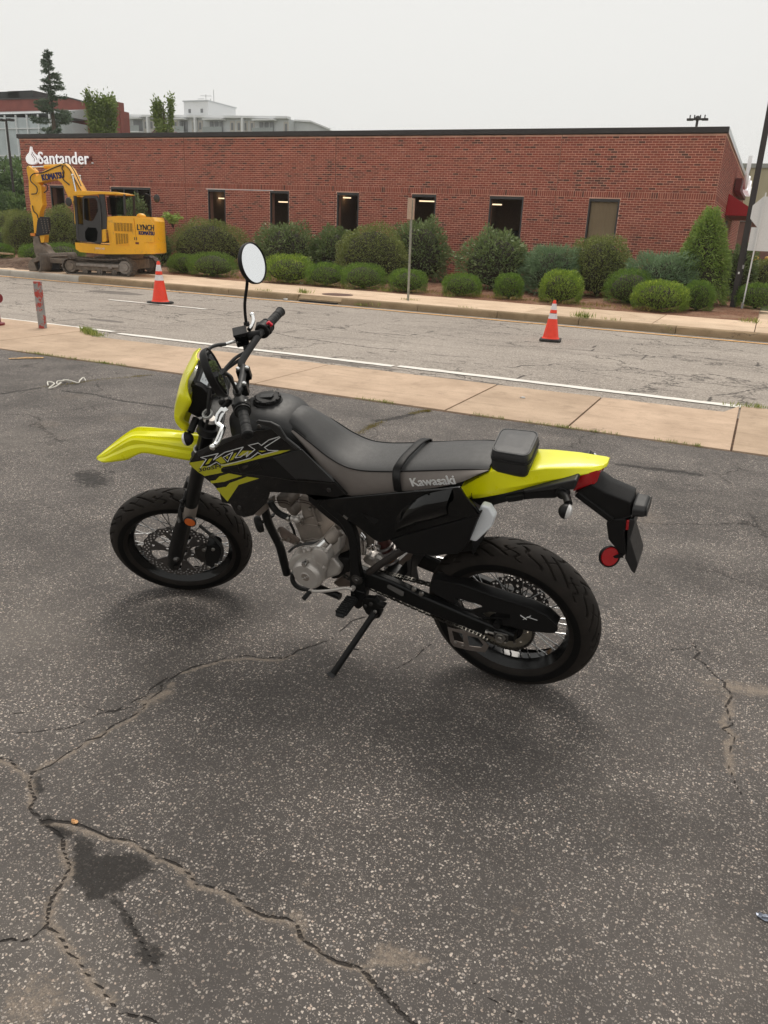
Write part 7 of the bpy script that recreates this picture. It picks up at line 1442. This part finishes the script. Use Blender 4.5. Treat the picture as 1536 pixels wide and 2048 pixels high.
# tail
cS = [(0.134,0.098,0.86),(0.092,0.094,0.894),(0.037,0.086,0.932),(-0.042,0.074,0.936),(-0.118,0.06,0.952),(-0.19,0.05,0.961),(-0.243,0.041,0.965),(-0.27,0.031,0.97),(-0.282,0.016,0.975)]
bS = [(0.111,0.096,0.819),(0.077,0.096,0.829),(0.027,0.09,0.846),(-0.045,0.08,0.873),(-0.122,0.066,0.902),(-0.193,0.056,0.93),(-0.245,0.046,0.951),(-0.269,0.035,0.962),(-0.279,0.018,0.963)]
secs = []
for (x, w_, z), (x2, w2, z2) in zip(cS, bS):
    secs.append([(x2, w2-.004, z2), (x2*.75+x*.25, max(w_, w2)+.004, z2*.7+z*.3), (x, w_, z), (x, w_*.86, z+.003), (x, w_*.45, z+.004), (x, 0, z+.005), (x, -w_*.45, z+.004), (x, -w_*.86, z+.002), (x, -w_, z-.004), (x2*.75+x*.25, -max(w_, w2)-.004, z2*.7+z*.3-.004), (x2, -w2+.004, z2-.004)])
g_ = G(); g_.loft(secs, flip=False, cap=True); tl = B(g_, 'tail_cowl', M_LIME, smooth=28, bevel=.002, seg=2)
blk([(0.111,0.085,0.81),(-0.055,0.085,0.881),(-0.212,0.085,0.95),(-0.211,0.085,0.927),(-0.171,0.085,0.899),(-0.155,0.085,0.871),(-0.092,0.085,0.856),(-0.01,0.085,0.829),(0.048,0.085,0.799),(0.082,0.085,0.794)], .085, -.085, M_MATB, 'under_tail', .006)
blk([(-0.003,0.095,0.849),(-0.059,0.095,0.871),(-0.059,0.095,0.85),(-0.013,0.095,0.832)], .095, .06, M_MATB, 'tail_latch', .004)
blk([(-0.057,0.09,0.883),(-0.209,0.09,0.95),(-0.216,0.09,0.946),(-0.207,0.09,0.914),(-0.164,0.09,0.908),(-0.066,0.09,0.875)], .09, -.09, M_GREYP, 'tail_frame', .006)
g_ = G(); tlp = [(-0.207,0.055,0.934),(-0.257,0.055,0.962),(-0.249,0.055,0.924),(-0.231,0.055,0.898),(-0.2,0.055,0.889)]; g_.loft([[(x-(.012 if abs(y) < .05 else 0), y, z) for x, _, z in tlp] for y in (.050, .042, 0, -.026, -.034)], flip=True); B(g_, 'tail_light', M_REDL, bevel=.003)
# rear mudguard with number-plate holder
mg = [[(-0.207,0.06,0.89),(-0.246,0.05,0.918)], [(-0.245,0.055,0.853),(-0.292,0.045,0.893)], [(-0.307,0.05,0.816),(-0.36,0.042,0.873)], [(-0.324,0.045,0.804),(-0.366,0.042,0.829)]]
secs = []
for a, b_ in mg: secs.append([(a[0], a[1], a[2]), (b_[0], b_[1], b_[2]), (b_[0]-.004, 0, b_[2]+.010), (b_[0], -b_[1], b_[2]), (a[0], -a[1], a[2]), (a[0], 0, a[2]+.012)])
g_ = G(); g_.loft(secs, flip=False); md = B(g_, 'rear_mudguard', M_MATB, bevel=.004)
g_ = G(); g_.bar((-0.247,0.02,0.889), (-0.359,0.02,0.842), .03, .012); g_.bar((-0.208,0.056,0.883), (-0.315,0.052,0.809), .012, .020); B(g_, 'mudguard_rib', M_MATB, md, bevel=.004)
g_ = G(); la = np.array((-0.367,0.03,0.842)); lb_ = np.array((-0.407,0.03,0.843)); g_.loft([[(p[0], y_*wy, p[2]+z_*hz) for y_, z_ in ((1, -.6), (1, .5), (.7, 1), (-.7, 1), (-1, .5), (-1, -.6), (-.7, -1), (.7, -1))] for p, wy, hz in ((la, .045, .020), (la+(lb_-la)*.8, .043, .019), (lb_, .036, .013))], flip=False); B(g_, 'plate_lamp', M_GREYP, bevel=.005)
blk([(-0.298,0.05,0.793),(-0.314,0.05,0.811),(-0.354,0.05,0.818),(-0.356,0.05,0.8),(-0.353,0.05,0.761),(-0.356,0.05,0.746),(-0.365,0.05,0.693),(-0.351,0.05,0.675),(-0.333,0.05,0.707),(-0.309,0.05,0.734)], .05, -.05, M_MATB, 'plate_bracket', .005)
blk([(-0.357,0.045,0.815),(-0.375,0.045,0.821),(-0.378,0.045,0.807),(-0.371,0.045,0.746),(-0.399,0.045,0.666),(-0.4,0.045,0.65),(-0.395,0.045,0.622),(-0.384,0.045,0.631),(-0.361,0.045,0.674),(-0.363,0.045,0.716)], .045, -.055, M_GREYP, 'number_plate_holder', .004)
g_ = G(); g_.box((-0.359,0.048,0.799), (.008, .006, .034)); B(g_, 'red_strip', M_REDR, bevel=.002)
rc_ = (-0.321,0.065,0.685); nrm_ = unit(np.array([-0.63,0.71,0.315])); g_ = G(); g_.lathe([(0, .004), (.0275, .003), (.0300, 0)], rc_, nrm_, 32); g_.v[-1] = g_.v[-1]; rr = B(g_, 'side_reflector', M_REDR); g_ = G(); g_.lathe([(.0298, .001), (.0325, .0045), (.0335, .002), (.033, -.008), (0, -.010)], rc_, nrm_, 32); B(g_, 'reflector_rim', M_MATB, rr)
g_ = G(); g_.bar(np.array(rc_)-nrm_*.013, (-0.356,0.045,0.687), .02, .008); B(g_, 'reflector_arm', M_MATB)
def signal(stalk, ball, lensdir, steer, mirror=False, r_=.024):
    T = (lambda q: st(q)) if steer else (lambda q: q); sg = -1 if mirror else 1; f = lambda p: np.array(p)*V(1, sg, 1)
    g_ = G(); g_.tube([f(p) for p in stalk], [.013, .012, .012], 14); sk_ = B(T(g_), 'indicator', M_MATB); d = unit(f(lensdir)); x_, y_, d_ = frame(d); rot = np.stack([x_, y_, d_], 1); c_ = f(ball)
    th_ = np.linspace(0, math.pi/2, 7); g_ = G(); g_.lathe([(r_*math.sin(t_), r_*1.05*math.cos(t_)) for t_ in th_], c_, -d, 24); B(T(g_), 'indicator_housing', M_MATB, sk_)
    g_ = G(); g_.lathe([(r_*.97*math.sin(t_), r_*.62*math.cos(t_)) for t_ in th_], c_, d, 24); B(T(g_), 'indicator_lens', M_CLR, sk_)
rs_ = [(-0.175,0.09,0.898),(-0.194,0.115,0.901),(-0.205,0.14,0.899)]; rb_ = (-0.205,0.15,0.879)
signal(rs_, rb_, (-1, .0, -.15), False); signal(rs_, rb_, (-1, .0, -.15), False, True)
g_ = G(); g_.lathe([(0, .006), (.018, .006), (.021, 0), (.021, -.01)], rs_[0], (0, 1, 0), 20); B(g_, 'indicator_base', M_MATB)

# ---- front end (turned with the steering)
for y in (.10, -.10):
    fa = V(1.435, y, .293); top = fa+AXD*.775
    pt = lambda s_: fa+AXD*s_+V(.0, 0, 0)
    g_ = G(); g_.tube([pt(.33), pt(.345), pt(.775)], [.024, .0265, .0265], 24); fk = B(st(g_), 'fork_tube', M_FRAMEB)
    g_ = G(); g_.tube([pt(.265), pt(.27), pt(.335), pt(.34)], [.027, .0285, .0285, .027], 24); B(st(g_), 'fork_collar', M_ALUD, fk)
    g_ = G(); g_.tube([pt(0), pt(.27)], .0205, 20); B(st(g_), 'fork_stanchion', M_STL, fk)
    g_ = G(); off = V(.020, .016 if y > 0 else -.016, 0); g_.tube([pt(-.035)+off*.4, pt(-.01)+off*.7, pt(.08)+off, pt(.20)+off, pt(.262)+off*.8], [.022, .027, .028, .026, .024], 20); B(st(g_), 'fork_guard', M_MATB, fk)
    g_ = G(); g_.rod(fa-V(0, .0, 0)+V(0, .0, 0), fa+V(0, (.045 if y > 0 else -.045), 0), .010, 14); g_.lathe([(.006, .0), (.010, 0), (.010, -.01)], fa+V(0, .047 if y > 0 else -.047, 0), (0, 1, 0), 14); B(st(g_), 'axle_end', M_STL, fk)
    g_ = G(); g_.tube([pt(.775), pt(.785)], [.024, .018], 20); B(st(g_), 'fork_cap', M_ALU, fk)
for s_, t_ in ((.735, .030), (.585, .032)):
    c_ = V(1.435, 0, .293)+AXD*s_; g_ = G(); x_ax = V(math.cos(R(26)), 0, math.sin(R(26)))
    M_ = np.stack([x_ax, V(0, 1, 0), AXD], 1); g_.box(c_-x_ax*.012, (.075, .17, t_), M_)
    for y in (.10, -.10): g_.rod(c_+V(0, y, 0)-AXD*t_/2, c_+V(0, y, 0)+AXD*t_/2, .035, 20)
    B(st(g_), 'triple_clamp', M_GREYP, bevel=.003)
rp_ = (1.296,0.15,0.553); nr = unit((.15, 1, .0)); g_ = G(); g_.lathe([(0, .003), (.020, .0025), (.022, 0)], rp_, nr, 28); am_ = B(st(g_), 'amber_reflector', M_AMB); g_ = G(); g_.lathe([(.0215, .001), (.024, .0035), (.025, 0), (.022, -.008), (0, -.01)], rp_, nr, 28); B(st(g_), 'reflector_rim', M_MATB, am_)
# caliper, hose
cal = [(1.302,0.075,0.343),(1.27,0.075,0.349),(1.25,0.075,0.323),(1.261,0.075,0.273),(1.29,0.075,0.225),(1.321,0.075,0.199),(1.341,0.075,0.226),(1.328,0.075,0.283)]
g_ = G(); g_.prism([(x, .088, z) for x, _, z in cal], (0, -.055, 0)); cl_ = B(st(g_), 'brake_caliper', M_MATB, bevel=.006)
for u_ in [(1.281,0.091,0.324),(1.318,0.091,0.326),(1.332,0.091,0.214),(1.295,0.091,0.227)]: g_ = G(); g_.lathe([(0, .006), (.007, .005), (.009, 0)], u_, (0, 1, 0), 10); B(st(g_), 'bolt', M_ZINC, cl_)
g_ = G(); g_.prism([(1.366,0.07,0.312),(1.315,0.07,0.327),(1.34,0.07,0.232),(1.362,0.07,0.223),(1.374,0.07,0.273)], (0, -.012, 0)); B(st(g_), 'caliper_bracket', M_STL, bevel=.003)
g_ = G(); g_.tube(spline([(1.292,0.09,0.468),(1.277,0.09,0.433),(1.265,0.085,0.399),(1.253,0.085,0.363),(1.244,0.085,0.328),(1.251,0.085,0.289),(1.265,0.085,0.262)], 6), .0065, 10); B(st(g_), 'brake_hose', M_HOSE)
g_ = G(); g_.ball((1.265,0.085,0.399), .012, 10); g_.rod((1.277,0.085,0.252), (1.265,0.085,0.248), .008, 8); B(st(g_), 'hose_clip', M_STL)
g_ = G(); g_.tube(spline([(1.281,0.09,0.665),(1.302,0.1,0.629),(1.326,0.11,0.593),(1.336,0.12,0.564),(1.336,0.115,0.53),(1.337,0.1,0.509)], 6), .0075, 10); B(st(g_), 'speed_cable', M_HOSE)
g_ = G(); g_.box((1.308,0.11,0.593), (.035, .02, .03)); g_.ball((1.309,0.11,0.625), .012, 8); B(st(g_), 'cable_guide', M_MATB, bevel=.004)
g_ = G(); g_.lathe([(0, .012), (.006, .012), (.010, .006), (.014, 0)], (1.421,0.14,0.342), (0, 1, 0), 16); B(st(g_), 'axle_bolt', M_STL)
for u_ in [(1.448,0.075,0.342),(1.461,0.075,0.315),(1.423,0.075,0.349),(1.432,0.075,0.278)]: g_ = G(); g_.ball(u_, .006, 8); B(st(g_), 'bolt', M_ZINC)
# front mudguard
fc = [(1.609,0.0,0.797),(1.56,-0.012,0.834),(1.503,-0.02,0.861),(1.444,-0.028,0.889),(1.394,-0.035,0.891),(1.35,-0.038,0.892),(1.306,-0.04,0.892),(1.262,-0.042,0.892),(1.219,-0.042,0.887),(1.178,-0.042,0.875)]
fe_ = [(1.599,0.012,0.795),(1.569,0.035,0.797),(1.513,0.05,0.808),(1.462,0.06,0.82),(1.399,0.064,0.845),(1.351,0.066,0.833),(1.312,0.066,0.817),(1.273,0.066,0.801),(1.234,0.066,0.786),(1.194,0.066,0.771)]
fr1 = [(1.603,0.004,0.797),(1.556,0.02,0.818),(1.488,0.03,0.857),(1.426,0.036,0.886),(1.383,0.04,0.88),(1.338,0.042,0.866),(1.298,0.043,0.854),(1.259,0.043,0.839),(1.217,0.043,0.825),(1.184,0.043,0.814)]
rows = []
for c_, r_, e_ in zip(fc, fr1, fe_):
    c_ = np.array(c_); r_ = np.array(r_); e_ = np.array(e_); ct_ = V((c_[0]+r_[0])/2, 0, (c_[2]+r_[2])/2-.004)
    lerp = lambda f, dz, dy=0: ct_+(r_-ct_)*f+V(0, dy, dz)
    sc3 = min(1, np.linalg.norm(r_-ct_)/.03)
    half = [ct_, lerp(.34, .0035*sc3), lerp(.46, -.0055*sc3), lerp(.70, -.0065*sc3), lerp(.82, .0045*sc3), r_+V(0, 0, .001), r_+(e_-r_)*.30+V(0, -.004*sc3, 0), r_+(e_-r_)*.42+V(0, .004*sc3, 0), r_+(e_-r_)*.75+V(0, .003, 0), e_]
    rows.append([p*V(1, -1, 1) for p in half[::-1]]+half[1:])
rows = np.array(rows); F_ = np.array([spline(rows[:, k_], 4) for k_ in range(rows.shape[1])]).transpose(1, 0, 2)
g_ = G(); g_.grid(F_, flip=True); q = B(st(g_), 'front_mudguard', M_LIME, smooth=20); solid(q, .0035, -1)
# headlight cowl
CW = [(1.190, 1.096, .030, 1.086), (1.178, 1.108, .052, 1.096), (1.146, 1.138, .080, 1.128), (1.11, 1.165, .100, 1.134), (1.082, 1.186, .114, 1.130), (1.032, 1.213, .102, 1.166), (.992, 1.231, .086, 1.190), (.950, 1.240, .064, 1.184), (.905, 1.239, .036, 1.214), (.880, 1.236, .014, 1.228)]
rows = []
for z, xc, ye, xe in CW:
    half = [V(xc, 0, z), V(xc-.001, ye*.42, z), V(xc-.006, ye*.74, z), V(xc+(xe-xc)*.62, ye*.94, z), V(xe, ye, z)]
    rows.append([p*V(1, -1, 1) for p in half[::-1]]+half[1:])
rows = np.array(rows); F_ = np.array([spline(rows[:, k_], 3) for k_ in range(rows.shape[1])]).transpose(1, 0, 2)
g_ = G(); g_.grid(F_, flip=False); q = B(st(g_), 'headlight_cowl', M_LIME, smooth=26); solid(q, .005, 0)
g_ = G(); g_.lathe([(0, .010), (.03, .008), (.052, 0), (.052, -.02)], (1.152, 0, 1.10), (.85, 0, .45), 28); B(st(g_), 'headlight', M_CLR)
# inner headlight housing and meter
hs_ = [(1.111,0.1,1.167),(1.124,0.105,1.125),(1.14,0.1,1.057),(1.171,0.09,1.013),(1.145,0.08,0.984),(1.103,0.075,0.985),(1.077,0.08,1.071),(1.092,0.09,1.106),(1.109,0.09,1.135)]
cx_ = lambda z: float(np.interp(z, [.88, .95, .99, 1.03, 1.08, 1.11, 1.146, 1.19], [1.236, 1.24, 1.231, 1.213, 1.186, 1.165, 1.138, 1.096]))-.018
g_ = G(); g_.prism([(min(x, cx_(min(z, 1.12))), .072, min(z, 1.12)) for x, _, z in hs_], (0, -.144, 0)); B(st(g_), 'headlight_housing', M_MATB, bevel=.012)
def quadslab(c4, th, mat, name, par=None, bevel=.004):
    p = np.array(c4, float); n_ = unit(np.cross(p[1]-p[0], p[2]-p[0])); g_ = G(); g_.prism(p, tuple(n_*th)); return B(st(g_), name, mat, par, smooth=0, bevel=bevel)
# meter: face looks back and up
m0, m1, m2, m3 = [np.array(q) for q in [(1.117,0.065,1.126),(1.073,0.065,1.076),(1.046,-0.075,1.092),(1.097,-0.075,1.141)]]
mn = unit(np.cross(m1-m0, m3-m0)); mn = mn if mn[0] < 0 else -mn
def mface(u, v, h=0): return m0+(m1-m0)*u+(m3-m0)*v+mn*h
g_ = G(); secs = []
for h_, s_ in ((-.055, .75), (-.02, .98), (-.004, 1.0), (0, .96)): secs.append([mface(.5+(a-.5)*s_, .5+(b_-.5)*s_, h_) for a, b_ in ((.06, 0), (.94, 0), (1, .06), (1, .94), (.94, 1), (.06, 1), (0, .94), (0, .06))])
g_.loft(secs); mt = B(st(g_), 'meter', M_MATB, bevel=.003)
bm_ = g_.n
g_ = G(); g_.add([mface(a, b_, .0012) for a, b_ in ((.12, .08), (.88, .08), (.88, .92), (.12, .92))], [(0, 1, 2, 3)]); q = B(st(g_), 'meter_bezel', M_GLOB, mt, smooth=0); solid(q, .002, 0)
g_ = G(); g_.add([mface(a, b_, .0036) for a, b_ in ((.28, .12), (.70, .12), (.70, .80), (.28, .80))], [(0, 1, 2, 3)]); q = B(st(g_), 'lcd_screen', M_LCD, mt, smooth=0); solid(q, .001, 0)
g_ = G(); [g_.add([mface(a, b_, .0055) for a, b_ in ((u, v), (u+.03, v), (u+.03, v+.05), (u, v+.05))], [(0, 1, 2, 3)]) for u, v in ((.36, .2), (.44, .3), (.38, .45), (.52, .22), (.5, .5), (.42, .62), (.58, .4))]; B(st(g_), 'lcd_digits', M_STL, mt, smooth=0, kind='stuff')
# handlebar
gL = [(0.926,0.255,1.129),(0.897,0.375,1.125)]; gR = [(0.896,-0.255,1.11),(0.859,-0.375,1.091)]
L0, L1, R0, R1 = [np.array(p) for p in (gL[0], gL[1], gR[0], gR[1])]
cb = V(.972, 0, 1.073)
bar_pts = [L1, L0, L0+(L0-L1)*.45, V(cb[0]+.006, .085, cb[2]+.012), V(cb[0], .055, cb[2]), V(cb[0], -.055, cb[2]), V(cb[0]+.006, -.085, cb[2]+.012), R0+(R0-R1)*.45, R0, R1]
g_ = G(); g_.tube(np.vstack([[bar_pts[0]], spline(bar_pts[1:-1], 6), [bar_pts[-1]]]), .0125, 18); B(st(g_), 'handlebar', M_GREYP)
for y in (.045, -.045):
    g_ = G(); g_.box((cb[0], y, cb[2]-.012), (.048, .026, .044)); g_.rod((cb[0]+.004, y, cb[2]-.03), (cb[0]+.02, y, cb[2]-.085), .018, 14); cp = B(st(g_), 'bar_clamp', M_FRAMEB, bevel=.004)
    for dx in (-.016, .016): g_ = G(); g_.lathe([(0, .006), (.005, .006), (.0065, .004), (.0075, .0)], (cb[0]+dx, y, cb[2]+.011), (0, 0, 1), 12); B(st(g_), 'bolt', M_ALUP, cp)
for a, b_ in ((L0, L1), (R0, R1)):
    d = unit(b_-a); n_ = 40; s_ = np.linspace(0, 1, n_); rr_ = .0165+.0012*np.cos(s_*math.pi*14)*.35; rr_[:3] = .022; rr_[-3:] = .0185; rr_[-1] = .013
    for k_ in (12, 25): rr_[k_] -= .0016
    g_ = G(); g_.tube([a+(b_-a)*t_ for t_ in s_], rr_, 22); gp_ = B(st(g_), 'grip', M_RUBB, smooth=50); g_ = G(); g_.rod(a-d*.004, a+d*.003, .027, 24); B(st(g_), 'grip_flange', M_MATB, gp_)
    g_ = G(); c_ = a-d*.028; g_.tube([c_-d*.024, c_-d*.020, c_+d*.016, c_+d*.02], [.023, .028, .029, .024], 18); g_.box(c_+V(.0, 0, .004), (.052, .036, .036)); sw = B(st(g_), 'switch_housing', M_MATB, bevel=.003)
    if a is R0:
        g_ = G(); g_.box(c_+V(-.024, .002, .019), (.015, .012, .020), rotm((0, 1, 0), .6)); B(st(g_), 'kill_switch', simple('red_switch', (.62, .01, .03), .4), sw, bevel=.002)
    else:
        for k_, (dx, dy, m_) in enumerate(((-.018, .004, M_WPR), (-.024, -.008, M_GREYPL))): g_ = G(); g_.box(c_+V(dx, dy, .021-.004*k_), (.008, .007, .005)); B(st(g_), 'switch_button', m_, sw, bevel=.001)
        g_ = G(); g_.box(c_+V(.006, .012, -.030), (.018, .004, .026)); B(st(g_), 'tag_plate', M_BRN, sw)
# master cylinder
mc = np.array((0.983,-0.19,1.115)); g_ = G(); g_.box(mc, (.046, .050, .046), rotm((0, 0, 1), .2)); mcy = B(st(g_), 'brake_reservoir', M_GLOB, bevel=.004); g_ = G(); g_.box(mc+V(0, 0, .026), (.050, .054, .008), rotm((0, 0, 1), .2)); B(st(g_), 'reservoir_lid', M_MATB, mcy, bevel=.002)
g_ = G(); g_.lathe([(0, .016), (.008, .016), (.010, 0)], mc+V(-.01, .018, -.026), (0, 1, -.6), 14); g_.rod(mc, np.array(bar_pts[7])+V(0, .01, 0), .016, 12); B(st(g_), 'master_cylinder', M_MATB, mcy)
bh = [(0.996,-0.17,1.115),(1.015,-0.16,1.12),(1.035,-0.15,1.121)]; g_ = G(); g_.tube(bh, .0055, 10); g_.ball(bh[0], .009, 10); B(st(g_), 'banjo_pipe', M_ALUP)
g_ = G(); g_.tube(spline([(1.035,-0.15,1.121),(1.06,-0.13,1.134),(1.079,-0.1,1.144),(1.083,-0.07,1.135),(1.082,-0.04,1.088),(1.085,0.0,1.023)], 6), .0065, 10); B(st(g_), 'brake_hose', M_HOSE)
bl_ = [(0.951,-0.2,1.137),(0.945,-0.22,1.136),(0.941,-0.25,1.135),(0.944,-0.28,1.135),(0.951,-0.3,1.134)]; g_ = G(); g_.tube(spline(bl_, 4), [.008]*5+[.0065]*(len(spline(bl_, 4))-5), 10); g_.ball(bl_[-1], .010, 10); B(st(g_), 'brake_lever', M_ALUP)
# clutch lever
cp_ = [(0.987,0.215,1.121),(1.0,0.225,1.115),(1.008,0.24,1.11),(1.012,0.26,1.1),(1.005,0.27,1.097),(0.996,0.28,1.096),(0.996,0.295,1.095),(1.001,0.32,1.092),(1.009,0.34,1.087),(1.014,0.355,1.087)]; sp__ = spline(cp_, 5)
g_ = G(); secs = []; tn = np.gradient(sp__, axis=0)
for i, p in enumerate(sp__):
    t_ = unit(tn[i]); sd_ = unit(np.cross(t_, V(-.5, 0, 1))); u_ = np.cross(sd_, t_); w_ = np.interp(i/len(sp__), [0, .3, .5, 1], [.0145, .012, .010, .0085]); h_ = .0058
    secs.append([p+sd_*w_*math.cos(a)+u_*h_*math.sin(a) for a in np.linspace(0, 2*math.pi, 10, endpoint=False)])
g_.loft(secs); g_.ball(np.array((1.021,0.362,1.086)), .0105, 12); B(st(g_), 'clutch_lever', M_ALUP)
g_ = G(); g_.bar((1.001,0.205,1.121), (0.971,0.19,1.137), .034, .018); g_.ball((0.999,0.2,1.132), .013, 10); cpch = B(st(g_), 'clutch_perch', M_MATB, bevel=.004)
g_ = G(); g_.rod((0.978,0.21,1.14), np.array((0.978,0.21,1.14))+V(0, 0, .012), .006, 10); B(st(g_), 'bolt', M_STL, cpch)
g_ = G(); g_.tube(spline([(1.011,0.17,1.127),(1.024,0.14,1.118),(1.051,0.1,1.089),(1.064,0.1,1.074)], 5), .005, 8); B(st(g_), 'clutch_cable', M_HOSE)
# cables to the headstock
for pts in ([(0.974,-0.14,1.084),(0.989,-0.13,1.083),(1.003,-0.1,1.091),(1.026,-0.08,1.081),(1.04,-0.06,1.075),(1.051,-0.04,1.06)], [(0.972,-0.13,1.076),(0.989,-0.12,1.072),(1.008,-0.1,1.072),(1.029,-0.08,1.07),(1.039,-0.06,1.069),(1.048,-0.04,1.051)], [(1.017,0.03,1.129),(1.003,0.04,1.126),(0.991,0.05,1.118),(0.992,0.05,1.097)], [(1.057,0.09,1.117),(1.068,0.1,1.091),(1.079,0.11,1.059),(1.088,0.115,1.025),(1.106,0.12,0.985),(1.135,0.12,0.936),(1.159,0.125,0.883)], [(1.016,0.1,0.97),(1.011,0.1,0.946),(1.028,0.09,0.916),(1.023,0.08,0.895)], [(1.022,0.0,1.086),(1.016,0.02,1.072),(1.025,0.04,1.055),(1.042,0.05,1.031),(1.058,0.05,0.993)]):
    g_ = G(); g_.tube(spline(pts, 6), .0062, 8); B(st(g_), 'cable', M_HOSE)
for u_, r_, nn in (((1.091,0.112,1.024), .0185, (.15, .35, 1)), ((1.166,0.115,0.879), .0185, (.15, .35, 1))):
    g_ = G(); g_.lathe([(r_*.72, -.006), (r_, -.006), (r_*1.02, 0), (r_, .006), (r_*.72, .006)], u_, nn, 28, closed=True); B(st(g_), 'cable_ring', M_WRING)
# mirrors
def mirror(c_, n_, r_, stem, th=.020):
    n_ = unit(n_); c_ = np.array(c_)
    g_ = G(); g_.lathe([(0, -th), (r_*.75, -th), (r_*.93, -th*.85), (r_*1.0, -th*.55), (r_*1.02, .002), (r_*.99, .004), (r_*.955, .003), (r_*.94, -.001)], c_, n_, 48); mm = B(st(g_), 'mirror', M_MATB)
    g_ = G(); g_.lathe([(0, .0005), (r_*.945, .0005)], c_, n_, 48); B(st(g_), 'mirror_glass', M_MIRR, mm, smooth=0)
    g_ = G(); sp_m = spline(stem, 6); g_.tube(sp_m, .0055, 12); B(st(g_), 'mirror_stem', M_MATB, mm); g_ = G(); g_.tube([stem[-1], np.array(stem[-1])*.6+np.array(stem[-2])*.4], [.011, .010], 14); B(st(g_), 'stem_boot', M_RUBB, mm)
    g_ = G(); g_.tube([stem[0], np.array(stem[0])*.55+np.array(stem[1])*.45], [.011, .007], 12); B(st(g_), 'stem_boot', M_RUBB, mm)
mirror((0.895,-0.3,1.333), [-0.9027,0.3545,0.244], .069, [(0.924,-0.285,1.301),(0.933,-0.275,1.267),(0.954,-0.26,1.209),(0.962,-0.245,1.165),(0.964,-0.235,1.132)])
mirror((0.96,0.27,1.296), [-0.9639,-0.1951,0.181], .076, [(0.95,0.25,1.283),(0.938,0.24,1.257),(0.934,0.235,1.228),(0.932,0.23,1.201),(0.931,0.225,1.174)], .024)
fs_ = [(1.147,0.085,0.988),(1.154,0.11,0.984),(1.164,0.135,0.974)]; fb_ = (1.181,0.15,0.958)
signal(fs_, fb_, (1, .05, -.05), True, False, .0245); signal(fs_, fb_, (1, .05, -.05), True, True, .0245)

# ---- bag on the tail
bag = empty('tail_bag', label='small black leather zip bag strapped on the yellow tail behind the seat', cat='bag'); bag.matrix_world = BM
c0, c1, c2, c3 = [np.array(q) for q in [(0.046,0.085,0.998),(-0.071,0.085,0.997),(-0.058,-0.075,0.992),(0.064,-0.075,0.983)]]
zt_ = (c0[2]+c1[2]+c2[2]+c3[2])/4; zb_ = .919
def rrect(s_, z, r_=.25):
    o = []; cc_ = [c0, c1, c2, c3]; ctr = sum(cc_)/4
    for i in range(4):
        p = ctr+(cc_[i]-ctr)*s_; a = ctr+(cc_[i-1]-ctr)*s_; b_ = ctr+(cc_[(i+1) % 4]-ctr)*s_
        for t_ in np.linspace(0, 1, 6): q = (1-t_)**2*(p+(a-p)*r_*.8)+2*t_*(1-t_)*p+t_**2*(p+(b_-p)*r_*.8); o.append((q[0], q[1], z+(q[2]-zt_)*.6))
    return o
M_LEA = simple('black_leather', (.018, .018, .019), .42, var=.1, bump=.35, bscale=420)
g_ = G(); g_.loft([rrect(s_, z) for s_, z in ((.93, zb_), (1.0, zb_+.008), (1.02, zb_+.022), (1.02, zt_-.022), (1.01, zt_-.008), (.96, zt_+.001))], flip=True); bo = g_.build('bag_body', M_LEA, bag, smooth=45)
for z in (zt_-.020, zt_-.028): g_ = G(); p = rrect(1.025, z); g_.tube(p+[p[0]], .0022, 6, cap=False); g_.build('zip', M_MATB, bag)
g_ = G(); p = rrect(.955, zt_+.001); g_.tube(p+[p[0]], .003, 6, cap=False); g_.build('piping', M_LEA, bag)
g_ = G(); g_.loft([rrect(s_, zt_+h_) for s_, h_ in ((.93, .0), (.90, .003), (.5, .0045))], flip=True); g_.build('bag_lid', M_LEA, bag)

# ================================================================ thin smoky haze
hz = G(); hz.box((0, 100, 12), (810, 710, 26.4)); ho = hz.build('haze', None, smooth=0, kind='stuff')
t = NT('haze_volume'); pv_ = t.n('VolumePrincipled', {'Color': (.93, .93, .90), 'Density': .0007, 'Anisotropy': .3}); t.t.links.new(pv_.outputs[0], t.out.inputs['Volume']); ho.data.materials.append(t.m)
